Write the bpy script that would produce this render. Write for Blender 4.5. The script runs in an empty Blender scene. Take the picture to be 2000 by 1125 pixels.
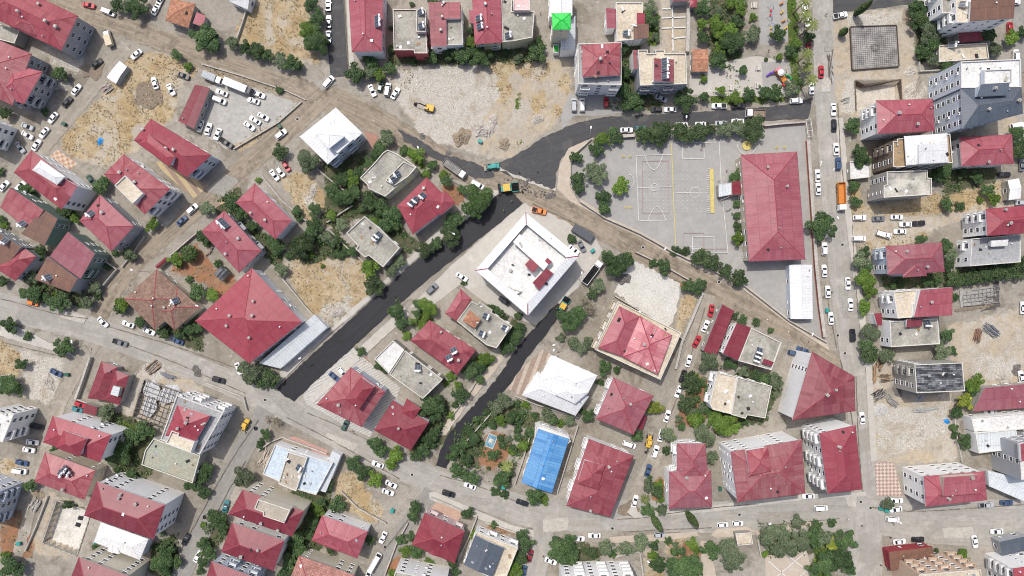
import bpy, bmesh, math, random
import numpy as np
from mathutils import Vector, Matrix
from mathutils.bvhtree import BVHTree
random.seed(7); rng = np.random.default_rng(7)
sc = bpy.context.scene
COL = sc.collection
R = math.radians
H = 240.0            # camera height above the street (metres)
S = 0.18             # metres on the ground per photograph pixel
def g(px, py, h=0.0):
    k = S*(H-h)/H
    return ((px-1000)*k, (562.5-py)*k)
def gp(pts, h=0.0): return [g(x, y, h) for x, y in pts]
def link(o, parent=None):
    COL.objects.link(o)
    if parent is not None: o.parent = parent
    return o
def tag(o, label=None, cat=None, group=None, kind=None):
    if label: o['label'] = label
    if cat: o['category'] = cat
    if group: o['group'] = group
    if kind: o['kind'] = kind
    return o
def empty(name, loc=(0, 0, 0), rz=0.0):
    o = bpy.data.objects.new(name, None); o.location = loc; o.rotation_euler = (0, 0, rz); o.empty_display_size = .5
    return link(o)
class MB:
    """collects faces with material slots and optional uv, then makes one mesh"""
    def __init__(s): s.v = []; s.f = []; s.m = []; s.uv = []; s.hasuv = False
    def face(s, pts, m=0, uv=None):
        i = len(s.v); s.v += [tuple(p) for p in pts]; s.f.append(tuple(range(i, i+len(pts)))); s.m.append(m)
        if uv: s.hasuv = True
        s.uv.append(uv or [(0, 0)]*len(pts))
    def box(s, x0, x1, y0, y1, z0, z1, m=0, M=None):
        P = [Vector((x, y, z)) for z in (z0, z1) for y in (y0, y1) for x in (x0, x1)]
        if M is not None: P = [M @ p for p in P]
        for q in ((0, 2, 3, 1), (4, 5, 7, 6), (0, 1, 5, 4), (2, 6, 7, 3), (0, 4, 6, 2), (1, 3, 7, 5)): s.face([P[k] for k in q], m)
    def prism(s, poly, z0, z1, m=0, mt=None, bottom=True):
        n = len(poly)
        for i in range(n):
            a, b = poly[i], poly[(i+1) % n]
            s.face([(a[0], a[1], z0), (b[0], b[1], z0), (b[0], b[1], z1), (a[0], a[1], z1)], m)
        s.face([(p[0], p[1], z1) for p in poly], m if mt is None else mt)
        if bottom: s.face([(p[0], p[1], z0) for p in reversed(poly)], m)
    def loft(s, rings, m=0, cap0=True, cap1=True, mt=None):
        for a, b in zip(rings, rings[1:]):
            n = len(a)
            for i in range(n): s.face([a[i], a[(i+1) % n], b[(i+1) % n], b[i]], m)
        if cap0: s.face(list(reversed(rings[0])), m)
        if cap1: s.face(list(rings[-1]), m if mt is None else mt)
    def tube(s, a, b, r, m=0, n=8, r2=None):
        a, b = Vector(a), Vector(b); d = (b-a).normalized()
        u = d.orthogonal().normalized(); w = d.cross(u); r2 = r if r2 is None else r2
        ra = [a+(u*math.cos(t)+w*math.sin(t))*r for t in [2*math.pi*k/n for k in range(n)]]
        rb = [b+(u*math.cos(t)+w*math.sin(t))*r2 for t in [2*math.pi*k/n for k in range(n)]]
        s.loft([ra, rb], m)
    def mesh(s, name, mats, smooth=False):
        me = bpy.data.meshes.new(name); me.from_pydata(s.v, [], s.f)
        me.polygons.foreach_set('material_index', s.m)
        if s.hasuv:
            l = me.uv_layers.new(name='UVMap'); l.data.foreach_set('uv', [c for f in s.uv for p in f for c in p])
        for k in (mats if isinstance(mats, (list, tuple)) else [mats]): me.materials.append(k)
        me.update()
        if not s.hasuv:
            bm = bmesh.new(); bm.from_mesh(me); bmesh.ops.remove_doubles(bm, verts=bm.verts, dist=1e-5)
            bmesh.ops.recalc_face_normals(bm, faces=bm.faces); bm.to_mesh(me); bm.free()
        if smooth: me.polygons.foreach_set('use_smooth', [True]*len(me.polygons))
        return me
    def build(s, name, mats, parent=None, smooth=False):
        return link(bpy.data.objects.new(name, s.mesh(name, mats, smooth)), parent)
def obj(name, me, parent=None, loc=(0, 0, 0), rz=0.0):
    o = bpy.data.objects.new(name, me); o.location = loc; o.rotation_euler = (0, 0, rz)
    return link(o, parent)
def area(p): return .5*sum(p[i][0]*p[(i+1) % len(p)][1]-p[(i+1) % len(p)][0]*p[i][1] for i in range(len(p)))
def ccw(p): return list(p) if area(p) > 0 else list(reversed(p))
def inset(p, d):
    n = len(p); out = []
    for i in range(n):
        a, b, c = Vector(p[i-1]), Vector(p[i]), Vector(p[(i+1) % n])
        e1 = (b-a).normalized(); e2 = (c-b).normalized()
        n1 = Vector((-e1.y, e1.x)); n2 = Vector((-e2.y, e2.x)); k = 1+n1.dot(n2)
        q = b+(n1+n2)*(d/max(k, .35)); out.append((q.x, q.y))
    return out
def cen(p): return (sum(q[0] for q in p)/len(p), sum(q[1] for q in p)/len(p))
# ------------------------------------------------------------------ materials
class NT:
    def __init__(s, name):
        s.m = bpy.data.materials.new(name); s.m.use_nodes = True; s.t = s.m.node_tree; s.t.nodes.clear()
        s.out = s.t.nodes.new('ShaderNodeOutputMaterial'); s.b = s.t.nodes.new('ShaderNodeBsdfPrincipled')
        s.t.links.new(s.b.outputs[0], s.out.inputs[0])
    def n(s, ty, ins=None, **kw):
        nd = s.t.nodes.new(ty)
        for k, v in kw.items(): setattr(nd, k, v)
        for k, v in (ins or {}).items(): s.set(nd.inputs[k], v)
        return nd
    def set(s, sock, v):
        if hasattr(v, 'is_linked') or isinstance(v, bpy.types.NodeSocket): s.t.links.new(v, sock)
        elif isinstance(v, tuple) and sock.type == 'RGBA' and len(v) == 3: sock.default_value = (*v, 1)
        else: sock.default_value = v
    def coord(s, kind='obj'):
        if kind == 'world': return s.n('ShaderNodeNewGeometry').outputs['Position']
        tc = s.n('ShaderNodeTexCoord'); return tc.outputs['UV' if kind == 'uv' else 'Object']
    def noise(s, vec, scale, detail=3, rough=.55, dist=0):
        return s.n('ShaderNodeTexNoise', {'Vector': vec, 'Scale': scale, 'Detail': detail, 'Roughness': rough, 'Distortion': dist}).outputs['Fac']
    def ramp(s, v, a, b, lo=0., hi=1., smooth=True):
        return s.n('ShaderNodeMapRange', {'Value': v, 'From Min': a, 'From Max': b, 'To Min': lo, 'To Max': hi}, interpolation_type='SMOOTHSTEP' if smooth else 'LINEAR').outputs[0]
    def mix(s, f, a, b, mode='MIX'):
        nd = s.n('ShaderNodeMix', None, data_type='RGBA', blend_type=mode)
        s.set(nd.inputs[0], f); s.set(nd.inputs[6], a if not isinstance(a, tuple) else (*a, 1)); s.set(nd.inputs[7], b if not isinstance(b, tuple) else (*b, 1))
        return nd.outputs[2]
    def math(s, op, a, b=0.): return s.n('ShaderNodeMath', {0: a, 1: b}, operation=op).outputs[0]
    def scale(s, vec, sc_): return s.n('ShaderNodeMapping', {'Vector': vec, 'Scale': sc_}).outputs[0]
    def fin(s, col, rough=.8, spec=.3, metal=0., bump=None, bs=.3, bd=.05):
        s.set(s.b.inputs['Base Color'], col); s.set(s.b.inputs['Roughness'], rough); s.b.inputs['Specular IOR Level'].default_value = spec; s.b.inputs['Metallic'].default_value = metal
        if bump is not None:
            bn = s.n('ShaderNodeBump', {'Height': bump, 'Strength': bs, 'Distance': bd}); s.t.links.new(bn.outputs[0], s.b.inputs['Normal'])
        return s.m
def c8(r, gg, b): return tuple((x/255/12.92 if x <= 10 else ((x/255+.055)/1.055)**2.4) for x in (r, gg, b))
def mul(c, k): return tuple(min(1., x*k) for x in c)
def mottled(name, col, col2=None, sc1=.12, sc2=1.6, rough=.85, amt=.5, spec=.25, stain=None, kind='world'):
    t = NT(name); P = t.coord(kind); col2 = col2 or mul(col, .72)
    a = t.ramp(t.noise(P, sc1, 5, .6), .35, .68); c = t.mix(t.math('MULTIPLY', a, amt), col, col2)
    f = t.ramp(t.noise(P, sc2, 4, .7), .3, .72, .8, 1.18); c = t.mix(1., c, t.n('ShaderNodeCombineColor', {0: f, 1: f, 2: f}).outputs[0], 'MULTIPLY')
    if stain: c = t.mix(t.ramp(t.noise(P, sc1*3.1, 6, .7, .4), .58, .72, 0, .75), c, stain)
    return t.fin(c, rough, spec)
def roofmat(name, col, fade, amt=.5, rib=1., ribs=.10, wnw=.22,  rough=.45, spec=.35, metal=0., dirt=(.09, .075, .07)):
    """metal sheet roof: sheets one metre wide running down the slope (uv in metres), sun fading, seams and dirt"""
    t = NT(name); P = t.coord('world'); U = t.coord('uv')
    x = t.n('ShaderNodeSeparateXYZ', {0: U}).outputs
    sheet = t.math('FLOOR', t.math('DIVIDE', x[0], rib)); row = t.math('FLOOR', t.math('DIVIDE', x[1], 3.9))
    wn = t.n('ShaderNodeTexWhiteNoise', {0: t.n('ShaderNodeCombineXYZ', {0: sheet, 1: row}).outputs[0]}, noise_dimensions='2D').outputs['Value']
    f = t.math('ADD', t.math('MULTIPLY', wn, wnw), t.noise(P, .09, 5, .7, .4)); c = t.mix(t.math('MULTIPLY', t.ramp(f, .42, .82), amt), col, fade); big = t.ramp(t.n('ShaderNodeObjectInfo').outputs['Random'], 0, 1, .86, 1.12, False); c = t.mix(1., c, t.n('ShaderNodeCombineColor', {0: big, 1: t.math('POWER', big, -.5) if col[0] > 2*col[1] else big, 2: t.math('POWER', big, -.25) if col[0] > 2*col[1] else big}).outputs[0], 'MULTIPLY')
    st = t.noise(t.scale(U, (2.2, .16, 1)), 1., 4, .65); c = t.mix(t.ramp(st, .5, .76, 0, .5), c, dirt); c = t.mix(t.ramp(t.noise(P, .33, 6, .75, .6), .6, .74, 0, .45), c, mul(dirt, 1.4))
    fr = t.math('FRACT', t.math('DIVIDE', x[0], rib)); seam = t.math('LESS_THAN', fr, .16)
    c = t.mix(t.math('MULTIPLY', seam, ribs*2.2), c, mul(col, .55))
    fv = t.math('LESS_THAN', t.math('FRACT', t.math('DIVIDE', x[1], 3.9)), .05); c = t.mix(t.math('MULTIPLY', fv, .45), c, mul(col, .5))
    sp = t.ramp(t.noise(P, 2.1, 3, .75), .3, .75, .86, 1.12); c = t.mix(1., c, t.n('ShaderNodeCombineColor', {0: sp, 1: sp, 2: sp}).outputs[0], 'MULTIPLY')
    wv = t.math('SINE', t.math('MULTIPLY', x[0], 2*math.pi/rib))
    return t.fin(c, rough, spec, metal, wv, .12, .03)
def tilemat(name, col, dark):
    t = NT(name); P = t.coord('world'); U = t.coord('uv'); x = t.n('ShaderNodeSeparateXYZ', {0: U}).outputs
    wn = t.n('ShaderNodeTexWhiteNoise', {0: t.n('ShaderNodeCombineXYZ', {0: t.math('FLOOR', t.math('DIVIDE', x[0], .9)), 1: t.math('FLOOR', t.math('DIVIDE', x[1], .7))}).outputs[0]}, noise_dimensions='2D').outputs['Value']
    c = t.mix(t.ramp(t.math('ADD', t.math('MULTIPLY', wn, .6), t.math('MULTIPLY', t.noise(P, .3, 4), .7)), .3, 1.), col, mul(col, .62))
    c = t.mix(t.math('MULTIPLY', t.math('LESS_THAN', t.math('FRACT', t.math('DIVIDE', x[1], .7)), .3), .5), c, dark)
    c = t.mix(t.math('MULTIPLY', t.math('LESS_THAN', t.math('FRACT', t.math('DIVIDE', x[0], .9)), .22), .28), c, dark)
    return t.fin(c, .8, .2, 0, t.math('SINE', t.math('MULTIPLY', x[0], 2*math.pi/.45)), .4, .06)
def plain(name, col, rough=.6, spec=.3, metal=0.):
    t = NT(name); P = t.coord('obj'); f = t.ramp(t.noise(P, 1.7, 3), .3, .7, .86, 1.1)
    return t.fin(t.mix(1., col, t.n('ShaderNodeCombineColor', {0: f, 1: f, 2: f}).outputs[0], 'MULTIPLY'), rough, spec, metal)
def stripes_roof():
    t = NT('dark_formwork'); P = t.coord('uv'); b = t.n('ShaderNodeTexBrick', {'Vector': P, 'Color1': (.05, .055, .065, 1), 'Color2': (.26, .265, .28, 1), 'Mortar': (.03, .03, .03, 1), 'Scale': 1., 'Mortar Size': .05, 'Bias': -.2, 'Brick Width': 2.4, 'Row Height': .62}).outputs[0]
    f = t.ramp(t.noise(P, .45, 4, .7), .3, .7, .45, 1.5); return t.fin(t.mix(1., b, t.n('ShaderNodeCombineColor', {0: f, 1: f, 2: f}).outputs[0], 'MULTIPLY'), .85, .2)
ROOF = {
 'R': roofmat('red_sheet', (.245, .040, .060), (.295, .075, .092), .7, rib=.9, ribs=.08), 'R2': roofmat('old_red_sheet', (.20, .036, .050), (.30, .085, .10), .8, rib=1.3, ribs=.08, wnw=.4), 'R3': roofmat('dusty_red_sheet', (.25, .052, .068), (.33, .12, .13), .9, rib=.9, ribs=.10, wnw=.3, dirt=(.22, .16, .13)), 'K': roofmat('faded_red_sheet', (.285, .072, .094), (.35, .125, .145), .8, rib=.9, ribs=.12),
 'M': roofmat('crimson_sheet', (.19, .027, .042), (.245, .055, .07), .7, rib=.8, ribs=.12), 'J': roofmat('ribbed_red_sheet', (.34, .085, .11), (.52, .27, .28), .9, rib=1.5, ribs=.14),
 'W': roofmat('white_sheet', (.73, .735, .74), (.62, .625, .63), .8, ribs=.16, dirt=(.45, .44, .42)), 'L': roofmat('pale_sheet', (.52, .56, .58), (.62, .65, .66), .6, ribs=.16, dirt=(.3, .28, .26)),
 'N': roofmat('brown_sheet', (.15, .085, .065), (.23, .12, .08), .7, ribs=.12), 'U': roofmat('blue_sheet', (.05, .20, .46), (.13, .32, .56), .9, ribs=.16, wnw=.4, dirt=(.2, .26, .33)),
 'S': roofmat('slate_sheet', (.075, .095, .125), (.11, .13, .16), .6, ribs=.14), 'G': roofmat('green_sheet', (.02, .50, .055), (.07, .60, .12), .8, ribs=.16),
 'P': mottled('pink_tiles', (.68, .48, .47)), 'O': tilemat('orange_tiles', (.47, .24, .15), (.24, .11, .07)), 'E': tilemat('brown_tiles', (.285, .19, .145), (.13, .075, .058)),
 'Q2': tilemat('pink_clay_tiles', (.44, .23, .19), (.20, .08, .07)),
 'C': mottled('concrete_roof', (.36, .345, .30), (.20, .19, .165), .16, 1.3, amt=.8, stain=(.5, .49, .45)), 'D': mottled('grey_roof', (.33, .335, .34), (.23, .23, .235), .1, 1.5, amt=.6),
 'B': mottled('cream_roof', (.56, .50, .40), (.42, .36, .27), .15, 1.4, amt=.7, stain=(.30, .27, .22)), 'Z': mottled('white_roof', (.66, .655, .64), (.48, .475, .455), .16, 1.4, amt=.7, stain=(.38, .37, .35)),
 'Q': mottled('rubble_roof', (.50, .48, .42), (.17, .16, .15), .22, 2.4, amt=.9, stain=(.72, .70, .64)), 'T': mottled('timber_deck', (.36, .26, .15), (.24, .165, .10), .3, 2.5, amt=.8),
 'Y': mottled('mossy_roof', (.30, .33, .27), (.33, .29, .22), .15, 1.6, amt=.8, stain=(.42, .50, .44)), 'A': stripes_roof(),
 'V': mottled('pale_blue_terrace', (.47, .54, .60), (.38, .44, .50), .2, 1.5, amt=.6), 'X': mottled('beige_concrete', (.40, .36, .30), (.30, .27, .22), .2, 1.6, amt=.6)}
def wallm(name, col):
    t = NT('wall_'+name); P = t.coord('world'); c = t.mix(t.ramp(t.noise(P, .16, 4, .6), .45, .75, 0, .6), col, mul(col, .88)); st = t.noise(t.scale(P, (.9, .9, .12)), 1., 4, .6); c = t.mix(t.ramp(st, .52, .75, 0, .3), c, mul(col, .6))
    return t.fin(c, .85, .25)
WALL = {'w': wallm('white', (.80, .80, .79)), 'g': wallm('grey', (.36, .37, .39)), 'b': wallm('beige', (.52, .46, .36)), 'c': wallm('concrete', (.36, .345, .31)), 'y': wallm('olive', (.42, .42, .30)),
 'k': wallm('pink', (.58, .47, .47)), 'r': wallm('red', (.36, .09, .09)), 't': wallm('sand', (.58, .54, .44)), 'u': wallm('blue_grey', (.50, .55, .62)), 'e': wallm('green', (.20, .27, .24)),
 'n': wallm('brown', (.20, .155, .12)), 'o': wallm('orange', (.54, .41, .31)), 'm': wallm('crimson', (.30, .05, .06))}
def glassm():
    t = NT('window_glass'); return t.fin((.03, .036, .045), .12, .5)
GLASS = glassm(); FRAME = plain('window_frame', (.72, .72, .72)); DARK = plain('dark_rubber', (.025, .025, .027), .8)
STEEL = plain('grey_steel', (.35, .36, .37), .45, .4, .4); CONC = mottled('wall_cement', (.42, .40, .36), (.28, .26, .23), .3, 1.4); TANK = plain('white_tank', (.74, .75, .76), .35)
def panelm():
    t = NT('solar_panel'); return t.fin((.045, .06, .085), .15, .6)
PANEL = panelm(); BRICK = plain('brick', (.33, .14, .10)); RIDGE = plain('ridge_red', (.27, .055, .07)); RIDGEW = plain('ridge_white', (.60, .61, .62)); RIDGES = plain('ridge_dark', (.10, .11, .13)); RIDGEG = plain('ridge_green', (.02, .40, .05)); RIDGEB = plain('ridge_blue', (.05, .22, .52))
YEL = plain('yellow_paint', (.60, .38, .06), .5); TEAL = plain('teal_paint', (.03, .28, .25), .4); ORNG = plain('orange_paint', (.52, .20, .045), .5); WHT = plain('white_paint', (.78, .78, .78), .35); BLK = plain('black_paint', (.03, .03, .032), .4)
WOOD = plain('timber', (.30, .20, .12), .8); REDP = plain('red_paint', (.55, .03, .03), .4); BLUEP = plain('blue_paint', (.03, .14, .50), .4); GRNP = plain('green_paint', (.03, .30, .10), .4); PURP = plain('purple_paint', (.15, .06, .40), .4); ASPH = mottled('hot_asphalt', (.012, .012, .014), (.022, .022, .024), .6, 4.)
SKIN = plain('skin', (.45, .26, .18)); SHIRT = plain('shirt_dark', (.05, .06, .09)); VEST = plain('vest_lime', (.45, .62, .05)); TROUS = plain('trousers', (.04, .045, .06)); HAIR = plain('hair', (.02, .015, .012))
PALEB = plain('pale_block', (.6, .58, .54))
STONE = mottled('broken_stone', (.55, .53, .48), (.35, .32, .27), .8, 3.)
# ------------------------------------------------------------------ ground: one sheet, its surface mixed from mapped soils
ZONES = {  # soil -> polygons in ground pixels
'gold': [[(240,112),(300,100),(395,135),(350,165),(345,235),(262,240),(258,275),(240,315),(205,332),(130,300),(112,275),(200,185)],[(488,-20),(612,-20),(600,60),(628,128),(560,118),(470,85),(460,60),(480,25)],
  [(395,128),(470,150),(562,178),(545,186),(490,170),(400,140)],[(545,345),(600,335),(640,390),(682,402),(660,445),(620,440),(590,425)],[(575,480),(625,500),(700,495),(735,560),(700,600),(640,642),(600,600),(555,525)],
  [(-5,655),(38,690),(45,720),(20,745),(-10,745)],[(955,118),(1000,112),(1010,135),(985,150),(950,140)],[(1012,118),(1050,112),(1080,125),(1060,160),(1020,150)],[(1085,150),(1112,140),(1114,180),(1095,190)],[(960,165),(990,150),(1005,175),(985,205),(955,190)],[(1030,190),(1062,175),(1075,205),(1040,225)],[(1090,200),(1100,215),(1090,240),(1080,225)],[(780,130),(812,140),(800,175),(775,165)],[(1660,365),(1680,370),(1690,435),(1662,430)],[(1690,402),(1790,385),(1960,350),(1965,390),(1900,410),(1810,420),(1700,425)],
  [(1655,480),(1700,470),(1800,450),(1820,455),(1800,475),(1700,490)],[(1252,1075),(1280,1070),(1300,1125),(1258,1130)],[(1300,1050),(1350,1055),(1350,1085),(1300,1090)],[(645,925),(690,920),(750,1000),(740,1025),(660,990)],[(1335,570),(1360,575),(1335,655),(1318,640)],[(460,280),(560,215),(590,200),(592,208),(470,300)],[(0,895),(30,895),(50,930),(0,925)]],
'tan': [[(752,140),(960,128),(1115,115),(1112,190),(1085,245),(990,312),(880,282),(795,228)],[(200,190),(260,180),(330,230),(280,290),(200,310),(150,290)],[(1620,20),(1785,22),(1790,130),(1790,225),(1620,225),(1615,100)],[(1845,640),(2010,600),(2010,750),(1900,760),(1850,700)],[(1690,780),(1860,770),(1870,900),(1700,905)],[(1660,410),(1860,425),(1800,470),(1665,480)],[(930,215),(1060,200),(1000,300),(960,312),(880,280),(850,240)],
  [(1290,-10),(1346,-10),(1344,104),(1292,104)],[(270,720),(370,735),(400,760),(340,790),(265,840),(240,800)],[(1700,690),(1745,700),(1740,760),(1690,770)],[(1850,395),(1990,395),(1985,420),(1850,430)],[(90,960),(170,985),(130,1090),(60,1080)],[(1880,225),(1985,215),(1990,262),(1880,266)]],
'rubble': [[(770,140),(830,130),(960,128),(975,180),(940,235),(880,275),(800,225),(775,190)],[(45,685),(125,705),(100,790),(45,775),(40,740)],[(120,70),(165,105),(150,140),(110,130),(75,100)],[(1710,800),(1850,790),(1855,850),(1750,890),(1715,870)],[(1760,190),(1812,170),(1812,190),(1765,200)],[(1900,690),(1990,700),(1985,740),(1900,740)],[(800,270),(900,290),(985,330),(975,318),(880,270),(820,235)],[(590,370),(625,400),(640,440),(600,410)],[(620,600),(690,580),(685,620),(640,640)],[(1650,150),(1670,150),(1670,220),(1645,220)],[(1640,25),(1780,25),(1750,50),(1660,50)],[(270,720),(300,700),(330,730),(300,745)]],
'soil': [[(345,500),(390,475),(420,530),(455,530),(468,555),(425,585),(405,560),(375,540),(335,535)],[(940,870),(960,840),(985,850),(1000,870),(985,905),(955,925),(930,900)],[(1345,730),(1385,735),(1385,820),(1320,840),(1330,790)],[(700,690),(735,715),(720,725),(695,705)],[(1290,920),(1305,990),(1280,1000),(1270,960)],[(950,1015),(1010,1040),(1000,1050),(950,1030)],[(860,340),(910,375),(900,410),(870,395)],[(1325,1060),(1350,1060),(1380,1090),(1320,1110)],[(760,1090),(790,1080),(780,1120),(755,1120)],[(0,990),(45,1000),(70,1090),(0,1090)],[(1270,500),(1345,545),(1340,565),(1265,515)]],
'lawn': [[(1008,180),(1016,182),(1018,215),(1006,212)],[(1000,285),(1022,268),(1026,275),(1005,292)],[(1537,-10),(1556,-10),(1562,180),(1545,195),(1540,120)],[(920,700),(955,690),(970,712),(955,725),(925,725)],[(1390,180),(1540,185),(1540,200),(1380,205)],[(1260,60),(1285,20),(1290,90),(1262,85)],[(920,60),(935,80),(930,115),(912,110)],[(820,600),(850,620),(840,650),(810,650)],[(800,290),(835,320),(830,335),(800,310)],[(1436,157),(1446,155),(1446,182),(1434,182)],[(1458,156),(1470,156),(1468,180),(1456,180)],[(865,730),(900,770),(895,775),(860,740)],[(230,820),(270,830),(260,850),(225,845)],[(820,1080),(840,1090),(860,1110),(815,1095)],[(1590,1065),(1625,1060),(1620,1130),(1590,1130)]],
'dark': [[(945,800),(1005,790),(1060,815),(1045,840),(1000,830),(950,835)],[(1030,840),(1045,860),(1010,905),(990,960),(975,940),(1000,900)],[(925,850),(940,840),(930,900),(955,940),(915,905)],[(630,320),(720,290),(700,380),(690,440),(620,440),(640,390)],[(560,470),(660,450),(690,490),(600,520)],[(720,370),(800,460),(830,480),(790,500),(740,440),(690,420)],[(395,395),(470,360),(470,430),(560,480),(545,530),(500,480)],[(240,570),(300,640),(400,690),(395,640),(380,590),(300,650)],[(60,530),(160,575),(180,600),(60,590)],[(1200,80),(1250,80),(1245,180),(1300,190),(1290,215),(1180,215)],[(760,100),(1060,90),(1060,120),(760,128)],[(210,800),(300,830),(300,920),(250,960),(200,880)],[(560,960),(650,930),(640,1060),(560,1125),(550,1050)],[(390,1000),(440,1010),(450,1040),(400,1090)],[(300,1060),(350,1040),(345,1125),(290,1125)],[(1715,540),(1860,530),(1860,560),(1730,565)],[(1860,525),(2000,500),(2000,535),(1870,555)],[(1790,0),(1850,30),(1850,130),(1790,120)],[(880,840),(960,800),(940,850),(960,900),(890,910)],[(1000,620),(1020,640),(990,690),(975,680)],[(1090,1050),(1180,1070),(1170,1095),(1080,1100)],[(1480,1020),(1600,1010),(1620,1080),(1500,1090)],[(1390,740),(1470,720),(1520,760),(1500,820),(1400,850),(1385,800)],[(1385,-10),(1460,0),(1440,140),(1385,130)],[(800,800),(880,780),(870,870),(800,890)],[(1990,500),(2005,500),(2005,530),(1990,530)],[(770,560),(800,640),(770,640)],[(1840,325),(1940,320),(1950,360),(1860,375),(1840,410)],[(100,395),(160,420),(140,440),(110,425)]],  # moist soil and weeds, with shade under trees put into the dark tone
}
XS = np.concatenate([[-6000, -1500, -600, -300], np.arange(-205, 205.01, .75), [300, 600, 1500, 6000]])
YS = np.concatenate([[-6000, -1500, -600, -250], np.arange(-122, 122.01, .75), [250, 600, 1500, 6000]])
GX, GY = np.meshgrid(XS, YS)
def inside(poly, X, Y):
    r = np.zeros(X.shape, bool); n = len(poly)
    for i in range(n):
        (x0, y0), (x1, y1) = poly[i], poly[(i+1) % n]
        if y0 == y1: continue
        c = ((y0 > Y) != (y1 > Y)) & (X < (x1-x0)*(Y-y0)/(y1-y0)+x0); r ^= c
    return r
def blur(a, n):
    for _ in range(n):
        b = a.copy(); b[1:-1, 1:-1] = (a[1:-1, 1:-1]*2+a[:-2, 1:-1]+a[2:, 1:-1]+a[1:-1, :-2]+a[1:-1, 2:])/6; a = b
    return a
W = {}
for k, ps in ZONES.items():
    a = np.zeros(GX.shape)
    for p in ps: a = np.maximum(a, inside(gp(p), GX, GY).astype(float))
    W[k] = blur(a, 9)
GZ = np.zeros(GX.shape)
PITS = [([(1672,160),(1757,158),(1760,213),(1676,216)], 3.0), ([(112,978),(178,1000),(150,1085),(84,1060)], 3.0), ([(283,742),(362,768),(336,842),(262,812)], 1.2)]
for p, d in PITS: GZ -= d*inside(gp(p), GX, GY)
ny, nx = GX.shape
idx = np.arange(nx*ny).reshape(ny, nx)
quads = np.stack([idx[:-1, :-1], idx[:-1, 1:], idx[1:, 1:], idx[1:, :-1]], -1).reshape(-1, 4)
me = bpy.data.meshes.new('ground')
me.vertices.add(nx*ny); me.vertices.foreach_set('co', np.stack([GX, GY, GZ], -1).ravel())
me.loops.add(quads.size); me.loops.foreach_set('vertex_index', quads.ravel())
me.polygons.add(len(quads)); me.polygons.foreach_set('loop_start', np.arange(len(quads))*4)
me.update(calc_edges=True); me.validate()
for nm, ks in (('soil_a', ('gold', 'tan', 'rubble')), ('soil_b', ('soil', 'lawn', 'dark'))):
    at = me.color_attributes.new(nm, 'FLOAT_COLOR', 'POINT')
    at.data.foreach_set('color', np.stack([W[k] for k in ks]+[np.ones(GX.shape)], -1).ravel())
def groundmat():
    t = NT('neighbourhood_ground'); P = t.coord('world')
    n1 = t.noise(P, .045, 5, .6); n2 = t.noise(P, .35, 5, .65); n3 = t.noise(P, .75, 9, .8); n4 = t.noise(P, .13, 6, .7, .6); n5 = t.noise(P, .075, 6, .72, .8)
    base = t.mix(t.ramp(n1, .38, .62), (.325, .30, .26), (.25, .227, .188)); base = t.mix(t.ramp(n4, .48, .66, 0, .85), base, (.18, .158, .124)); base = t.mix(t.ramp(n2, .58, .74, 0, .7), base, (.43, .41, .37)); base = t.mix(t.ramp(t.noise(P, .55, 4, .7), .64, .72, 0, .6), base, (.15, .14, .12))
    A = t.n('ShaderNodeSeparateColor', {0: t.n('ShaderNodeVertexColor', None, layer_name='soil_a').outputs[0]}).outputs
    B = t.n('ShaderNodeSeparateColor', {0: t.n('ShaderNodeVertexColor', None, layer_name='soil_b').outputs[0]}).outputs
    wob = t.math('MULTIPLY', t.math('SUBTRACT', t.noise(P, .2, 6, .75, .5), .5), 2.4)
    def lay(c, w, col, lo=.35, hi=.6): return t.mix(t.ramp(t.math('ADD', w, t.math('MULTIPLY', wob, t.ramp(w, 0, .3))), lo, hi), c, col)
    tan = t.mix(t.ramp(n4, .4, .6), (.40, .335, .245), (.36, .325, .27)); tan = t.mix(t.ramp(n2, .52, .68, 0, .75), tan, (.27, .225, .165)); tan = t.mix(t.ramp(n5, .5, .62, 0, .7), tan, (.43, .40, .35)); tan = t.mix(t.ramp(n3, .6, .72, 0, .5), tan, (.50, .47, .42))
    gold = t.mix(t.ramp(n4, .42, .6), (.40, .325, .215), (.34, .255, .14)); gold = t.mix(t.ramp(n2, .5, .66, 0, .8), gold, (.235, .175, .10)); gold = t.mix(t.ramp(n3, .56, .7, 0, .55), gold, (.52, .44, .315)); gold = t.mix(t.ramp(n5, .5, .6, 0, .85), gold, (.39, .355, .295))
    n6 = t.noise(P, 2.7, 5, .85); rub = t.mix(t.ramp(n6, .42, .6), (.33, .305, .26), (.54, .52, .47)); rub = t.mix(t.ramp(n4, .48, .66, 0, .75), rub, (.31, .26, .195)); rub = t.mix(t.ramp(n2, .6, .74, 0, .4), rub, (.52, .505, .465))
    soil = t.mix(t.ramp(n2, .4, .6), (.29, .145, .08), (.23, .135, .085)); soil = t.mix(t.ramp(n4, .5, .7, 0, .6), soil, (.33, .25, .165))
    lawn = t.mix(t.ramp(n3, .4, .6), (.085, .125, .03), (.05, .08, .02)); lawn = t.mix(t.ramp(n2, .55, .7, 0, .6), lawn, (.20, .18, .08))
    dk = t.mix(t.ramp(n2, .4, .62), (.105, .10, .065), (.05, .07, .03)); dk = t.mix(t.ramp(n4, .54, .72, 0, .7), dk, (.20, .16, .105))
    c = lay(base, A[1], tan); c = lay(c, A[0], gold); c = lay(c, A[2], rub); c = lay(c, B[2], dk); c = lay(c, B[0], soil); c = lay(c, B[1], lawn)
    f = t.math('MULTIPLY', t.ramp(n3, .3, .7, .84, 1.12), t.ramp(t.noise(P, 2.6, 4, .8), .3, .7, .82, 1.16)); c = t.mix(1., c, t.n('ShaderNodeCombineColor', {0: f, 1: f, 2: f}).outputs[0], 'MULTIPLY')
    return t.fin(c, .95, .1, 0, n3, .5, .12)
me.materials.append(groundmat())
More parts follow.
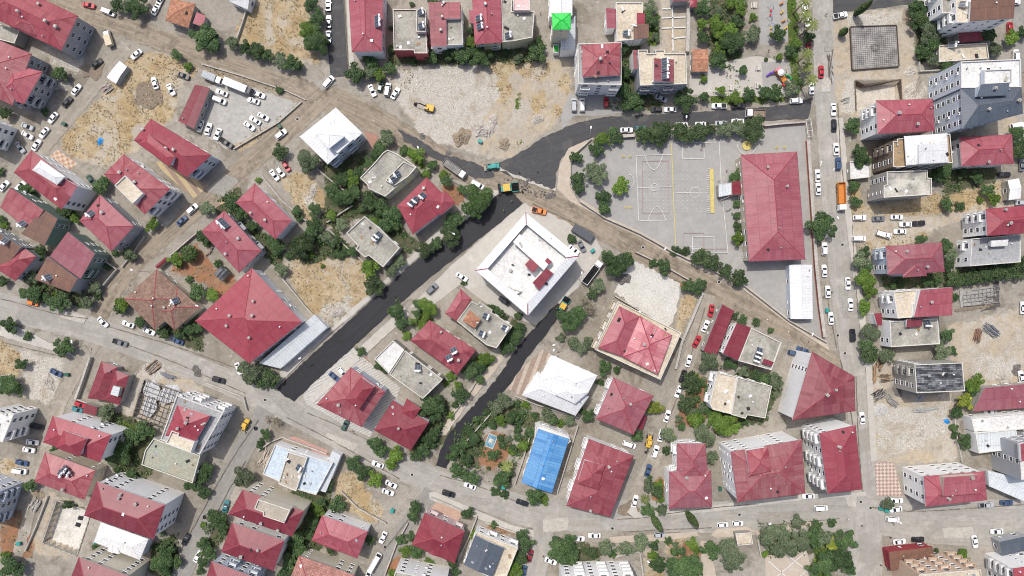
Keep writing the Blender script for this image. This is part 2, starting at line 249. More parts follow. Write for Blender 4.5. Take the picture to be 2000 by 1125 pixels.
tag(obj('ground', me), 'dusty ground of the whole neighbourhood', 'ground', kind='structure')
# ------------------------------------------------------------------ roads and paved sheets
def strmat(name, c1, c2, c3, tr=.5, fine=.2, sx=.05, sy=.9, rough=.9, spec=.15, patch=None):
    """road surface: streaks along the driving direction (uv: u along, v across, metres)"""
    t = NT(name); P = t.coord('world'); U = t.coord('uv')
    a = t.math('ADD', t.math('MULTIPLY', t.noise(t.scale(U, (sx, sy, 1)), 1., 6, .75), .6), t.math('MULTIPLY', t.noise(t.scale(U, (sx*2.5, sy*3.1, 1)), 1., 5, .75), .4)); b = t.noise(P, .16, 5, .65, .5); d = t.noise(P, .6, 9, .8)
    c = t.mix(t.ramp(a, .43, .6, 0, tr), c1, c2); c = t.mix(t.ramp(b, .5, .7, 0, .8), c, c3)
    if patch: c = t.mix(t.ramp(t.noise(P, .07, 3, .5), .56, .6, 0, .8), c, patch)
    f = t.ramp(d, .25, .75, 1-fine, 1+fine); c = t.mix(1., c, t.n('ShaderNodeCombineColor', {0: f, 1: f, 2: f}).outputs[0], 'MULTIPLY')
    return t.fin(c, rough, spec, 0, d, .25, .06)
M_DIRT = strmat('dirt_road', (.30, .255, .198), (.18, .15, .112), (.125, .105, .082), .8, .22, .045, .7)
M_DIRTG = strmat('dusty_lane', (.305, .275, .23), (.215, .19, .155), (.37, .34, .29), .6, .2, .05, .6)
M_STREET = strmat('pale_street', (.335, .32, .288), (.255, .242, .215), (.40, .382, .345), .65, .14, .04, .5, patch=(.275, .262, .235))
M_GREY = strmat('grey_asphalt', (.255, .245, .225), (.195, .185, .165), (.31, .295, .265), .55, .13, .04, .6)
M_OLD = strmat('worn_asphalt', (.072, .072, .074), (.055, .055, .057), (.115, .112, .105), .7, .13, .05, .7, .8)
M_NEW = strmat('fresh_asphalt', (.0115, .0125, .0165), (.019, .0205, .025), (.009, .010, .013), .9, .2, .02, 1.3, .6, .3)
M_PAVE = strmat('pavement_blocks', (.43, .41, .37), (.36, .34, .30), (.48, .46, .42), .5, .14, .3, .3)
M_PAVEB = strmat('beige_paving', (.44, .38, .31), (.38, .32, .26), (.48, .44, .38), .5, .16, .3, .3)
M_YARD = strmat('yard_concrete', (.315, .307, .29), (.265, .26, .247), (.355, .343, .32), .5, .1, .08, .08)
M_LOT = strmat('gravel_lot', (.37, .36, .335), (.30, .29, .265), (.42, .41, .38), .5, .22, .1, .1)
def stripes(name, a, b, per, ang, frac=.5, checker=False):
    t = NT(name); P = t.coord('world'); P = t.n('ShaderNodeMapping', {'Vector': P, 'Rotation': (0, 0, R(ang))}).outputs[0]; x = t.n('ShaderNodeSeparateXYZ', {0: P}).outputs
    if checker:
        q = t.math('ADD', t.math('FLOOR', t.math('DIVIDE', x[0], per)), t.math('FLOOR', t.math('DIVIDE', x[1], per))); f = t.math('LESS_THAN', t.math('ABSOLUTE', t.math('MODULO', q, 2.)), .5)
    else: f = t.math('LESS_THAN', t.math('FRACT', t.math('DIVIDE', x[0], per)), frac)
    c = t.mix(f, a, b); n = t.ramp(t.noise(P, 1.2, 4, .7), .3, .7, .86, 1.12); c = t.mix(1., c, t.n('ShaderNodeCombineColor', {0: n, 1: n, 2: n}).outputs[0], 'MULTIPLY')
    return t.fin(c, .9, .15)
zlev = [.004]
def nz():
    zlev[0] += .004; return zlev[0]
def resample(pts, step):
    out = []
    for (a, b) in zip(pts, pts[1:]):
        n = max(1, int(math.dist(a, b)/step))
        out += [(a[0]+(b[0]-a[0])*k/n, a[1]+(b[1]-a[1])*k/n) for k in range(n)]
    return out+[pts[-1]]
def smooth_line(P, w):
    for _ in range(2):
        q = [P[0]]; ww = [w[0]]
        for i in range(len(P)-1):
            a, b = P[i], P[i+1]; q += [(a[0]*.75+b[0]*.25, a[1]*.75+b[1]*.25), (a[0]*.25+b[0]*.75, a[1]*.25+b[1]*.75)]; ww += [w[i]*.75+w[i+1]*.25, w[i]*.25+w[i+1]*.75]
        P, w = q+[P[-1]], ww+[w[-1]]
    return P, w
def road(name, label, pts, width, mat, jit=.0, z=None):
    z = nz() if z is None else z
    w = width if isinstance(width, (list, tuple)) else [width]*len(pts)
    P, w = smooth_line(gp(pts), [a*S for a in w]); d = 0; L = []
    for i in range(len(P)-1):
        n = max(1, int(math.dist(P[i], P[i+1])/1.0))
        for k in range(n): f = k/n; L.append((P[i][0]+(P[i+1][0]-P[i][0])*f, P[i][1]+(P[i+1][1]-P[i][1])*f, w[i]+(w[i+1]-w[i])*f))
    L.append((*P[-1], w[-1])); mb = MB(); rows = []; ph = random.random()*99
    for i, (x, y, ww) in enumerate(L):
        a, b = L[max(0, i-1)], L[min(len(L)-1, i+1)]; t = Vector((b[0]-a[0], b[1]-a[1])).normalized(); nn = Vector((-t.y, t.x))
        if i: d += math.dist((x, y), L[i-1][:2])
        j1 = jit*(math.sin(d*.9+ph)+math.sin(d*2.3+ph*2)+random.uniform(-1, 1))*.5; j2 = jit*(math.sin(d*1.1+ph*3)+math.sin(d*2.7+ph)+random.uniform(-1, 1))*.5
        rows.append(((x+nn.x*(ww/2+j1), y+nn.y*(ww/2+j1)), (x-nn.x*(ww/2+j2), y-nn.y*(ww/2+j2)), d, ww/2+j1, -ww/2-j2))
    for a, b in zip(rows, rows[1:]):
        mb.face([(*a[1], z), (*b[1], z), (*b[0], z), (*a[0], z)], 0, [(a[2], a[4]), (b[2], b[4]), (b[2], b[3]), (a[2], a[3])])
    return tag(mb.build(name, mat), label, name.replace('_', ' '), kind='structure')
def sheet(name, label, pts, mat, jit=0., kerb=0., ang=0., z=None):
    P = ccw(gp(pts)); q = resample(P+[P[0]], 1.2)[:-1] if jit else P
    if jit: q = [(x+random.uniform(-jit, jit), y+random.uniform(-jit, jit)) for x, y in q]
    z = (nz() if z is None else z)+kerb; ca, sa = math.cos(R(ang)), math.sin(R(ang)); mb = MB()
    uv = [(x*ca+y*sa, -x*sa+y*ca) for x, y in q]
    mb.face([(x, y, z) for x, y in q], 0, uv)
    if kerb:
        for i in range(len(q)):
            a, b = q[i], q[(i+1) % len(q)]; mb.face([(*a, -.02), (*b, -.02), (*b, z), (*a, z)], 1, [(0, 0)]*4)
    me_ = mb.mesh(name, [mat, CONC]); bm = bmesh.new(); bm.from_mesh(me_); bmesh.ops.triangulate(bm, faces=bm.faces); bm.to_mesh(me_); bm.free()
    return tag(obj(name, me_), label, name.replace('_', ' '), kind='structure')
# order: lower sheets first
sheet('schoolyard', 'grey concrete schoolyard with painted pitches', [(1200,272),(1480,246),(1572,238),(1592,520),(1610,662),(1540,625),(1452,556),(1312,490),(1250,455),(1180,424),(1132,392),(1113,360),(1118,305),(1150,282)], M_YARD)
sheet('parking_lot', 'grey gravel parking lot', [(408,168),(450,158),(560,190),(585,196),(552,232),(455,286),(440,290),(385,252)], M_LOT, .3)
sheet('forecourt', 'paved forecourt of a white apartment block', [(1110,185),(1215,180),(1215,220),(1170,226),(1120,226),(1100,250),(1095,225)], M_YARD)
sheet('park_paths', 'pale paved park court', [(1350,100),(1385,130),(1440,115),(1480,110),(1540,118),(1545,190),(1400,188),(1345,185)], M_PAVE, .2)
sheet('playground', 'sandy grey playground strip', [(1482,-10),(1536,-10),(1540,82),(1484,88)], M_YARD)
sheet('playground', 'fenced playground with play towers', [(1487,121),(1543,119),(1546,168),(1490,172)], M_YARD)
sheet('pavement', 'wide concrete pavement around the central white block', [(1030,392),(1145,440),(1178,490),(1130,560),(1090,595),(1060,640),(1005,620),(960,600),(900,555),(840,600),(800,600),(880,520),(1000,415)], M_PAVE, .1, 0)
sheet('white_slab', 'bare pale concrete slab', [(1228,508),(1285,522),(1330,555),(1320,610),(1305,645),(1200,570),(1215,530)], mottled('pale_slab', (.52, .51, .47), (.42, .40, .35), .2, 1.6, stain=(.34, .31, .26)), .4)
sheet('plaza', 'paved plaza with crossing white lines', [(1495,1085),(1575,1075),(1590,1130),(1495,1130)], M_PAVEB)
sheet('park_path', 'pale garden path', [(1368,1055),(1385,1060),(1400,1130),(1372,1130)], M_PAVEB, .15)
sheet('yard', 'pink paved yard behind a crimson house', [(830,972),(905,998),(895,1018),(822,990)], mottled('pink_yard', (.44, .31, .24), (.36, .24, .19), .4, 2.), 0)
sheet('yard', 'pink tiled yard behind the pale blue house', [(552,858),(600,872),(645,905),(640,880),(575,852)], mottled('rose_yard', (.42, .25, .22), (.34, .2, .18), .4, 2.), 0)
sheet('yard', 'pink paved yard of the white complex', [(660,205),(745,262),(730,300),(708,250),(664,208)], mottled('terracotta_yard', (.36, .20, .155), (.30, .165, .13), .4, 2.), .1)
sheet('striped_paving', 'white and grey striped paving round a red block', [(678,668),(712,700),(782,757),(770,792),(722,854),(650,822),(605,802),(592,775),(600,748)], stripes('striped_blocks', (.47, .455, .42), (.36, .345, .315), .9, 62), 0)
sheet('striped_paving', 'beige and brown striped forecourt of the white complex', [(1060,683),(1080,692),(1052,722),(1019,775),(988,756),(1025,715)], stripes('beige_stripes', (.40, .34, .28), (.27, .21, .17), 3., 20, .6), 0)
sheet('checkered_court', 'pink and white checkered court', [(1697,905),(1745,902),(1768,985),(1712,976)], stripes('checker_blocks', (.50, .43, .37), (.32, .22, .19), .9, 44, checker=True), 0)
sheet('checkered_court', 'orange checkered court corner', [(98,304),(112,292),(152,320),(125,338)], stripes('orange_checks', (.50, .42, .34), (.40, .24, .16), 1.1, 30, checker=True), 0)
sheet('striped_paving', 'yellow and brown tiled walk beside the long red block', [(300,318),(330,310),(420,372),(440,395),(410,412),(385,395)], stripes('sand_stripes', (.45, .36, .22), (.30, .22, .17), 3.2, -36), 0)
sheet('pavement', 'pavement beside the worn asphalt curve', [(1160,268),(1110,290),(1092,325),(1088,368),(1112,392),(1150,412),(1180,428),(1185,420),(1135,390),(1115,360),(1118,305),(1155,280)], M_PAVEB, .05, .12)
sheet('pavement', 'pavement along the north side of the long wall', [(1180,432),(1250,463),(1310,498),(1450,564),(1540,633),(1620,685),(1615,670),(1540,622),(1452,553),(1312,487),(1250,452),(1182,422)], M_PAVEB, .05, .12)
road('dirt_road', 'brown dirt road crossing the whole picture', [(60,-20),(150,22),(300,72),(440,130),(560,170),(680,205),(790,268),(880,322),(960,352),(1060,385),(1150,432),(1260,495),(1360,545),(1470,605),(1560,655),(1640,712)], [36,36,40,42,46,54,50,44,46,44,44,44,42,40,34,26], M_DIRT, .5)
road('dirt_lane', 'brown dirt lane running down to the lower left street', [(650,170),(600,215),(520,290),(400,395),(320,460),(245,530),(180,640)], [50,44,40,38,36,34,34], M_DIRT, .4)
road('lane', 'dusty lane beside the white site hut', [(250,92),(205,140),(150,210),(80,290),(20,380),(-30,440)], [34,30,30,32,32,32], M_DIRTG, .25)
road('lane', 'dusty lane at the lower left', [(195,650),(150,720),(110,800),(85,900),(60,1000),(20,1130)], [34,28,26,24,22,22], M_DIRTG, .25)
road('lane', 'pale residential lane sloping down from the dirt road', [(1385,575),(1358,660),(1325,770),(1285,880),(1250,950),(1222,1010)], [26,26,26,27,28,30], M_DIRTG, .2)
road('side_street', 'old grey asphalt side street at the top', [(652,-20),(656,60),(664,150)], [38,38,36], M_OLD, .1)
road('street', 'pale street in the upper right corner', [(1995,-20),(1990,60),(2003,140)], [30,28,26], M_GREY, .1)
road('street', 'grey street stub at the top right', [(1620,8),(1700,4),(1790,-8)], [36,30,26], M_OLD, .2)
road('long_street', 'long pale street along the school', [(1606,-30),(1608,120),(1614,240),(1626,380),(1640,520),(1658,660),(1678,800),(1692,990)], [40,40,40,44,46,46,44,44], M_STREET, .1)
road('wide_street', 'wide pale street crossing the lower half', [(-30,590),(100,622),(220,655),(420,735),(560,795),(720,885),(860,945),(960,975),(1050,1008),(1240,1006),(1450,1012),(1680,1000),(1850,1022),(2040,1020)], [52,52,48,48,52,48,52,54,60,60,62,72,92,92], M_STREET, .12)
road('street', 'grey street running down left of the red blocks', [(520,800),(470,890),(420,985),(350,1130)], [40,36,36,38], M_GREY, .15)
road('street', 'grey lane between the pink houses', [(845,960),(800,1020),(765,1070),(725,1130)], [34,32,30,30], M_GREY, .15)
road('street', 'pale lane beside the slate grey house', [(1062,1010),(1060,1060),(1040,1130)], [38,42,44], M_STREET, .1)
road('wide_street', 'broad pale street at the lower right', [(1690,1000),(1690,1060),(1688,1140)], [66,66,70], M_STREET, .1)
sheet('curved_road', 'worn dark asphalt fork that curves to the school', [(1588,190),(1540,204),(1440,214),(1300,222),(1180,228),(1110,245),(1060,270),(1000,308),(975,318),(965,330),(1000,345),(1050,360),(1083,372),(1086,340),(1096,310),(1125,288),(1160,268),(1250,254),(1400,240),(1480,236),(1578,232)], M_OLD, .25, 0, 12)
sheet('asphalt_strip', 'dark asphalt strip edging the dirt road', [(775,252),(800,262),(860,300),(900,310),(958,330),(968,345),(930,350),(880,325),(830,300),(790,275)], M_OLD, .4, 0, -30)
road('fresh_road', 'fresh black asphalt road', [(1003,378),(958,420),(900,468),(820,530),(740,602),(660,676),(600,730),(556,774)], [54,47,44,43,43,44,43,42], M_NEW, .18)
road('fresh_lane', 'narrow fresh black asphalt lane', [(1095,596),(1060,642),(1018,690),(988,740),(940,795),(895,842),(872,880),(862,912)], [16,26,28,28,26,26,24,22], M_NEW, .3)
sheet('pavement', 'pavement between the weedy lot and the fresh asphalt', [(985,370),(870,460),(820,500),(750,560),(690,615),(640,655),(560,735),(540,752),(525,748),(610,665),(650,640),(700,592),(760,540),(860,445),(960,372)], M_PAVE, .1, .1)
sheet('pavement', 'pavement on the south side of the fresh asphalt', [(800,615),(760,650),(690,715),(640,762),(610,790),(600,780),(680,700),(750,635),(790,600)], M_PAVE, .1, .1)
sheet('pavement', 'pavement along the west side of the fresh lane', [(1010,660),(985,700),(950,745),(905,800),(870,850),(858,850),(890,790),(940,735),(985,680)], M_PAVEB, .2, .1)
sheet('pavement', 'pavement beside the side street', [(676,-20),(684,-20),(692,128),(682,130)], M_PAVE, 0, .12)
sheet('pavement', 'pale pavement east of the long street', [(1630,230),(1646,230),(1662,420),(1682,560),(1702,720),(1712,900),(1700,900),(1690,720),(1668,560),(1650,420)], M_PAVE, .1, .1)
sheet('pavement', 'pale pavement north of the wide street', [(1240,975),(1245,1000),(1400,985),(1570,965),(1690,960),(1690,968),(1570,975),(1400,998),(1240,1012),(1225,1000)], M_PAVE, .1, .1)
sheet('pavement', 'pale pavement island south of the wide street', [(1190,1048),(1360,1038),(1365,1046),(1300,1056),(1190,1060)], M_PAVEB, .1, .1)
sheet('pavement', 'rounded pavement by the bus stop trees', [(1388,1045),(1400,1032),(1455,1028),(1475,1036),(1600,1015),(1600,1024),(1480,1044),(1400,1050)], M_PAVEB, .1, .1)
sheet('pavement', 'pavement corner with planters', [(838,962),(850,960),(905,985),(1000,1025),(1042,1035),(1044,1048),(1000,1040),(900,998),(840,975)], M_PAVE, .1, .12)
sheet('pavement', 'concrete pavement in the lower left', [(5,625),(40,640),(140,690),(150,700),(130,690),(40,668),(0,655)], M_PAVE, .2, .1)
# patches, damp spots and gutters
M_DAMP = mottled('damp_soil', (.22, .175, .13), (.16, .13, .10), .3, 1.8); M_PATCH = mottled('concrete_patch', (.30, .285, .255), (.25, .235, .21), .2, 1.6); M_PATCHL = mottled('pale_patch', (.42, .40, .35), (.36, .34, .30), .2, 1.6); M_GUT = mottled('gutter_dirt', (.13, .115, .09), (.22, .195, .16), .5, 2.)
for p in [[(270,165),(305,158),(322,198),(295,216),(262,198)],[(1236,968),(1250,1000),(1232,1012),(1205,1000),(1215,985)],[(185,120),(205,125),(195,160),(165,150)]]: sheet('damp_patch', 'brown damp patch of earth', p, M_DAMP, .7)
for p in [[(612,160),(640,150),(660,165),(630,178)],[(300,430),(330,405),(350,420),(322,445)],[(400,372),(440,340),(468,352),(440,385)],[(520,770),(560,775),(600,800),(560,810)],[(1610,60),(1625,60),(1626,100),(1610,100)],[(1640,560),(1655,558),(1660,620),(1646,622)],[(900,965),(960,975),(955,990),(905,980)],[(1480,1000),(1560,998),(1560,1012),(1480,1014)]]: sheet('road_patch', 'darker repaired patch in the road', p, M_PATCH, .15)
for p in [[(1650,968),(1672,968),(1672,990),(1655,988)],[(1840,1030),(1900,1030),(1900,1050),(1842,1050)],[(640,845),(700,868),(690,880),(632,856)],[(1060,1015),(1110,1010),(1110,1035),(1060,1040)],[(1604,150),(1622,150),(1622,180),(1604,180)],[(120,605),(170,618),(165,632),(118,620)]]: sheet('road_patch', 'paler repaired patch in the road', p, M_PATCHL, .15)
def gutter(pts, w=1.6): road('gutter', 'line of dirt along a street edge', pts, w, M_GUT, .12)
for p in [[(-5,582),(40,592),(80,606),(130,617),(172,622)],[(5,668),(60,682),(140,700)],[(205,636),(265,653),(330,672),(395,694),(470,722)],[(245,672),(330,702),(420,742),(480,768)],[(600,806),(650,826),(720,860),(745,872)],[(560,815),(640,855),(720,900),(780,935)],[(860,928),(940,950),(1010,980),(1040,990)],[(1205,1014),(1260,1011),(1320,1000),(1400,990),(1480,984)],[(1664,440),(1668,520),(1674,600)],[(1671,735),(1676,870),(1684,960)],[(1640,700),(1655,760),(1668,850),(1672,950)],[(1612,560),(1622,620),(1634,680)],[(1636,200),(1640,300),(1650,380)],[(505,820),(470,870),(430,935),(395,1000),(350,1080)],[(480,900),(445,960),(408,1035)],[(1700,990),(1780,1000),(1900,992),(2000,985)],[(1225,1038),(1300,1034),(1390,1030)],[(1480,1028),(1560,1020),(1640,1012)],[(820,985),(785,1030),(750,1075)],[(1377,600),(1350,690),(1318,790),(1275,890)],[(672,0),(676,60),(680,128)],[(760,275),(820,308),(870,345),(905,368)],[(1040,398),(1100,425),(1160,455)]]: gutter(p)
road('road_edge', 'torn pale edge of the old asphalt', [(968,326),(1000,342),(1040,358),(1085,373)], 4, M_PATCHL, .5)
sheet('foundation_floor', 'grey concrete floor of an open foundation', [(1872,568),(1950,556),(1952,592),(1876,600)], mottled('old_slab', (.33, .32, .30), (.19, .185, .18), .25, 1.8), .4)
sheet('trench', 'dark trench along the open foundation', [(1862,604),(1950,593),(1951,598),(1863,610)], M_DAMP, .3); sheet('trench', 'dark trench across the open foundation', [(1938,552),(1950,550),(1952,598),(1940,600)], mottled('trench_dark', (.09, .085, .08), (.14, .13, .12), .5, 2.), .3)
# painted lines
PAINT = plain('white_line', (.62, .62, .60), .8); PAINTY = plain('yellow_line', (.52, .43, .15), .8); PAINTR = plain('red_line', (.33, .20, .185), .8)
def lines(name, label, segs, w, mat, dz=0):
    z = nz(); mb = MB()
    for pts in segs:
        P = gp(pts)
        for a, b in zip(P, P[1:]):
            a, b = Vector(a), Vector(b); t = (b-a).normalized(); n = Vector((-t.y, t.x))*w/2; e = t*w/2*.0
            mb.face([(*(a-n-e), z), (*(b-n+e), z), (*(b+n+e), z), (*(a+n-e), z)])
    return tag(mb.build(name, mat), label, 'painted lines', kind='structure')
def arc(cx, cy, rx, ry, a0, a1, n=20): return [(cx+rx*math.cos(R(a0+(a1-a0)*k/n)), cy+ry*math.sin(R(a0+(a1-a0)*k/n))) for k in range(n+1)]
def para(x0, x1, y0, yt, n=14): return [(x0+(x1-x0)*k/n, yt+(y0-yt)*(2*k/n-1)**2) for k in range(n+1)]
lines('pitch_lines', 'white pitch lines on the schoolyard', [[(1242,304),(1311,302)],[(1242,304),(1247,431),(1316,430)],[(1244.5,367),(1314,365)],arc(1278,366,7,7,0,360),para(1259,1294,304,332),para(1265,1300,430,404),
  [(1311,280),(1404,278)],[(1404,278),(1408,360)],[(1412,400),(1417,450),(1421,494)],[(1333,280),(1333,310),(1375,310),(1374,279)],[(1317,377),(1385,375.5)],arc(1357,376,10,10,0,360),[(1352,492),(1352,463),(1394,462),(1394,493)],[(1346,494),(1421,494)],arc(1228,355,10,14,-90,90),arc(1458,285,18,17,0,360,28)], .16, PAINT)
lines('pitch_lines', 'yellow dividing line on the schoolyard', [[(1311,280),(1314,365),(1319,478)]], .26, PAINTY)
lines('pitch_lines', 'faded red court lines on the schoolyard', [[(1254,315),(1305,314),(1306,417),(1255,417),(1254,315)],[(1335,484),(1335,455),(1374,455),(1374,486)],[(1366,486),(1420,486)]], .13, PAINTR)
lines('court_dots', 'rows of small painted dots on the schoolyard', [[(x, y), (x+1.1, y)] for x in np.arange(1258, 1380, 9.3) for y in (334, 344, 351, 358, 371, 378, 385, 392, 399, 407, 414)], .2, PAINT)
lines('painted_strip', 'broad yellow painted measuring strip', [[(1389,330),(1391,416)]], 1.35, PAINTY)
lines('painted_marks', 'white tick marks beside the yellow strip', [[(1381,330+k*4.3),(1385.2,330+k*4.3)] for k in range(21)], .16, PAINT)
def disc(name, label, cx, cy, r, mat):
    z = nz(); mb = MB(); mb.face([(*g(cx+r*math.cos(a), cy-r*math.sin(a)), z) for a in [2*math.pi*k/24 for k in range(24)]]); return tag(mb.build(name, mat), label, 'painted marks', kind='structure')
disc('painted_sun', 'yellow painted sun on the schoolyard', 1458, 285, 9, PAINTY)
lines('hopscotch', 'yellow and white painted hopscotch squares', [[(x+dx, y+dy), (x+dx+2., y+dy)] for x, y in ((1513,288),(1528,288),(1214,306),(1227,306),(1219,405),(1228,405)) for dx, dy in ((0,0),(2.4,-1.8),(2.4,1.8),(4.8,0))], .4, PAINTY)
lines('plaza_lines', 'white lines crossing on the plaza', [[(1510,1130),(1572,1078)],[(1500,1095),(1540,1130)],[(1535,1082),(1590,1125)],[(1555,1130),(1590,1100)]], .3, PAINT)
lines('road_marks', 'worn white arrows on the long street', [[(1601,318),(1606,312),(1601,324)],[(1626,334),(1630,328)]], .3, PAINT)
lines('foundation_lines', 'white lime lines marking a plot', [[(1292,18),(1310,18)],[(1292,36),(1338,34)],[(1292,56),(1338,54)],[(1312,76),(1338,73)],[(1313,0),(1314,100)]], .4, PAINT)
# ------------------------------------------------------------------ buildings
COPING = mottled('parapet_coping', (.58, .56, .51), (.46, .44, .39), .4, 2.)
LANDS = []      # (landmark phrase, centre on the ground, radius)
LABELQ = []     # (object, description, x, y, size) to be labelled once everything stands
FOOT = []
def window_mesh(w, h):
    mb = MB(); d = .06
    mb.box(-w/2, w/2, -d, .0, -h/2, h/2, 0); mb.box(-w/2+.12, -.04, -d-.012, -d, -h/2+.12, h/2-.12, 1); mb.box(.04, w/2-.12, -d-.012, -d, -h/2+.12, h/2-.12, 1)
    mb.box(-w/2-.1, w/2+.1, -.2, 0, -h/2-.1, -h/2-.002, 0)
    return mb.mesh('window', [FRAME, GLASS])
WIN = window_mesh(1.5, 1.5); WINS = window_mesh(.8, .9); DOORW = window_mesh(1.9, 2.1)
def balcony_mesh(m, w=3.1, d=1.25):
    mb = MB(); mb.box(-w/2, w/2, -d, 0, -.18, 0, 0); mb.box(-w/2, w/2, -d, -d+.14, 0, .95, 0); mb.box(-w/2, -w/2+.14, -d+.14, 0, 0, .95, 0); mb.box(w/2-.14, w/2, -d+.14, 0, 0, .95, 0)
    return mb.mesh('balcony', m)
BALC = {}
_m = MB(); _m.box(-.45, .45, -.4, 0, 0, .65, 0); _m.box(-.3, .1, -.41, -.4, .1, .55, 1); ACM = _m.mesh('air_conditioner', [FRAME, DARK])
def V(ty, pts, h, roof, wall, **k): return dict(ty=ty, pts=pts, h=h, roof=roof, wall=wall, **k)
RG = {'W': RIDGEW, 'L': RIDGEW, 'S': RIDGES, 'G': RIDGEG, 'U': RIDGEB, 'E': RIDGE, 'O': BRICK, 'N': RIDGES}
def uvface(mb, pts, m, along):
    """uv: u along the eave, v down the slope, metres"""
    a = Vector(along).normalized(); p0 = Vector(pts[0]); n = (Vector(pts[1])-p0).cross(Vector(pts[2])-p0).normalized(); b = n.cross(a)
    mb.face(pts, m, [((Vector(p)-p0).dot(a)+p0.dot(a), (Vector(p)-p0).dot(b)) for p in pts])
def cap(mb, a, b, m, w=.17):
    a, b = Vector(a), Vector(b); d = (b-a); L = d.length
    if L < .3: return
    d /= L; s = d.cross(Vector((0, 0, 1))).normalized(); u = s.cross(d).normalized(); up = u*.07
    A = [a-s*w-u*.03, a+up, a+s*w-u*.03]; B = [p+d*L for p in A]
    for i, j in ((0, 1), (1, 2)): mb.face([A[i], A[j], B[j], B[i]], m, [(0, 0)]*4)
def roof_hip(mb, q, z, rise, ridge_mat=2):
    e0 = math.dist(q[0], q[1]); e1 = math.dist(q[1], q[2])
    if e0 < e1: q = q[1:]+q[:1]; e0, e1 = e1, e0
    p = [Vector((*a, z)) for a in q]; m0 = (p[3]+p[0])/2; m1 = (p[1]+p[2])/2; d = (m1-m0)
    L = d.length; k = min(.5*e1, .499*L)/L; r0 = m0+d*k; r1 = m1-d*k; r0.z = r1.z = z+rise
    uvface(mb, [p[0], p[1], r1, r0], 0, p[1]-p[0]); uvface(mb, [p[2], p[3], r0, r1], 0, p[3]-p[2]); uvface(mb, [p[1], p[2], r1], 0, p[2]-p[1]); uvface(mb, [p[3], p[0], r0], 0, p[0]-p[3])
    for a, b in ((p[0], r0), (p[3], r0), (p[1], r1), (p[2], r1), (r0, r1)): cap(mb, a, b, ridge_mat)
def fascia(mb, q, z, t=.22, m=1):
    n = len(q)
    for i in range(n):
        a, b = q[i], q[(i+1) % n]; mb.face([(*a, z-t), (*b, z-t), (*b, z), (*a, z)], m, [(0, 0)]*4)
    mb.face([(*a, z-t) for a in reversed(q)], m, [(0, 0)]*n)
ROOFTREES = []
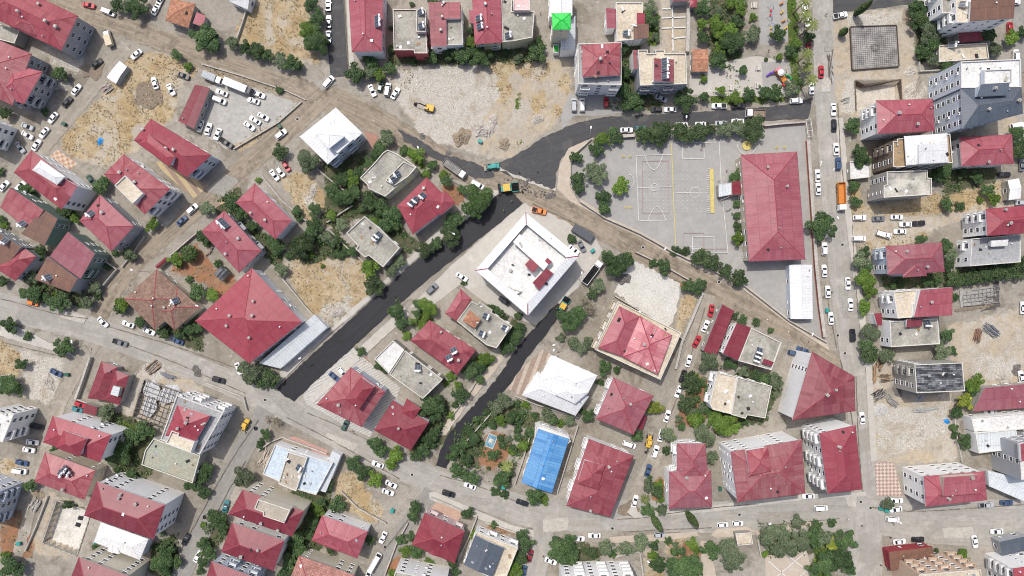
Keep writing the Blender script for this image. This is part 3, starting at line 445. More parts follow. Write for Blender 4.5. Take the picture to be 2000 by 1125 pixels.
def B(name, label, short, vols, sol=(), ch=(), ter=()):
    base = ccw(gp(vols[0]['pts'], vols[0]['h'])); c0 = cen(base); root = empty(name, (*c0, 0))
    tag(root, label, name.replace('_', ' '), 'buildings of the neighbourhood')
    LANDS.append((short, c0, math.sqrt(abs(area(base))/math.pi))); off = Vector((-c0[0], -c0[1])); tv = []; tf = []; RFO = []; nwin = 0; nb = 0
    h0 = vols[0]['h']; q0 = gp(vols[0]['pts'], h0); r0_ = vols[0].get('rise', min(3., max(.4, .2*min(math.dist(q0[0], q0[1]), math.dist(q0[1], q0[2])))))
    for vi, v in enumerate(vols):
        h = v['h']
        if vi and vols[0]['ty'] == 'H' and h >= h0+1.4: h = max(h, h0+r0_+.9)
        P = ccw(gp(v['pts'], h)); ty = v['ty']; z0 = v.get('z0', 0); over = v.get('over', .45 if ty in 'HGPYR' else .25)
        if ty == 'F': over = 0
        if ty == 'RING': over = .7
        if v.get('over') is not None: over = v['over']
        h -= .013*vi                                  # keeps neighbouring volumes of one house off the same planes
        L = [(x+off.x, y+off.y) for x, y in P]; wmat = WALL[v['wall']]; rmat = ROOF[('R', 'R2', 'R3', 'R')[len(LANDS) % 4] if v['roof'] == 'R' else v['roof']]; rg = RG.get(v['roof'], RIDGE)
        short_e = min(math.dist(L[0], L[1]), math.dist(L[1], L[2])); rise = v.get('rise', min(3., max(.4, .2*short_e)))
        Wp = inset(L, over) if over else L
        if vi and ty == 'F': Wp = inset(L, .02)
        wt = h-.22 if ty in ('H', 'G', 'S', 'PYR') else h
        mb = MB(); n = len(Wp)
        for i in range(n):
            a, b = Wp[i], Wp[(i+1) % n]; mb.face([(*a, z0), (*b, z0), (*b, wt), (*a, wt)], 0)
        if ty == 'F':
            I = inset(Wp, .28); zs = h-.55
            for i in range(n):
                a, b, ia, ib = Wp[i], Wp[(i+1) % n], I[i], I[(i+1) % n]
                mb.face([(*a, h), (*b, h), (*ib, h), (*ia, h)], 0); mb.face([(*ia, h), (*ib, h), (*ib, zs-.1), (*ia, zs-.1)], 0)
                mb.f[-2] = mb.f[-2]; mb.m[-2] = 1
        mb.build('wall', [wmat, COPING], root); rb = MB()
        if ty == 'F': I2 = inset(Wp, .2); rb.face([(*a, zs) for a in I2], 0, [(a[0], a[1]) for a in I2])
        elif ty == 'H': roof_hip(rb, L, h, rise); fascia(rb, L, h)
        elif ty == 'PYR':
            cx, cy = cen(L); ap = Vector((cx, cy, h+rise)); p = [Vector((*a, h)) for a in L]
            for i in range(len(p)): uvface(rb, [p[i], p[(i+1) % len(p)], ap], 0, p[(i+1) % len(p)]-p[i]); cap(rb, p[i], ap, 2)
            fascia(rb, L, h)
        elif ty == 'G':
            q = L; src = gp(v['pts'], v['h']); # ridge runs parallel to the first edge as written
            q = [(x+off.x, y+off.y) for x, y in src]
            if area(q) < 0: q = [q[1], q[0], q[3], q[2]]
            p = [Vector((*a, h)) for a in q]; r0 = (p[3]+p[0])/2; r1 = (p[1]+p[2])/2; r0.z = r1.z = h+rise
            uvface(rb, [p[0], p[1], r1, r0], 0, p[1]-p[0]); uvface(rb, [p[2], p[3], r0, r1], 0, p[3]-p[2]); rb.face([p[1], p[2], r1], 1, [(0, 0)]*3); rb.face([p[3], p[0], r0], 1, [(0, 0)]*3)
            cap(rb, r0, r1, 2); fascia(rb, q, h)
        elif ty == 'S':
            # slopes away from the camera-neutral first edge: the longest side is the eave
            q = L
            if math.dist(q[0], q[1]) < math.dist(q[1], q[2]): q = q[1:]+q[:1]
            p = [Vector((*a, h)) for a in q]; t_ = [p[0], p[1], p[2]+Vector((0, 0, min(rise, 1.2))), p[3]+Vector((0, 0, min(rise, 1.2)))]
            uvface(rb, t_, 0, p[1]-p[0]); rb.face([p[1], p[2], t_[2]], 1, [(0, 0)]*3); rb.face([p[3], p[0], t_[3]], 1, [(0, 0)]*3); rb.face([p[2], p[3], t_[3], t_[2]], 1, [(0, 0)]*4); fascia(rb, q, h)
        elif ty == 'RING':
            c = cen(L); k = v['inner']; I = [(c[0]+(a[0]-c[0])*k, c[1]+(a[1]-c[1])*k) for a in L]
            for i in range(4):
                j = (i+1) % 4; a, b, ia, ib = (*L[i], h), (*L[j], h), (*I[i], h+rise), (*I[j], h+rise)
                uvface(rb, [a, b, ib, ia], 0, Vector(b)-Vector(a)); rb.face([ia, ib, (*I[j], h-.9), (*I[i], h-.9)], 0, [(0, 0)]*4); cap(rb, a, ia, 2)
                rb.face([(*L[i], h-.25), (*L[j], h-.25), (*L[j], h), (*L[i], h)], 1, [(0, 0)]*4)
            rg = RIDGE
        ro = rb.build('roof', [rmat, wmat, rg], root)
        RFO.append((len(tf), ro)); k0 = len(tv); tv += [Vector(q)+Vector((c0[0], c0[1], 0)) for q in rb.v]; tf += [[i+k0 for i in f] for f in rb.f]
        # windows and balconies on every side that can be seen
        if v.get('win', 1):
            best = None; E_ = []
            for i in range(n):
                a, b = Vector(Wp[i]), Vector(Wp[(i+1) % n]); d = b-a; Ln = d.length
                if Ln < 2.4: continue
                d /= Ln; nn = Vector((d.y, -d.x)); mid = (a+b)/2-off; s_ = nn.dot(-mid)
                E_.append((a, d, nn, Ln, s_/(mid.length+1), mid))
            fl = max(1, int((wt-z0)/2.75)); bi = max(E_, key=lambda e: e[4]*e[3]) if E_ else None
            for e in E_:
                a, d, nn, Ln, s_, mid = e
                if nn.dot(-mid) < -25 or abs(mid.x) > 196 or abs(mid.y) > 116: continue
                cols = max(1, int(Ln/3.6)); isb = v.get('bal') and e is bi; ang = math.atan2(d.y, d.x); rr_ = random.Random(int(Ln*97)+int(h*31)+vi); keep = [isb or rr_.random() < v.get('wf', .66) for _ in range(cols)]; kd = [rr_.random() for _ in range(cols)]
                for f in range(fl):
                    z = z0+1.75+f*(wt-z0-.4)/fl
                    if z+1 > wt: continue
                    for c_ in range(cols):
                        u = Ln*(c_+.5)/cols; pos = a+d*u
                        if not keep[c_]: continue
                        if isb and c_ % 2 == (0 if cols > 1 else c_) and f > 0 and Ln > 5:
                            key = v['wall']
                            if key not in BALC: BALC[key] = balcony_mesh(wmat)
                            q = pos+nn*.012; obj('balcony', BALC[key], root, (q.x, q.y, z-1.15), ang); me_ = DOORW; nb += 1
                        else: me_ = WIN if isb else (WINS if kd[c_] < .3 else WIN)
                        if nwin >= 90: continue
                        q = pos+nn*.004; obj('window', me_, root, (q.x, q.y, z), ang); nwin += 1
                        if kd[c_] > .86 and f % 2: q = pos+nn*.01+d*1.3; obj('air_conditioner', ACM, root, (q.x, q.y, z-.5), ang)
    if 'house' == name or 'apartment' in name:
        # a door on the street side of the first volume
        pass
    hitf = [0]; tree = BVHTree.FromPolygons(tv, tf); rv = random.Random(len(LANDS)*13)
    for vi, v in enumerate(vols):                      # small vents, tanks and blocks on the roofs
        if v['ty'] not in 'FHSG': continue
        P2 = ccw(gp(v['pts'], v['h'])); A_ = abs(area(P2)); n2 = int(min(9, A_/26)) if v['ty'] == 'F' else int(min(3, A_/70)); xs = [p[0] for p in P2]; ys = [p[1] for p in P2]; Pi = inset(P2, 1.)
        for _ in range(n2*3):
            if n2 <= 0: break
            x, y = rv.uniform(min(xs), max(xs)), rv.uniform(min(ys), max(ys))
            if not inside(Pi, np.array([x]), np.array([y]))[0]: continue
            hit = tree.ray_cast(Vector((x, y, 100)), Vector((0, 0, -1)))
            if hit[0] is None: continue
            n2 -= 1; mb = MB(); k = rv.random()
            if v['ty'] == 'F' and k < .55: a, b_ = rv.uniform(.2, .9), rv.uniform(.15, .5); mb.box(-a, a, -b_, b_, -.1, rv.uniform(.1, .5), 0); mt_ = rv.choice([CONC, WOOD, STEEL, DARK, TANK, PALEB])
            elif k < .8: mb.tube((0, 0, -.3), (0, 0, .6), .16, 0, 8); mb.tube((0, 0, .6), (0, 0, .72), .28, 0, 8, .1); mt_ = rv.choice([STEEL, TANK])
            else: mb.box(-.4, .4, -.5, .5, -.3, .14, 0); mb.box(-.3, .3, -.4, .4, .14, .16, 0); mt_ = rv.choice([TANK, DARK, STEEL])
            o = mb.build('roof_vent', mt_, [o_ for n_, o_ in RFO if n_ <= hit[2]][-1]); o.location = (x-c0[0], y-c0[1], hit[0].z); o.rotation_euler = (0, 0, rv.uniform(0, 3.1))
    def owner(i):
        return [o_ for n_, o_ in RFO if n_ <= (i or 0)][-1]
    def drop(px, py):
        z = vols[0]['h']
        for _ in range(4):
            x, y = g(px, py, z); r = tree.ray_cast(Vector((x, y, 100)), Vector((0, 0, -1)))
            z = r[0].z if r[0] is not None else z; hitf[0] = r[2]
        return x, y, z
    for px, py in ch:
        x, y, z = drop(px, py); mb = MB(); s_ = random.uniform(.28, .42); mb.box(-s_, s_, -s_, s_, -.8, 1.0, 0); mb.box(-s_-.1, s_+.1, -s_-.1, s_+.1, 1.0, 1.12, 1); mb.box(-s_*.6, s_*.6, -s_*.6, s_*.6, 1.121, 1.3, 2)
        o = mb.build('chimney', [random.choice([TANK, CONC, CONC]), CONC, STEEL], owner(hitf[0])); o.location = (x-c0[0], y-c0[1], z); o.rotation_euler = (0, 0, random.uniform(0, 1.5))
    for s in sol:
        x, y, z = drop(s[0], s[1]); o = heater(x, y, z, s[2]); LABELQ.append((o, 'solar heater atop', x, y, 1., short, 'solar water heaters on the roofs'))
    for q in ter:
        pass
    return root
# ------------------------------------------------------------------ solar water heaters (two slanted panels, a tank, a stand)
def heater_meshes():
    p = MB(); T = Matrix.Translation((0, 0, .9)) @ Matrix.Rotation(R(32), 4, 'X')
    for x in (-1.02, .06): p.box(x, x+.96, -.95, .95, -.05, .05, 0, T); p.box(x+.06, x+.90, -.88, .88, .05, .056, 1, T)
    t = MB(); t.tube((-1.05, 1.05, 1.75), (1.05, 1.05, 1.75), .36, 0, 12); t.tube((-.35, 1.2, 2.0), (-.35, 1.2, 2.9), .28, 0, 10)
    f = MB()
    for x in (-.9, .9):
        f.tube((x, 1.0, 0), (x, 1.0, 1.42), .05, 0, 6); f.tube((x, -.75, 0), (x, -.75, .45), .05, 0, 6); f.tube((x, -.75, .06), (x, 1.0, .06), .04, 0, 6)
    return p.mesh('panel', [STEEL, PANEL]), t.mesh('tank', TANK, False), f.mesh('stand', STEEL)
HEAT = heater_meshes()
def heater(x, y, z, ang):
    r = empty('solar_water_heater', (x, y, z+.02), R(180+ang)); r['category'] = 'solar heater'
    for nm, m in zip(('panel', 'tank', 'stand'), HEAT): obj(nm, m, r)
    return r
# ------------------------------------------------------------------ trees
def leafmat(name, c1, c2, c3):
    t = NT(name); v = t.n('ShaderNodeVertexColor', None, layer_name='leaf').outputs[0]; x = t.n('ShaderNodeSeparateColor', {0: v}).outputs
    rnd = t.n('ShaderNodeObjectInfo').outputs['Random']
    c = t.mix(x[0], c1, c2); c = t.mix(t.math('MULTIPLY', x[1], .55), c, c3); k = t.ramp(rnd, 0, 1, .78, 1.28, False)
    c = t.mix(1., c, t.n('ShaderNodeCombineColor', {0: k, 1: k, 2: t.math('MULTIPLY', k, .95)}).outputs[0], 'MULTIPLY')
    t.fin(c, .55, .25); t.b.inputs['Transmission Weight'].default_value = 0
    return t.m
LEAF = {'d': leafmat('leaf_green', (.028, .060, .022), (.072, .125, .044), (.13, .18, .072)), 'b': leafmat('leaf_bright', (.055, .11, .016), (.125, .20, .034), (.21, .27, .05)),
 'o': leafmat('leaf_olive', (.06, .088, .048), (.14, .175, .10), (.24, .265, .175)), 'c': leafmat('leaf_pine', (.022, .045, .018), (.062, .096, .036), (.12, .15, .06)),
 'k': leafmat('leaf_dense', (.03, .062, .018), (.065, .11, .03), (.09, .15, .04)), 's': leafmat('leaf_round', (.05, .09, .025), (.10, .16, .045), (.16, .22, .07)),
 'y': leafmat('leaf_yellow', (.10, .14, .02), (.30, .33, .06), (.40, .38, .06)), 'x': leafmat('leaf_dry', (.17, .15, .11), (.26, .23, .18), (.32, .29, .23)), 'p': leafmat('leaf_palm', (.10, .14, .035), (.20, .24, .07), (.30, .31, .12)), 'y2': leafmat('leaf_cypress', (.022, .045, .015), (.06, .09, .03), (.09, .13, .04))}
BARK = mottled('bark', (.16, .12, .085), (.09, .07, .05), 2., 6., kind='obj'); BARKP = mottled('palm_bark', (.25, .20, .15), (.15, .12, .09), 2., 6., kind='obj')
def leafcloud(name, C, Nn, size, tint, jit, mat):
    """C centres, Nn normals, one quad each; tint per leaf"""
    n = len(C); Nn = Nn+rng.normal(0, jit, Nn.shape); Nn /= np.linalg.norm(Nn, axis=1, keepdims=True)+1e-9
    u = np.cross(Nn, rng.normal(0, 1, (n, 3))); u /= np.linalg.norm(u, axis=1, keepdims=True)+1e-9; w = np.cross(Nn, u)
    s = size*rng.uniform(.6, 1.35, (n, 1)); v = np.stack([C-u*s-w*s*.25, C+u*s*.1-w*s*.75, C+u*s+w*s*.2, C-u*s*.15+w*s*.75], 1).reshape(-1, 3)
    me = bpy.data.meshes.new(name); me.vertices.add(4*n); me.vertices.foreach_set('co', v.ravel()); me.loops.add(4*n); me.loops.foreach_set('vertex_index', np.arange(4*n)); me.polygons.add(n); me.polygons.foreach_set('loop_start', np.arange(n)*4); me.update(calc_edges=True)
    a = me.color_attributes.new('leaf', 'FLOAT_COLOR', 'POINT'); t = np.concatenate([tint, np.zeros((n, 1)), np.ones((n, 1))], 1); a.data.foreach_set('color', np.repeat(t, 4, 0).ravel()); me.materials.append(mat)
    return me
def crown_mesh(seed, n, leaf, style='d'):
    r = np.random.default_rng(seed); C = []; N_ = []; T_ = []
    if style == 's': lobes = [((0, 0, .1), .92)]
    else:
        k = {'d': 17, 'c': 24, 'o': 20, 'x': 14}.get(style, 11); lobes = [((0, 0, .12), .5)]
        for i in range(k):
            a = 2*math.pi*(i*.618+r.uniform(-.08, .08)); rr = r.uniform(.30, .84)*(1.06 if i % 3 else .72); lobes.append(((rr*math.cos(a), rr*math.sin(a), r.uniform(-.25, .42)*(1.1-rr)), r.uniform(.13, .40)))
    tot = sum(l[1]**2 for l in lobes)
    for (c, rad) in lobes:
        m = int(n*rad**2/tot); d = r.normal(0, 1, (m, 3)); d /= np.linalg.norm(d, axis=1, keepdims=True); d[:, 2] = np.where(d[:, 2] < -.2, -d[:, 2], d[:, 2])
        q = rad*r.uniform(.45 if style != 'x' else .2, 1.08, (m, 1))**.6; p = np.array(c)+d*q*np.array([1, 1, .85])
        C.append(p); N_.append(d*.8+np.array([0, 0, .7])); lt = r.uniform(-.15, .75)
        T_.append(np.stack([np.clip(lt+r.normal(0, .3, m), 0, 1), (r.uniform(0, 1, m)**3)*r.uniform(.3, 1)], 1))
    return leafcloud('crown', np.concatenate(C), np.concatenate(N_), leaf, np.concatenate(T_), .75, LEAF['d'])
CR = {}
for st, base in (('d', 10), ('c', 40), ('o', 70)):
    CR[st] = [[crown_mesh(base+i, 700, .118, st) for i in range(4)], [crown_mesh(base+10+i, 2200, .072, st) for i in range(7)], [crown_mesh(base+20+i, 6000, .046, st) for i in range(4)]]
CR['s'] = [[crown_mesh(99, 500, .14, 's')], [crown_mesh(98, 1300, .10, 's')], [crown_mesh(97, 3000, .07, 's')]]
CR['x'] = [[crown_mesh(120, 160, .10, 'x')], [crown_mesh(121, 380, .07, 'x')], [crown_mesh(122, 600, .06, 'x')]]
CR['k'] = CR['d']; CR['b'] = CR['d']; CR['y'] = CR['d']
def trunk_mesh():
    mb = MB(); mb.tube((0, 0, 0), (.02, .01, 1.), .10, 0, 7, .07)
    for a in (0, 1.3, 2.6, 3.9, 5.1): mb.tube((.02, .01, .9), (.42*math.cos(a), .42*math.sin(a), 1.55), .055, 0, 5, .02)
    return mb.mesh('trunk', BARK)
TRUNK = trunk_mesh()
TONE = {'d': 'dark', 'b': 'bright', 'o': 'grey-green', 'c': 'dark', 'k': 'dense', 's': 'clipped', 'y': 'yellowish', 'x': 'sparse'}
def T(px, py, r, k):
    rm = r*S*.985; big = r >= 10.5
    name = ('pine_tree' if k == 'c' else 'olive_tree' if k == 'o' else 'tree') if big else 'shrub'
    zc = min(5.2, .62*rm+1.15) if big else .55*rm+.12; x, y = g(px, py, zc); rm *= (H-zc)/H
    e = empty(name, (x, y, 0), random.uniform(0, 6.28)); st = k if k in CR else 'd'; cls = 0 if r < 9 else 1 if r < 19.5 else 2
    me = random.choice(CR[st][cls]); o = obj('crown', me, e, (0, 0, zc)); o.scale = (rm*random.uniform(1., 1.18), rm*random.uniform(1., 1.18), rm*random.uniform(.78, 1.0))
    o.material_slots[0].link = 'OBJECT'; o.material_slots[0].material = LEAF[k]
    t = obj('trunk', TRUNK, e); th = max(.1, zc-.25*rm); t.scale = (rm*.8, rm*.8, th/1.1)
    kind = {'pine_tree': 'pine', 'olive_tree': 'olive tree', 'tree': 'tree', 'shrub': 'shrub'}[name]; e['category'] = name.replace('_', ' ')
    size = ('small' if r < 13 else 'large' if r >= 18.5 else 'mid-sized') if big else ('tiny' if r < 8 else 'small')
    tone = TONE[k] if name != 'olive_tree' else 'pale'
    LABELQ.append((e, f'{size} {tone} {kind}', x, y, r, None, {'tree': 'broad leaved trees', 'pine_tree': 'dark pine like trees', 'olive_tree': 'pale grey green trees', 'shrub': 'low garden shrubs'}[name]))
def frond_mesh(n=13):
    C, N_, T_ = [], [], []
    for i in range(n):
        a = 2*math.pi*i/n+random.uniform(-.12, .12); el = random.uniform(.05, .75)
        for s in np.linspace(.12, 1, 15):
            z = .5*el*s*1.3-.62*s*s; rr = s*(1-.12*el)
            for side in (-1, 1): C.append((rr*math.cos(a)-side*.05*math.sin(a), rr*math.sin(a)+side*.05*math.cos(a), z)); N_.append((-.3*math.cos(a), -.3*math.sin(a), 1)); T_.append((random.random()*.8, random.random()*.6))
    return leafcloud('crown', np.array(C), np.array(N_), .085, np.array(T_), .25, LEAF['p'])
PALM = [frond_mesh(), frond_mesh(15)]
def P(bx, by, cx, cy):
    b = Vector(g(bx, by)); k = math.dist((bx, by), (1000, 562.5))/max(1, math.dist((cx, cy), (1000, 562.5))); h = max(2.2, min(12, H*(1-k))); x, y = b
    e = empty('palm_tree', (x, y, 0), random.uniform(0, 6)); e['category'] = 'palm tree'
    mb = MB(); mb.tube((0, 0, 0), (.1, .05, h*.5), .30, 0, 9, .24); mb.tube((.1, .05, h*.5), (.05, 0, h), .24, 0, 9, .2); mb.build('trunk', BARKP, e)
    o = obj('crown', random.choice(PALM), e, (.05, 0, h)); s = 2.3 if h > 4 else 1.7; o.scale = (s, s, s)
    LABELQ.append((e, 'tall palm' if h > 4 else 'young palm', x, y, 10, None, 'palm trees'))
def CY(bx, by, cx, cy):
    x, y = g(bx, by); h = min(15, H*(1-math.dist((bx, by), (1000, 562.5))/math.dist((cx, cy), (1000, 562.5)))); n = 2600
    t = rng.uniform(0, 1, n)**.8; a = rng.uniform(0, 6.28, n); rr = (1.15*np.sin(np.pi*np.clip(t*.86+.14, 0, 1))**.7)*rng.uniform(.75, 1.08, n)
    C = np.stack([rr*np.cos(a), rr*np.sin(a), .8+t*(h-.8)], 1); N_ = np.stack([np.cos(a), np.sin(a), .6+0*a], 1)
    e = empty('cypress_tree', (x, y, 0)); e['category'] = 'cypress'; obj('crown', leafcloud('crown', C, N_, .26, rng.uniform(0, 1, (n, 2)), .5, LEAF['y2']), e)
    tr = obj('trunk', TRUNK, e); tr.scale = (1.6, 1.6, 1.2)
    LABELQ.append((e, 'tall slim cypress' if h > 8 else 'short slim cypress', x, y, h, None, 'cypresses'))
# ------------------------------------------------------------------ cars
def carpaint(name, col, rough=.28):
    t = NT('paint_'+name); P_ = t.coord('obj'); f = t.ramp(t.noise(P_, 1.5, 3), .3, .75, .9, 1.05)
    t.fin(t.mix(1., col, t.n('ShaderNodeCombineColor', {0: f, 1: f, 2: f}).outputs[0], 'MULTIPLY'), rough, .5); t.b.inputs['Coat Weight'].default_value = .4; return t.m
PAINTS = {k: carpaint(k, c) for k, c in dict(white=(.78, .78, .77), silver=(.42, .44, .46), grey=(.16, .17, .18), black=(.018, .018, .022), red=(.42, .02, .03), blue=(.045, .085, .175), teal=(.05, .20, .22), green=(.04, .10, .08), orange=(.75, .20, .03), maroon=(.22, .02, .03)).items()}
PAINTS['blue2'] = carpaint('light_blue', (.30, .42, .60))
CARGLASS = NT('car_glass').fin((.015, .02, .026), .08, .6)
def rrect(x0, x1, w, r, z, nose=1., n=4):
    out = []
    for (cx, cy, a0) in ((x1-r*nose, w-r, 0), (x0+r, w-r, 90), (x0+r, -w+r, 180), (x1-r*nose, -w+r, 270)):
        rx = r*nose if a0 in (0, 270) else r
        for k in range(n+1): a = R(a0+90*k/n); out.append((cx+rx*math.cos(a), cy+r*math.sin(a), z))
    return out
SPEC = {'sedan': (4.45, 1.80, 1.45, .92, (-1.68, 1.05), (-.98, .28)), 'hatchback': (3.95, 1.74, 1.5, .95, (-1.86, .98), (-1.5, .25)), 'suv': (4.6, 1.9, 1.72, 1.08, (-2.12, 1.1), (-1.85, .42)),
 'van': (4.85, 1.9, 1.88, 1.12, (-2.34, 1.6), (-2.2, .95)), 'pickup': (5.2, 1.88, 1.75, 1.05, (-.75, 1.42), (-.5, .78)), 'flatbed': (5.4, 1.95, 1.95, 1.15, (.55, 2.35), (.62, 1.75)), 'minibus': (7.4, 2.1, 2.6, 1.3, (-3.55, 3.4), (-3.5, 2.9))}
def car_meshes(kind):
    L, Wd, Hh, hd, cb, ct = SPEC[kind]; w = Wd/2; x0, x1 = -L/2, L/2; b = MB()
    b.loft([rrect(x0+.1, x1-.1, w-.1, .3, .26, 1.3), rrect(x0, x1, w, .38, .5, 1.5), rrect(x0, x1-.03, w, .38, hd-.16, 1.5), rrect(x0+.12, x1-.16, w-.07, .34, hd, 1.5)], 0)
    tw = w-.24; mid = (cb[0]+cb[1])/2
    lo = rrect(cb[0], cb[1], w-.1, .22, hd-.01); hi = rrect(ct[0], ct[1], tw, .2, Hh-.05); hi2 = rrect(ct[0]+.12, ct[1]-.12, tw-.1, .16, Hh); b.loft([lo, hi, hi2], 0)
    if kind in ('pickup', 'flatbed'):
        xb = cb[0]-.12
        if kind == 'pickup': b.box(x0+.12, xb, -w+.04, -w+.14, hd, hd+.28, 0); b.box(x0+.12, xb, w-.14, w-.04, hd, hd+.28, 0); b.box(x0+.05, x0+.14, -w+.14, w-.14, hd, hd+.28, 0); b.box(x0+.14, xb, -w+.14, w-.14, hd-.05, hd+.012, 1)
        else: b.box(x0, xb, -w, w, hd-.25, hd-.1, 2); b.box(x0, xb, -w, -w+.07, hd-.1, hd+.35, 2); b.box(x0, xb, w-.07, w, hd-.1, hd+.35, 2); b.box(x0, x0+.07, -w+.07, w-.07, hd-.1, hd+.35, 2)
    b.box(x1-.34, x1-.12, -w+.16, -w+.55, hd-.3, hd-.12, 3); b.box(x1-.34, x1-.12, w-.55, w-.16, hd-.3, hd-.12, 3)
    b.box(mid+.75, mid+.95, -w-.14, -w+.12, hd, hd+.14, 0); b.box(mid+.75, mid+.95, w-.12, w+.14, hd, hd+.14, 0)
    def pane(A, Bq, s0=.1, s1=.9, t0=.12, t1=.92, out=.018):
        (a0, a1), (b0, b1) = [[Vector(p) for p in q] for q in (A, Bq)]; f = lambda s, t: (a0.lerp(a1, s)).lerp(b0.lerp(b1, s), t)
        q = [f(s0, t0), f(s1, t0), f(s1, t1), f(s0, t1)]; n = (q[1]-q[0]).cross(q[2]-q[0]).normalized()
        return [p+n*out for p in q]
    zb, zt = hd, Hh-.05; ws = MB(); ws.face(pane(((cb[1], -w+.12, zb), (cb[1], w-.12, zb)), ((ct[1], -tw, zt), (ct[1], tw, zt)), .06, .94, .06, .97))
    rw = MB(); rw.face(pane(((cb[0], w-.12, zb), (cb[0], -w+.12, zb)), ((ct[0], tw, zt), (ct[0], -tw, zt)), .1, .9, .12, .92)); out = [('body', b.mesh('body', [PAINTS['white'], DARK, WOOD, FRAME])), ('windscreen', ws.mesh('windscreen', CARGLASS)), ('rear_window', rw.mesh('rear_window', CARGLASS))]
    for s in (-1, 1):
        sw = MB(); A = ((cb[0], s*(w-.1), zb), (cb[1], s*(w-.1), zb)); Bq = ((ct[0], s*tw, zt), (ct[1], s*tw, zt))
        if s > 0: A, Bq = A[::-1], Bq[::-1]
        sw.face(pane(A, Bq, .1, .9, .1, .9)); out.append(('side_window', sw.mesh('side_window', CARGLASS)))
    wl = MB(); wl.tube((0, -.11, 0), (0, .11, 0), .32, 0, 12); wl.tube((0, -.115, 0), (0, .115, 0), .18, 1, 10); wm = wl.mesh('wheel', [DARK, STEEL])
    return out, wm, [(sx*L*.29, sy*(w-.12), .32) for sx in (-1, 1) for sy in (-1, 1)]
CARS = {k: car_meshes(k) for k in SPEC}
KN = {'sedan': ('car', 'car'), 'hatchback': ('car', 'small car'), 'suv': ('car', 'tall car'), 'van': ('van', 'van'), 'pickup': ('pickup_truck', 'pickup'), 'flatbed': ('pickup_truck', 'flatbed pickup'), 'minibus': ('minibus', 'minibus')}
NC = [0]
def C(px, py, ang, col, kind):
    x, y = g(px, py, .8); e = empty(KN[kind][0], (x, y, .02), R(ang+(180 if NC[0] % 3 == 1 and kind == 'sedan' else 0))); NC[0] += 1; e['category'] = KN[kind][0].replace('_', ' ')
    parts, wm, wp = CARS[kind]
    for nm, m in parts:
        o = obj(nm, m, e)
        if nm == 'body': o.material_slots[0].link = 'OBJECT'; o.material_slots[0].material = PAINTS[col]
    for q in wp: obj('wheel', wm, e, q)
    cn = {'maroon': 'dark red', 'teal': 'teal'}.get(col, col)
    LABELQ.append((e, f'{cn} {KN[kind][1]}', x, y, 10, None, {'car': 'cars about the neighbourhood', 'van': 'vans about the neighbourhood', 'pickup_truck': 'pickup trucks', 'minibus': 'minibuses'}[KN[kind][0]]))
    return e
# ---- row 1
B('apartment_building','long red apartment block with pale ribbed metal panel and bare grey end wall','the long red grey-ended block',[
 V('H',[(-30,27),(120,99),(153,31),(3,-41)],10.5,'R','g'),
 V('H',[(26,52),(68,70),(82,42),(40,24)],11.2,'R','g',z0=9.5,win=0),
 V('F',[(-20,40),(38,60),(28,85),(-30,70)],5,'C','c')],ch=[(37,23),(78,9),(91,42),(111,53)])
B('apartment_building','red hipped apartment block with faded ribbed wing and grey balconies','the red block with ribbed wing',[
 V('H',[(-45,60),(62,105),(24,206),(-75,160)],10,'R','g',bal=1),
 V('H',[(20,124),(84,140),(47,203),(-14,186)],9.6,'K','g',bal=1)])
B('hut','white site hut with grey side strip beside a stony track','the white site hut',[
 V('G',[(208,151),(226,164),(248,130),(234,119)],2.8,'W','g',over=.1,rise=.3)])
B('house','house under an orange tiled hip roof with a dark drive beside it','the orange tiled house',[
 V('H',[(334,-3),(382,7),(368,55),(323,40)],4.5,'O','c')])
B('shed','pale pink metal shed beside the orange tiled house','the pale pink shed',[V('S',[(386,25),(402,31),(397,52),(378,47)],3,'K','c',over=.2)])
B('warehouse','white metal warehouse corner beyond the dry grass field','the white warehouse by the field',[V('G',[(444,-18),(494,-14),(484,19),(448,3)],4,'W','w',over=.2)])
B('apartment_building','tall pink red hipped block beside the old grey side street with a cut in terrace','the pink red side-street block',[
 V('H',[(680,-22),(749,-22),(746,100),(687,102)],9,'K','w')],sol=[(737,38,95),(737,49,95)],ter=[(721,28,748,59)])
B('house','flat concrete house with red side walls and roof terrace','the flat concrete house with red walls',[
 V('F',[(767,18),(829,17),(835,104),(809,104),(808,98),(769,98)],7.5,'C','r'),
 V('F',[(813,20),(832,19),(832,62),(813,62)],9.5,'C','k',z0=7.5,win=0)],sol=[(821,26,100),(822,53,100)])
B('house','red roofed house stepped round a small concrete terrace','the red house stepped round a terrace',[
 V('F',[(868,8),(902,8),(904,87),(868,88)],7,'C','w'),
 V('S',[(837,5),(871,4),(873,90),(842,92)],7.9,'R','w',rise=.5),
 V('S',[(868,5),(899,4),(900,36),(868,37)],8.1,'R','w',win=0,rise=.4)],ch=[(867,7),(864,34),(861,60)])
B('house','pink red hip roofed house with olive balcony front','the pink red olive-fronted house',[
 V('H',[(921,-20),(978,-20),(981,83),(927,87)],8.5,'K','y'),
 V('S',[(916,21),(932,21),(932,46),(918,46)],8.4,'K','y',win=0)],sol=[(934,38,95),(936,54,100)],ch=[(948,9)])
B('house','flat grey stained concrete house with a pale pink upstairs room','the stained concrete pink-roomed house',[
 V('F',[(979,-10),(1000,-10),(1000,22),(1044,22),(1040,73),(1004,80),(981,82)],8,'C','y'),
 V('F',[(1001,-14),(1035,-14),(1035,20),(1003,20)],10,'P','k',z0=7.8,win=0)],sol=[(991,71,95)])
B('tower','narrow grey tower with bright green pyramid roof','the green roofed tower',[
 V('H',[(1077,26),(1115,25),(1115,58),(1079,58)],16.5,'G','t')])
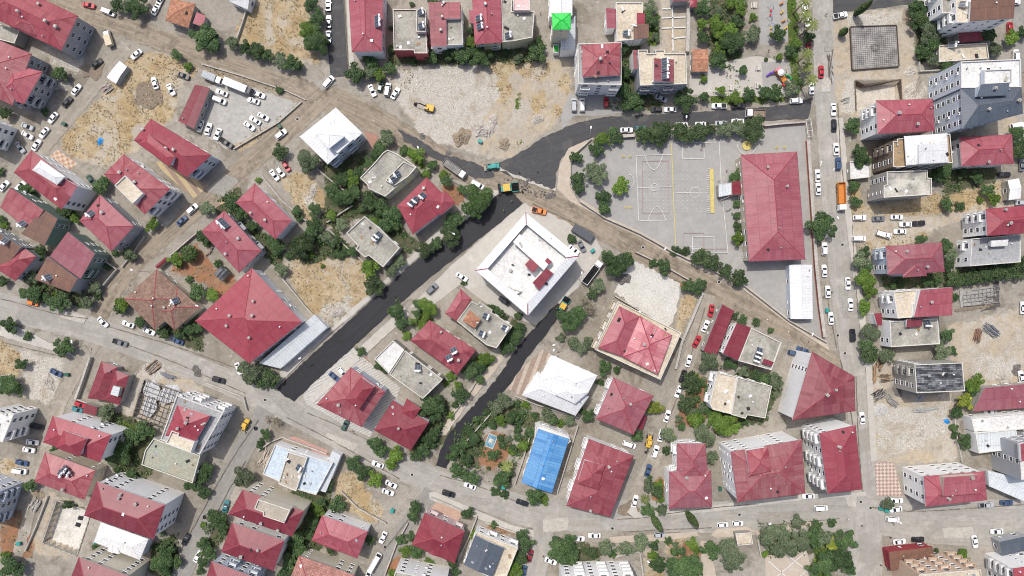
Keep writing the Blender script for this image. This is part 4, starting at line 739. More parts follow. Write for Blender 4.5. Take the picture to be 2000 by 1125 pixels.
B('hall','white metal roofed hall with pale blue lean-to around the green roofed tower','the white hall by the green tower',[
 V('G',[(1073,-25),(1073,33),(1118,30),(1118,-25)],9,'W','w',over=.2),
 V('S',[(1097,60),(1124,30),(1124,100),(1094,102)],5.5,'L','w',over=.1,win=0),
 V('F',[(1080,86),(1092,86),(1093,103),(1081,103)],3,'G','w',win=0)])
B('apartment_building','tall white block with red hipped penthouse roof and balcony front over a forecourt','the white block with red penthouse',[
 V('F',[(1128,85),(1214,82),(1214,166),(1130,164)],12.5,'D','w',bal=1),
 V('H',[(1135,88),(1213,83),(1211,147),(1138,151)],14.6,'R','w',z0=12.5,win=0)],ch=[(1172,116)])
B('house','red roofed house edge with white upstairs wall beside a flat pale house','the narrow red white-walled house',[
 V('S',[(1183,17),(1203,17),(1203,55),(1185,57)],6.5,'K','w')])
B('house','flat pale house with a brown sheet roof and small red annex','the flat brown-sheeted pale house',[
 V('F',[(1203,4),(1256,4),(1254,76),(1205,80)],6.5,'B','w'),
 V('S',[(1243,26),(1260,26),(1260,48),(1243,48)],7.2,'R','w',win=0),
 V('S',[(1237,50),(1266,48),(1267,74),(1238,77)],7.4,'N','g',win=0)],sol=[(1221,67,85)])
B('house','small red porch roof house at the head of the bare plot','the red porch house',[
 V('S',[(1312,-20),(1346,-20),(1346,2),(1314,3)],5,'R','g'),V('H',[(1347,-3),(1362,-3),(1361,14),(1347,14)],4,'R','g',win=0)])
B('apartment_building','flat cream block with notched parapet and red strip carrying solar panels','the cream block with red strip',[
 V('F',[(1246,97),(1265,97),(1265,104),(1280,104),(1280,97),(1299,97),(1299,104),(1340,104),(1342,164),(1250,167)],10.5,'B','g',bal=1),
 V('S',[(1276,116),(1316,116),(1316,160),(1276,160)],11.6,'R','w',z0=10.3,win=0,over=.1),
 V('S',[(1236,98),(1247,98),(1247,135),(1237,135)],8,'R','w',win=0,over=.1)],sol=[(1296,121,90),(1296,135,90),(1296,150,90)])
B('kiosk','small orange tiled kiosk at the park edge','the orange tiled kiosk',[V('G',[(1351,118),(1351,140),(1382,140),(1383,96),(1352,96)][1:],3.4,'O','c',over=.3,rise=.8)])
B('apartment_building','brown roofed apartment block with stepped white balcony side','the brown roofed stepped block',[
 V('S',[(1893,-30),(1980,-30),(1980,36),(1894,42)],15,'N','w'),
 V('F',[(1866,-30),(1893,-30),(1893,44),(1868,44)],14,'B','w',bal=1),
 V('F',[(1838,-30),(1868,-30),(1868,24),(1840,26)],11.5,'C','w',bal=1)],sol=[(1876,10,80)])
B('shed','low dark red shed roof beneath the brown roofed stepped block','the dark red shed',[V('S',[(1870,65),(1925,62),(1925,79),(1872,84)],3.2,'M','c',over=.2)])
B('house','low flat concrete house with white storage tanks beside dense trees','the low concrete house with roof tanks',[V('F',[(1834,88),(1928,84),(1932,114),(1834,121)],3.8,'B','c')],sol=[(1855,89,85)])
B('apartment_building','tall pale block with white flat roof and slate blue hipped half','the slate blue roofed block',[
 V('F',[(1877,120),(1994,115),(1995,170),(1877,172)],17.5,'Z','u'),
 V('H',[(1877,172),(1995,169),(1998,222),(1880,252)],17.2,'S','u'),
 V('F',[(1923,136),(1977,134),(1977,161),(1923,164)],19.5,'Z','u',z0=17.5,win=0),
 V('S',[(1913,166),(1969,164),(1968,186),(1908,189)],19.6,'S','u',z0=17,win=0)],ch=[(1941,173),(1929,214),(1987,197)])
for a in [(173,10,-12,'red','sedan'),(212,24,-20,'white','van'),(304,18,62,'white','sedan'),(189,124,42,'black','sedan'),(266,106,42,'white','sedan'),
 (149,175,52,'white','sedan'),(131,199,48,'black','sedan'),(302,162,-72,'white','sedan'),(334,175,-62,'white','sedan'),(358,148,-20,'black','sedan'),
 (313,0,62,'white','sedan'),(641,9,89,'black','sedan'),(642,42,89,'grey','sedan'),(642,72,89,'blue','sedan'),(642,160,48,'white','van'),
 (727,177,-65,'white','sedan'),(743,169,78,'green','hatchback'),(757,175,80,'silver','van'),(772,182,58,'white','sedan'),
 (433,181,-22,'white','sedan'),(429,196,-22,'white','van'),(506,185,-20,'white','sedan'),(495,197,-18,'white','sedan'),
 (1121,205,90,'silver','van'),(1137,205,90,'white','van'),(1184,200,90,'red','hatchback'),(1292,192,-22,'silver','sedan'),(1282,214,180,'black','hatchback'),
 (1309,214,0,'white','sedan'),(1404,207,180,'white','pickup'),(1442,207,2,'black','pickup'),(1555,197,3,'white','suv'),(1585,172,95,'white','sedan'),
 (1572,15,98,'white','sedan'),(1577,40,95,'white','sedan'),(1579,82,95,'red','sedan'),(1604,140,90,'red','sedan'),(1641,30,12,'white','pickup'),
 (1973,55,-88,'red','sedan'),(1984,110,90,'white','van'),(1628,214,92,'white','sedan')]: C(*a)
for a in [(118,145,16,'d'),(10,220,14,'d'),(88,218,8,'d'),(230,10,14,'d'),(248,14,14,'o'),(268,14,21,'d'),(400,72,26,'d'),(418,88,18,'d'),(455,85,14,'o'),(480,92,13,'d'),
 (505,100,17,'d'),(522,108,13,'d'),(548,118,15,'o'),(570,122,19,'d'),(584,128,11,'d'),(345,108,11,'d'),(368,130,10,'b'),(545,176,9,'d'),(608,6,18,'d'),(622,34,17,'d'),(603,56,16,'b'),
 (617,56,13,'d'),(620,85,24,'d'),(605,76,13,'d'),(632,80,10,'b'),(695,145,19,'d'),(718,114,13,'d'),(762,132,14,'d'),(722,143,13,'o'),(742,148,12,'b'),(728,126,14,'d'),
 (843,111,13,'d'),(878,103,14,'d'),(902,108,19,'d'),(920,82,11,'b'),(938,110,21,'d'),(922,60,10,'d'),(1047,102,19,'d'),(1052,84,13,'d'),(988,103,9,'d'),(1010,115,11,'o'),(806,121,8,'d'),
 (846,-2,12,'d'),(805,8,6,'d'),(765,98,9,'d'),(1372,17,18,'d'),(1370,47,13,'b'),(1372,72,15,'d'),(1402,24,13,'o'),(1398,52,20,'b'),(1425,62,16,'b'),(1437,42,14,'d'),
 (1425,85,22,'d'),(1408,90,15,'b'),(1440,78,14,'d'),(1428,6,12,'b'),(1447,16,12,'b'),(1470,33,9,'b'),(1470,68,17,'o'),(1403,118,17,'d'),(1374,155,9,'b'),(1376,190,12,'d'),
 (1337,195,23,'d'),(1409,176,11,'b'),(1433,190,12,'b'),(1450,138,11,'d'),(1463,185,14,'d'),(1493,180,15,'d'),(1516,180,15,'d'),(1547,172,15,'o'),(1520,68,15,'d'),(1555,82,12,'b'),
 (1543,100,14,'d'),(1521,112,9,'b'),(1496,116,4,'s'),(1580,72,14,'d'),(1563,160,7,'d'),(1215,95,13,'d'),(1222,143,14,'d'),(1218,178,19,'d'),(1240,198,20,'d'),(1222,205,14,'d'),
 (1262,30,14,'d'),(1277,45,14,'d'),(1280,72,10,'o'),(1270,12,12,'o'),(1790,15,17,'d'),(1797,38,20,'d'),(1812,60,22,'o'),(1820,85,18,'d'),(1838,8,10,'d'),(1804,104,15,'d'),(1822,118,14,'o'),
 (1847,125,13,'d'),(1930,70,18,'d'),(1945,96,14,'o'),(1977,75,15,'b'),(1997,64,12,'d'),(765,55,5,'d')]: T(*a)
for a in [(1548,27,1573,4),(1550,53,1574,26),(1562,70,1587,45),(1557,122,1575,101),(1568,138,1576,126),(1563,172,1588,157)]: P(*a)
# ---- row 2
B('apartment_building','pale balcony fronted block at the left edge beside parked cars','the pale left-edge balcony block',[V('F',[(-15,236),(-38,281),(-120,240),(-95,195)],12,'C','w',bal=1)])
B('apartment_building','red roofed block with a white metal penthouse and a faded ribbed end','the red block with the white penthouse',[
 V('H',[(61,293),(155,364),(120,409),(27,337)],11.5,'R','w'),
 V('H',[(80,312),(127,345),(111,361),(63,332)],13.8,'W','w',z0=11.5,win=0),
 V('S',[(122,346),(154,364),(138,385),(112,364)],12.3,'K','w',z0=11,win=0,over=.05)])
B('apartment_building','red roofed block with a cream concrete stair box on its roof','the red block with cream box',[
 V('H',[(242,301),(333,369),(283,419),(203,340)],10,'R','w',bal=1),V('F',[(244,342),(279,378),(259,398),(223,362)],13,'B','w',z0=9.5,win=0)],ch=[(236,337),(265,356)])
B('apartment_building','long red block with a raised red upper roof beside checkered paving','the long red raised-roof block',[
 V('H',[(295,232),(413,303),(365,347),(261,274)],9.5,'R','u',bal=1),V('H',[(288,260),(342,306),(331,325),(271,282)],12,'R','w',z0=9,win=0)],ch=[(281,253),(326,290),(341,293)])
B('shed','narrow crimson metal roofed shed along the parking lot','the crimson shed by the parking lot',[V('G',[(410,172),(379,252),(348,236),(381,165)],3.8,'M','c',over=.2,rise=.5)])
B('apartment_building','white metal roofed apartment complex with raised square penthouse roof','the white complex with the square penthouse',[
 V('H',[(656,210),(708,260),(640,321),(585,267)],10.5,'W','u',bal=1,rise=1.6),V('H',[(645,238),(674,266),(642,291),(617,262)],14.4,'W','u',z0=10,win=0,rise=.8),
 V('S',[(672,253),(690,272),(660,299),(643,292)],11.5,'W','u',z0=10.4,win=0,over=.05,rise=.3)])
B('house','grey concrete flat roof house with rounded corner and solar terrace','the round-cornered grey flat roof',[
 V('F',[(757,292),(775,300),(814,326),(798,345),(752,384),(740,378),(719,368),(718,362),(703,347),(732,317),(748,298)],8,'C','y'),
 V('F',[(788,315),(813,327),(797,345),(770,363),(752,352)],8.9,'C','y',z0=8,win=0)],sol=[(778,341,-60),(770,352,-60)])
B('house','bright crimson star cornered hip house beside the big round tree','the star-cornered crimson house',[
 V('H',[(833,346),(885,398),(806,458),(776,402)],7.5,'R','w'),V('H',[(869,372),(890,396),(862,420),(840,396)],7.6,'R','w',win=0,z0=3)],sol=[(806,397,-40),(814,390,-40),(827,382,-40)],ch=[(828,368)])
B('apartment_building','pink red hip house with one clipped corner beside the golden weedy lot','the clip-cornered pink red house',[
 V('H',[(498,358),(571,431),(538,468),(460,395)],7.5,'K','w')],ch=[(491,416),(519,430)])
B('school','large red hip roofed school beside the painted playground','the school',[
 V('H',[(1447,302),(1557,296),(1573,507),(1463,511)],7.5,'K','b',rise=2.6),
 V('S',[(1428,356),(1449,352),(1449,380),(1429,380)],3.6,'M','b',win=0,over=.1)],ch=[(1536,364),(1498,327)])
B('canopy','grey ribbed metal canopy at the school entrance','the ribbed school canopy',[V('S',[(1402,361),(1428,357),(1429,380),(1404,385)],3,'L','c',over=.1,win=0)])
B('apartment_building','red hip roofed block with white balcony side facing the long street','the red white-balconied block',[
 V('H',[(1711,196),(1822,193),(1826,256),(1714,262)],12,'K','w',bal=1)],ch=[(1754,221),(1790,243)])
B('apartment_building','white roofed block with timber balconies and brown stepped front','the timber balcony block',[
 V('F',[(1744,276),(1752,276),(1752,271),(1856,261),(1861,318),(1752,327),(1744,325)],13,'T','n',bal=1),
 V('H',[(1766,266),(1850,260),(1853,317),(1770,323)],13.9,'W','w',z0=13,win=0,rise=1),
 V('S',[(1794,282),(1835,281),(1837,318),(1795,320)],15.6,'W','w',z0=13,win=0,rise=.4,over=.1)])
B('house','pink red ribbed hip house behind the timber balcony block','the pink ribbed hip house',[
 V('H',[(1873,268),(1977,262),(1980,320),(1878,325)],9,'K','w')],ch=[(1928,317)])
B('unfinished_building','bare concrete shell with rubble strewn flat roof and empty windows','the bare concrete shell',[
 V('F',[(1732,335),(1812,332),(1812,347),(1820,348),(1820,380),(1726,386),(1726,362),(1733,360)],11,'Q','c',bal=1)])
B('garage','low white flat garage roof tucked under a leafy tree by the street','the low white garage',[V('F',[(1660,315),(1700,312),(1700,346),(1661,350)],3,'Z','c')])
B('shed','small white metal workshop roof at the right edge','the small white workshop',[V('G',[(1968,352),(1990,348),(1993,388),(1970,391)],3.5,'W','c',over=.2)])
for a in [(53,247,-22,'silver','sedan'),(53,264,-30,'white','sedan'),(86,259,52,'white','sedan'),(71,283,56,'white','sedan'),(39,288,-52,'silver','sedan'),
 (103,230,52,'white','sedan'),(8,363,48,'white','sedan'),(40,366,50,'white','van'),(376,408,42,'white','suv'),(355,431,42,'blue','sedan'),(178,352,-50,'green','sedan'),
 (391,246,74,'white','sedan'),(549,262,38,'white','suv'),(559,325,-58,'red','hatchback'),(548,336,-52,'white','hatchback'),(536,342,-52,'white','sedan'),(487,246,-36,'white','sedan'),
 (498,235,-32,'white','sedan'),(514,228,-30,'white','sedan'),(407,252,74,'white','sedan'),(425,262,68,'white','sedan'),(442,279,-34,'black','pickup'),
 (933,361,-28,'white','van'),(1053,412,-14,'orange','pickup'),(1224,254,0,'white','sedan'),(1251,251,0,'teal','hatchback'),(1331,244,0,'white','sedan'),(1370,243,0,'white','sedan'),
 (1409,241,0,'silver','sedan'),(1441,237,0,'white','sedan'),(1629,245,90,'black','sedan'),(1633,291,92,'white','sedan'),(1637,320,90,'blue','suv'),(1597,343,92,'white','sedan'),(1598,369,92,'white','sedan'),
 (1679,425,0,'white','suv'),(1716,427,2,'grey','sedan'),(1752,424,0,'white','sedan'),(1769,438,0,'white','sedan'),(1795,436,4,'black','sedan'),(1962,341,0,'black','sedan'),(1986,245,10,'white','van'),
 (1996,322,90,'grey','sedan'),(1996,396,0,'silver','sedan'),(1979,4,0,'white','van')]: C(*a)
for a in [(52,370,13,'d'),(66,380,10,'d'),(0,336,9,'d'),(195,362,17,'d'),(205,352,11,'d'),(125,415,12,'d'),(148,425,12,'b'),(296,440,13,'b'),(3,428,10,'d'),(8,440,9,'b'),(756,270,17,'o'),(741,287,14,'d'),
 (790,295,10,'d'),(733,305,16,'d'),(722,318,11,'d'),(700,338,15,'d'),(668,350,17,'d'),(688,352,15,'b'),(650,372,16,'d'),(672,385,20,'d'),(690,378,17,'d'),(615,409,14,'d'),
 (646,420,11,'b'),(578,412,11,'d'),(585,425,10,'d'),(504,352,6,'b'),(455,402,15,'d'),(470,418,13,'d'),(492,440,12,'d'),(406,408,14,'o'),(618,440,16,'d'),(722,392,18,'d'),(745,402,18,'d'),
 (766,420,19,'d'),(754,440,19,'d'),(775,437,12,'d'),(667,440,13,'o'),(442,386,8,'d'),(547,297,16,'c'),(597,313,23,'o'),(608,322,14,'d'),(816,305,15,'b'),(802,298,10,'b'),(843,322,12,'d'),(833,341,10,'b'),(872,352,13,'d'),
 (866,340,9,'b'),(904,370,11,'d'),(935,395,33,'k'),(878,440,18,'d'),(895,428,13,'d'),(1125,306,13,'d'),(1128,349,13,'d'),(1131,367,13,'d'),(1160,337,23,'o'),(1166,292,15,'d'),(1178,272,17,'b'),(1196,260,12,'d'),
 (1178,385,16,'d'),(1178,407,13,'d'),(1213,363,18,'b'),(1205,270,12,'d'),(1255,263,17,'c'),(1280,260,21,'c'),(1301,252,15,'c'),(1291,271,15,'c'),(1330,258,17,'c'),(1350,264,15,'c'),(1368,260,17,'c'),(1385,252,13,'c'),
 (1413,252,15,'o'),(1440,252,18,'o'),(1474,252,21,'c'),(1460,258,15,'c'),(1440,344,14,'d'),(1441,398,9,'d'),(1438,421,9,'d'),(1441,441,9,'d'),(1665,245,16,'d'),(1680,308,20,'d'),(1676,294,10,'d'),
 (1667,362,12,'d'),(1670,393,11,'d'),(1842,335,21,'d'),(1828,342,14,'d'),(1850,402,12,'d'),(1875,403,10,'d'),(1908,345,14,'d'),(1880,338,11,'d'),(1930,372,13,'d'),(1942,388,14,'b'),(1605,440,26,'d'),
 (1985,262,17,'d'),(1990,298,15,'c'),(1996,280,12,'d'),(1838,256,8,'d'),(1914,390,8,'b')]: T(*a)
# ---- row 3
B('house','brown sheet roofed house with a pink red hipped wing at the left edge','the brown and red edge house',[
 V('S',[(46,483),(12,522),(-60,492),(-30,436)],7.4,'N','g'),V('H',[(46,483),(71,501),(30,549),(-12,522)],7,'R','g')],sol=[(14,470,-30)])
B('house','red roofed house with a rusty brown corrugated lower half and green wall','the red and rusty roofed house',[
 V('S',[(25,367),(90,411),(58,452),(0,405)],9,'R','e'),V('S',[(88,409),(113,427),(87,480),(46,457)],8.6,'N','e')],sol=[(48,437,-40)])
B('house','house with patched pink roof above and dull brown sheet roof below','the pink and brown roofed house',[
 V('S',[(137,453),(190,496),(157,545),(97,501)],8.5,'K','e',bal=1),V('S',[(97,501),(155,545),(136,571),(67,546)],7.8,'N','g')],sol=[(98,541,-60)])
B('house','plain pink red hip house standing over a walled bend of the lane','the pink red lane-bend house',[
 V('H',[(195,380),(262,442),(218,491),(155,431)],8,'K','g')],sol=[(181,417,-40)],ch=[(201,415)])
B('house','wide brown pantiled hip house with crimson ridge tiles','the brown tiled house',[
 V('H',[(306,526),(374,585),(302,644),(242,584)],5.5,'E','b',rise=2.6),V('H',[(346,560),(391,601),(341,645),(300,607)],5.6,'E','b',rise=2.3,win=0)],sol=[(346,587,-60)],ch=[(323,600)])
B('gate','small crimson gate roof beside a white ribbed drive','the crimson gate roof',[V('G',[(303,520),(323,502),(328,507),(308,525)],2.6,'M','c',over=.1,win=0)])
B('house','pink red hip house with a tangle of roof frames by a red soil garden','the pink red red-garden house',[
 V('H',[(438,411),(511,490),(467,533),(393,452)],7.5,'K','g',bal=1)],sol=[(435,432,-45),(443,440,-45)],ch=[(467,466),(442,496)])
B('apartment_building','very large crimson hip roofed block beside the fresh black road','the very large crimson block',[
 V('H',[(492,523),(590,629),(487,710),(381,627)],9.5,'R','w',bal=0,rise=3.2)],ch=[(496,588),(450,616),(488,659),(444,636),(494,616)])
B('annex','pale ribbed metal lean-to along the very large crimson block','the pale lean-to',[V('S',[(507,709),(615,614),(639,640),(548,720)],4.5,'L','w',over=.1,rise=.6)])
B('shed','dark slate garden shed standing on red soil','the dark garden shed',[V('S',[(418,535),(436,519),(449,532),(433,550)],2.6,'A','n',over=.2,win=0)])
B('house','flat concrete house carrying one large tilted white panel','the flat white-panelled concrete house',[
 V('F',[(712,422),(745,448),(758,462),(781,484),(748,522),(720,499),(713,503),(695,487),(699,480),(676,455)],6.5,'C','c')],sol=[(741,458,-40),(736,464,-40)])
B('office_building','large central white roofed block with open flat core and red roof boxes','the central white block',[
 V('F',[(931,528),(1027,419),(1128,500),(1031,613)],11.5,'Z','w',bal=0),
 V('RING',[(928,528),(1027,415),(1131,500),(1031,617)],12,'W','w',win=0,inner=.76,rise=1.4),
 V('S',[(1002,473),(1015,457),(1078,507),(1062,528)],14,'W','w',z0=11.5,win=0,rise=.6),
 V('S',[(1025,517),(1037,504),(1054,518),(1041,533)],14.5,'M','w',z0=11.5,win=0,rise=.3),
 V('S',[(1040,552),(1067,524),(1081,534),(1053,567)],14.4,'M','w',z0=11.5,win=0,rise=.3),
 V('S',[(1064,510),(1069,503),(1078,511),(1072,517)],14.2,'M','w',z0=11.5,win=0,rise=.2),
 V('F',[(983,560),(1019,568),(1009,576),(994,560)],12.6,'Z','w',z0=11.5,win=0)],ch=[(997,528)])
B('house','flat roofed house with a red gabled wing and small orange pyramid on top','the flat house with the orange pyramid',[
 V('F',[(921,588),(933,594),(938,590),(962,606),(960,610),(1001,637),(986,657),(970,680),(950,674),(892,627)],8,'C','y'),
 V('H',[(869,613),(900,564),(921,584),(892,627)],5.5,'K','b'),
 V('H',[(917,605),(939,624),(927,642),(904,627)],9.8,'O','y',z0=8,win=0)],sol=[(948,617,70),(985,640,60),(940,651,70)])
B('hall','long white metal hall at the corner of the schoolyard','the long white school hall',[V('G',[(1541,517),(1544,623),(1588,623),(1586,517)],3.6,'W','u',over=.2,rise=.7)])
B('apartment_building','red hipped block with projecting bay and white curved balconies','the red block with the curved balconies',[
 V('H',[(1730,481),(1840,473),(1845,531),(1734,537)],10,'K','u',bal=1),V('H',[(1764,500),(1807,497),(1810,539),(1764,542)],9.9,'K','u',win=0)],ch=[(1769,491),(1809,521)])
B('apartment_building','red roofed block with tall white balcony stack at the right edge','the red block with the balcony stack',[
 V('H',[(1925,408),(2025,399),(2030,454),(1928,461)],13,'R','w',bal=1)],ch=[(1971,436),(1961,410)])
B('apartment_building','flat grey terraced block with a reddish tub on its roof','the flat grey terraced block',[
 V('F',[(1898,466),(1994,458),(1994,512),(1895,520)],8,'D','w',bal=1),V('S',[(1935,470),(1968,468),(1968,480),(1936,482)],9.6,'Z','w',z0=8,win=0)])
B('apartment_building','cream terraced block with stepped red roof half','the cream terraced block',[
 V('F',[(1745,570),(1795,565),(1796,590),(1783,595),(1783,620),(1753,622)],10,'B','w',bal=1),
 V('S',[(1794,566),(1856,561),(1860,616),(1785,620)],11.6,'K','w',win=0),
 V('S',[(1706,612),(1722,611),(1723,636),(1712,635)],5,'M','w',win=0)],ch=[(1817,590)])
B('house','low concrete flat house with dark stains and a crimson roof panel','the stained concrete flat house',[
 V('F',[(1738,628),(1832,622),(1836,672),(1740,678)],7,'C','w'),V('S',[(1770,624),(1800,622),(1800,638),(1770,640)],8.2,'M','w',z0=7,win=0)],sol=[(1808,630,0)])
for a in [(64,592,-12,'orange','hatchback'),(201,629,-44,'white','sedan'),(250,633,-22,'white','sedan'),(291,647,-25,'white','sedan'),(235,669,-18,'grey','pickup'),(346,666,-22,'blue','sedan'),
 (902,541,-32,'white','sedan'),(844,564,42,'grey','suv'),(985,588,-36,'black','sedan'),(1136,481,-62,'grey','sedan'),(1121,488,-38,'white','sedan'),
 (1389,607,78,'red','sedan'),(1378,637,66,'white','sedan'),(1361,667,62,'red','sedan'),(1610,486,90,'white','suv'),(1610,529,94,'white','sedan'),(1617,570,92,'white','sedan'),(1656,554,92,'white','sedan'),
 (1661,595,92,'white','sedan'),(1623,622,93,'white','sedan'),(1665,655,92,'black','suv'),(1677,466,0,'white','van'),(1726,458,-18,'white','flatbed'),(1758,452,0,'white','sedan'),(1998,601,90,'white','sedan')]: C(*a)
for a in [(80,490,15,'d'),(60,540,16,'o'),(8,550,11,'d'),(46,574,11,'d'),(70,572,19,'d'),(92,580,12,'d'),(115,590,19,'d'),(132,592,12,'o'),(172,592,14,'o'),(186,560,13,'o'),(166,575,9,'o'),(190,575,9,'d'),
 (252,494,16,'o'),(226,494,8,'d'),(210,520,8,'d'),(370,495,16,'s'),(344,505,16,'b'),(350,518,9,'b'),(396,462,13,'d'),(385,570,17,'d'),(370,545,7,'d'),(240,594,15,'b'),(233,605,11,'d'),(276,628,14,'d'),
 (320,650,13,'d'),(352,655,11,'d'),(370,643,14,'d'),(388,640,11,'d'),(20,637,15,'d'),(55,656,9,'d'),(124,679,20,'d'),(590,480,25,'c'),(545,485,13,'d'),(565,500,9,'d'),(551,526,13,'o'),(609,455,17,'d'),
 (640,462,15,'o'),(655,472,13,'d'),(531,472,13,'d'),(425,515,8,'d'),(413,577,14,'b'),(404,475,10,'d'),(688,490,12,'d'),(722,525,19,'b'),(730,556,18,'c'),(766,527,15,'o'),(781,510,13,'o'),(775,610,19,'d'),
 (786,632,17,'d'),(795,655,10,'b'),(630,520,5,'b'),(880,460,20,'c'),(830,487,17,'c'),(853,478,14,'d'),(836,603,20,'b'),(815,612,10,'d'),(808,628,9,'b'),(818,595,12,'d'),(905,552,6,'d'),(962,602,10,'d'),(972,612,12,'d'),(984,622,10,'d'),
 (1012,618,9,'d'),(1004,655,20,'d'),(1016,640,12,'d'),(990,680,14,'d'),(1115,467,10,'d'),(1205,515,28,'d'),(1186,500,12,'d'),(1158,573,12,'d'),(1170,558,14,'o'),(1115,622,26,'d'),(1150,603,17,'x'),(1140,585,12,'x'),(1120,668,13,'o'),(1096,660,9,'o'),
 (1148,670,12,'o'),(1135,680,12,'o'),(1275,513,9,'d'),(1297,523,14,'d'),(1345,558,14,'d'),(1363,560,16,'d'),(1320,490,10,'c'),(1338,491,9,'c'),(1367,503,17,'c'),(1393,515,17,'c'),(1415,530,14,'c'),(1442,543,18,'c'),(1440,465,13,'b'),
 (1435,617,9,'d'),(1450,625,11,'d'),(1477,630,8,'d'),(1505,646,7,'d'),(1684,495,13,'d'),(1680,512,18,'o'),(1692,522,14,'d'),(1688,546,22,'b'),(1697,566,15,'b'),(1687,602,14,'b'),(1697,650,20,'o'),
 (1745,560,9,'d'),(1812,549,12,'d'),(1829,551,10,'d'),(1845,480,15,'d'),(1857,498,13,'o'),(1853,520,12,'d'),(1866,547,15,'c'),(1886,544,15,'c'),(1905,541,15,'c'),(1928,538,17,'c'),(1950,532,17,'c'),(1972,527,17,'c'),(1995,522,19,'c'),
 (1850,655,15,'d'),(1864,580,9,'d'),(1692,674,15,'d'),(1800,467,10,'d'),(1760,555,9,'d')]: T(*a)
# ---- row 4
B('apartment_building','white flat roofed tower with long dark window bands at the left edge','the white tower at the left edge',[
 V('F',[(-14,800),(10,811),(12,805),(27,809),(5,864),(-60,848)],12,'Z','w',bal=1)])
B('house','small dark crimson hip house with grey skylight box inside a walled yard','the small walled crimson house',[
 V('H',[(198,705),(230,717),(211,783),(171,778)],4.5,'M','c'),V('H',[(225,722),(253,733),(233,791),(200,781)],4.4,'M','c',win=0),
 V('S',[(222,753),(235,757),(230,775),(216,770)],6.6,'L','c',z0=4,win=0,rise=.2,over=.1)])
B('carport','dusty crimson carport roof over parked cars','the dusty crimson carport',[V('S',[(168,787),(193,795),(186,812),(161,806)],2.7,'M','c',over=.1,win=0)])
B('apartment_building','wide red hipped block with faded pyramid dormer and pale blank north wall','the wide red pyramid-dormer block',[
 V('H',[(103,812),(218,849),(195,903),(84,864)],12,'R','w',wf=.35),V('H',[(124,841),(171,857),(155,892),(109,875)],14.6,'R','w',z0=11,win=0,rise=2)])
B('apartment_building','white parapet block with a red hip roof and cream stair box','the white parapet block',[
 V('F',[(345,772),(436,806),(390,888),(313,859)],11.5,'D','w',bal=1),V('H',[(346,791),(411,812),(381,864),(323,851)],13.4,'R','w',z0=11.5,win=0),
 V('F',[(335,841),(350,846),(348,852),(380,863),(372,884),(323,866)],14.6,'B','w',z0=11.5,win=0)],ch=[(365,825),(349,836)])
B('house','flat roofed house with mossy green stained roof slab','the mossy flat roof',[V('F',[(300,856),(391,890),(376,944),(276,908),(283,880)],6.5,'Y','c')])
B('apartment_building','red hipped block with raised ribbed upper roof on striped paving','the red block on the striped paving',[
 V('H',[(685,717),(753,765),(706,834),(618,790)],8.5,'R','u'),V('H',[(705,737),(732,756),(701,801),(674,780)],11,'M','w',z0=8,win=0)],ch=[(662,790)])
B('house','crimson hip house with pale parapet edge beside the striped paving','the crimson house with the pale edge',[
 V('H',[(768,781),(838,825),(802,880),(730,840)],6,'M','w',over=.25),V('H',[(795,778),(822,798),(806,822),(782,806)],6.6,'M','w',win=0,z0=4)],ch=[(779,836)])
B('house','flat two tone concrete roof house with a white tiled upper half','the two tone flat roof',[
 V('F',[(768,665),(790,683),(759,730),(731,701)],6.6,'Z','c'),V('F',[(791,684),(865,741),(826,779),(760,731)],6.2,'C','c')],sol=[(817,717,0)])
B('house','crimson hip house with two tilted solar heaters above a leafy garden','the crimson house with twin heaters',[
 V('H',[(839,625),(929,684),(893,731),(801,665)],7,'R','b'),V('H',[(898,662),(930,684),(893,732),(870,716)],7.1,'R','b',win=0,z0=3)],sol=[(886,683,30),(877,697,30)],ch=[(862,648),(896,703)])
B('apartment_building','bright white metal hip complex with stepped ridges and striped forecourt','the bright white complex',[
 V('H',[(1077,693),(1167,733),(1137,790),(1050,745)],7,'W','w',rise=1.8),V('H',[(1050,726),(1150,775),(1124,812),(1019,772)],6.8,'W','w',rise=1.3),
 V('H',[(1096,741),(1150,766),(1123,789),(1083,771)],8.6,'W','w',z0=6,win=0,rise=.9)])
B('house','bright blue gable roofed house with a worn bare patch','the blue roofed house',[
 V('F',[(1046,833),(1055,830),(1108,850),(1115,862),(1100,875),(1044,858)],7,'Z','w'),
 V('G',[(1112,857),(1078,963),(1018,942),(1051,837)],7.6,'U','w',rise=.9)])
B('apartment_building','faded pink ribbed hip block with stacked white balconies on its left','the faded pink block',[
 V('H',[(1198,737),(1277,773),(1237,849),(1164,818)],8.5,'K','w',bal=1,rise=1.8),V('S',[(1252,808),(1264,813),(1254,841),(1242,836)],3,'M','w',win=0)],ch=[(1231,789)])
B('apartment_building','cream walled block under a ribbed red double hip roof','the cream block with ribbed roof',[
 V('F',[(1207,588),(1331,650),(1290,742),(1162,683)],7.8,'B','b',bal=1),
 V('H',[(1210,598),(1250,618),(1217,697),(1168,680)],9,'K','b',z0=7.8,win=0,over=.1,rise=1.5),V('H',[(1250,617),(1313,655),(1285,732),(1216,697)],9.2,'J','b',z0=7.8,win=0,over=.1,rise=1.7)],ch=[(1258,672)])
B('house','long faded crimson roof strip house along the sloping lane','the long crimson strip',[V('S',[(1372,685),(1409,594),(1434,607),(1399,696)],4,'M','c',over=.15)])
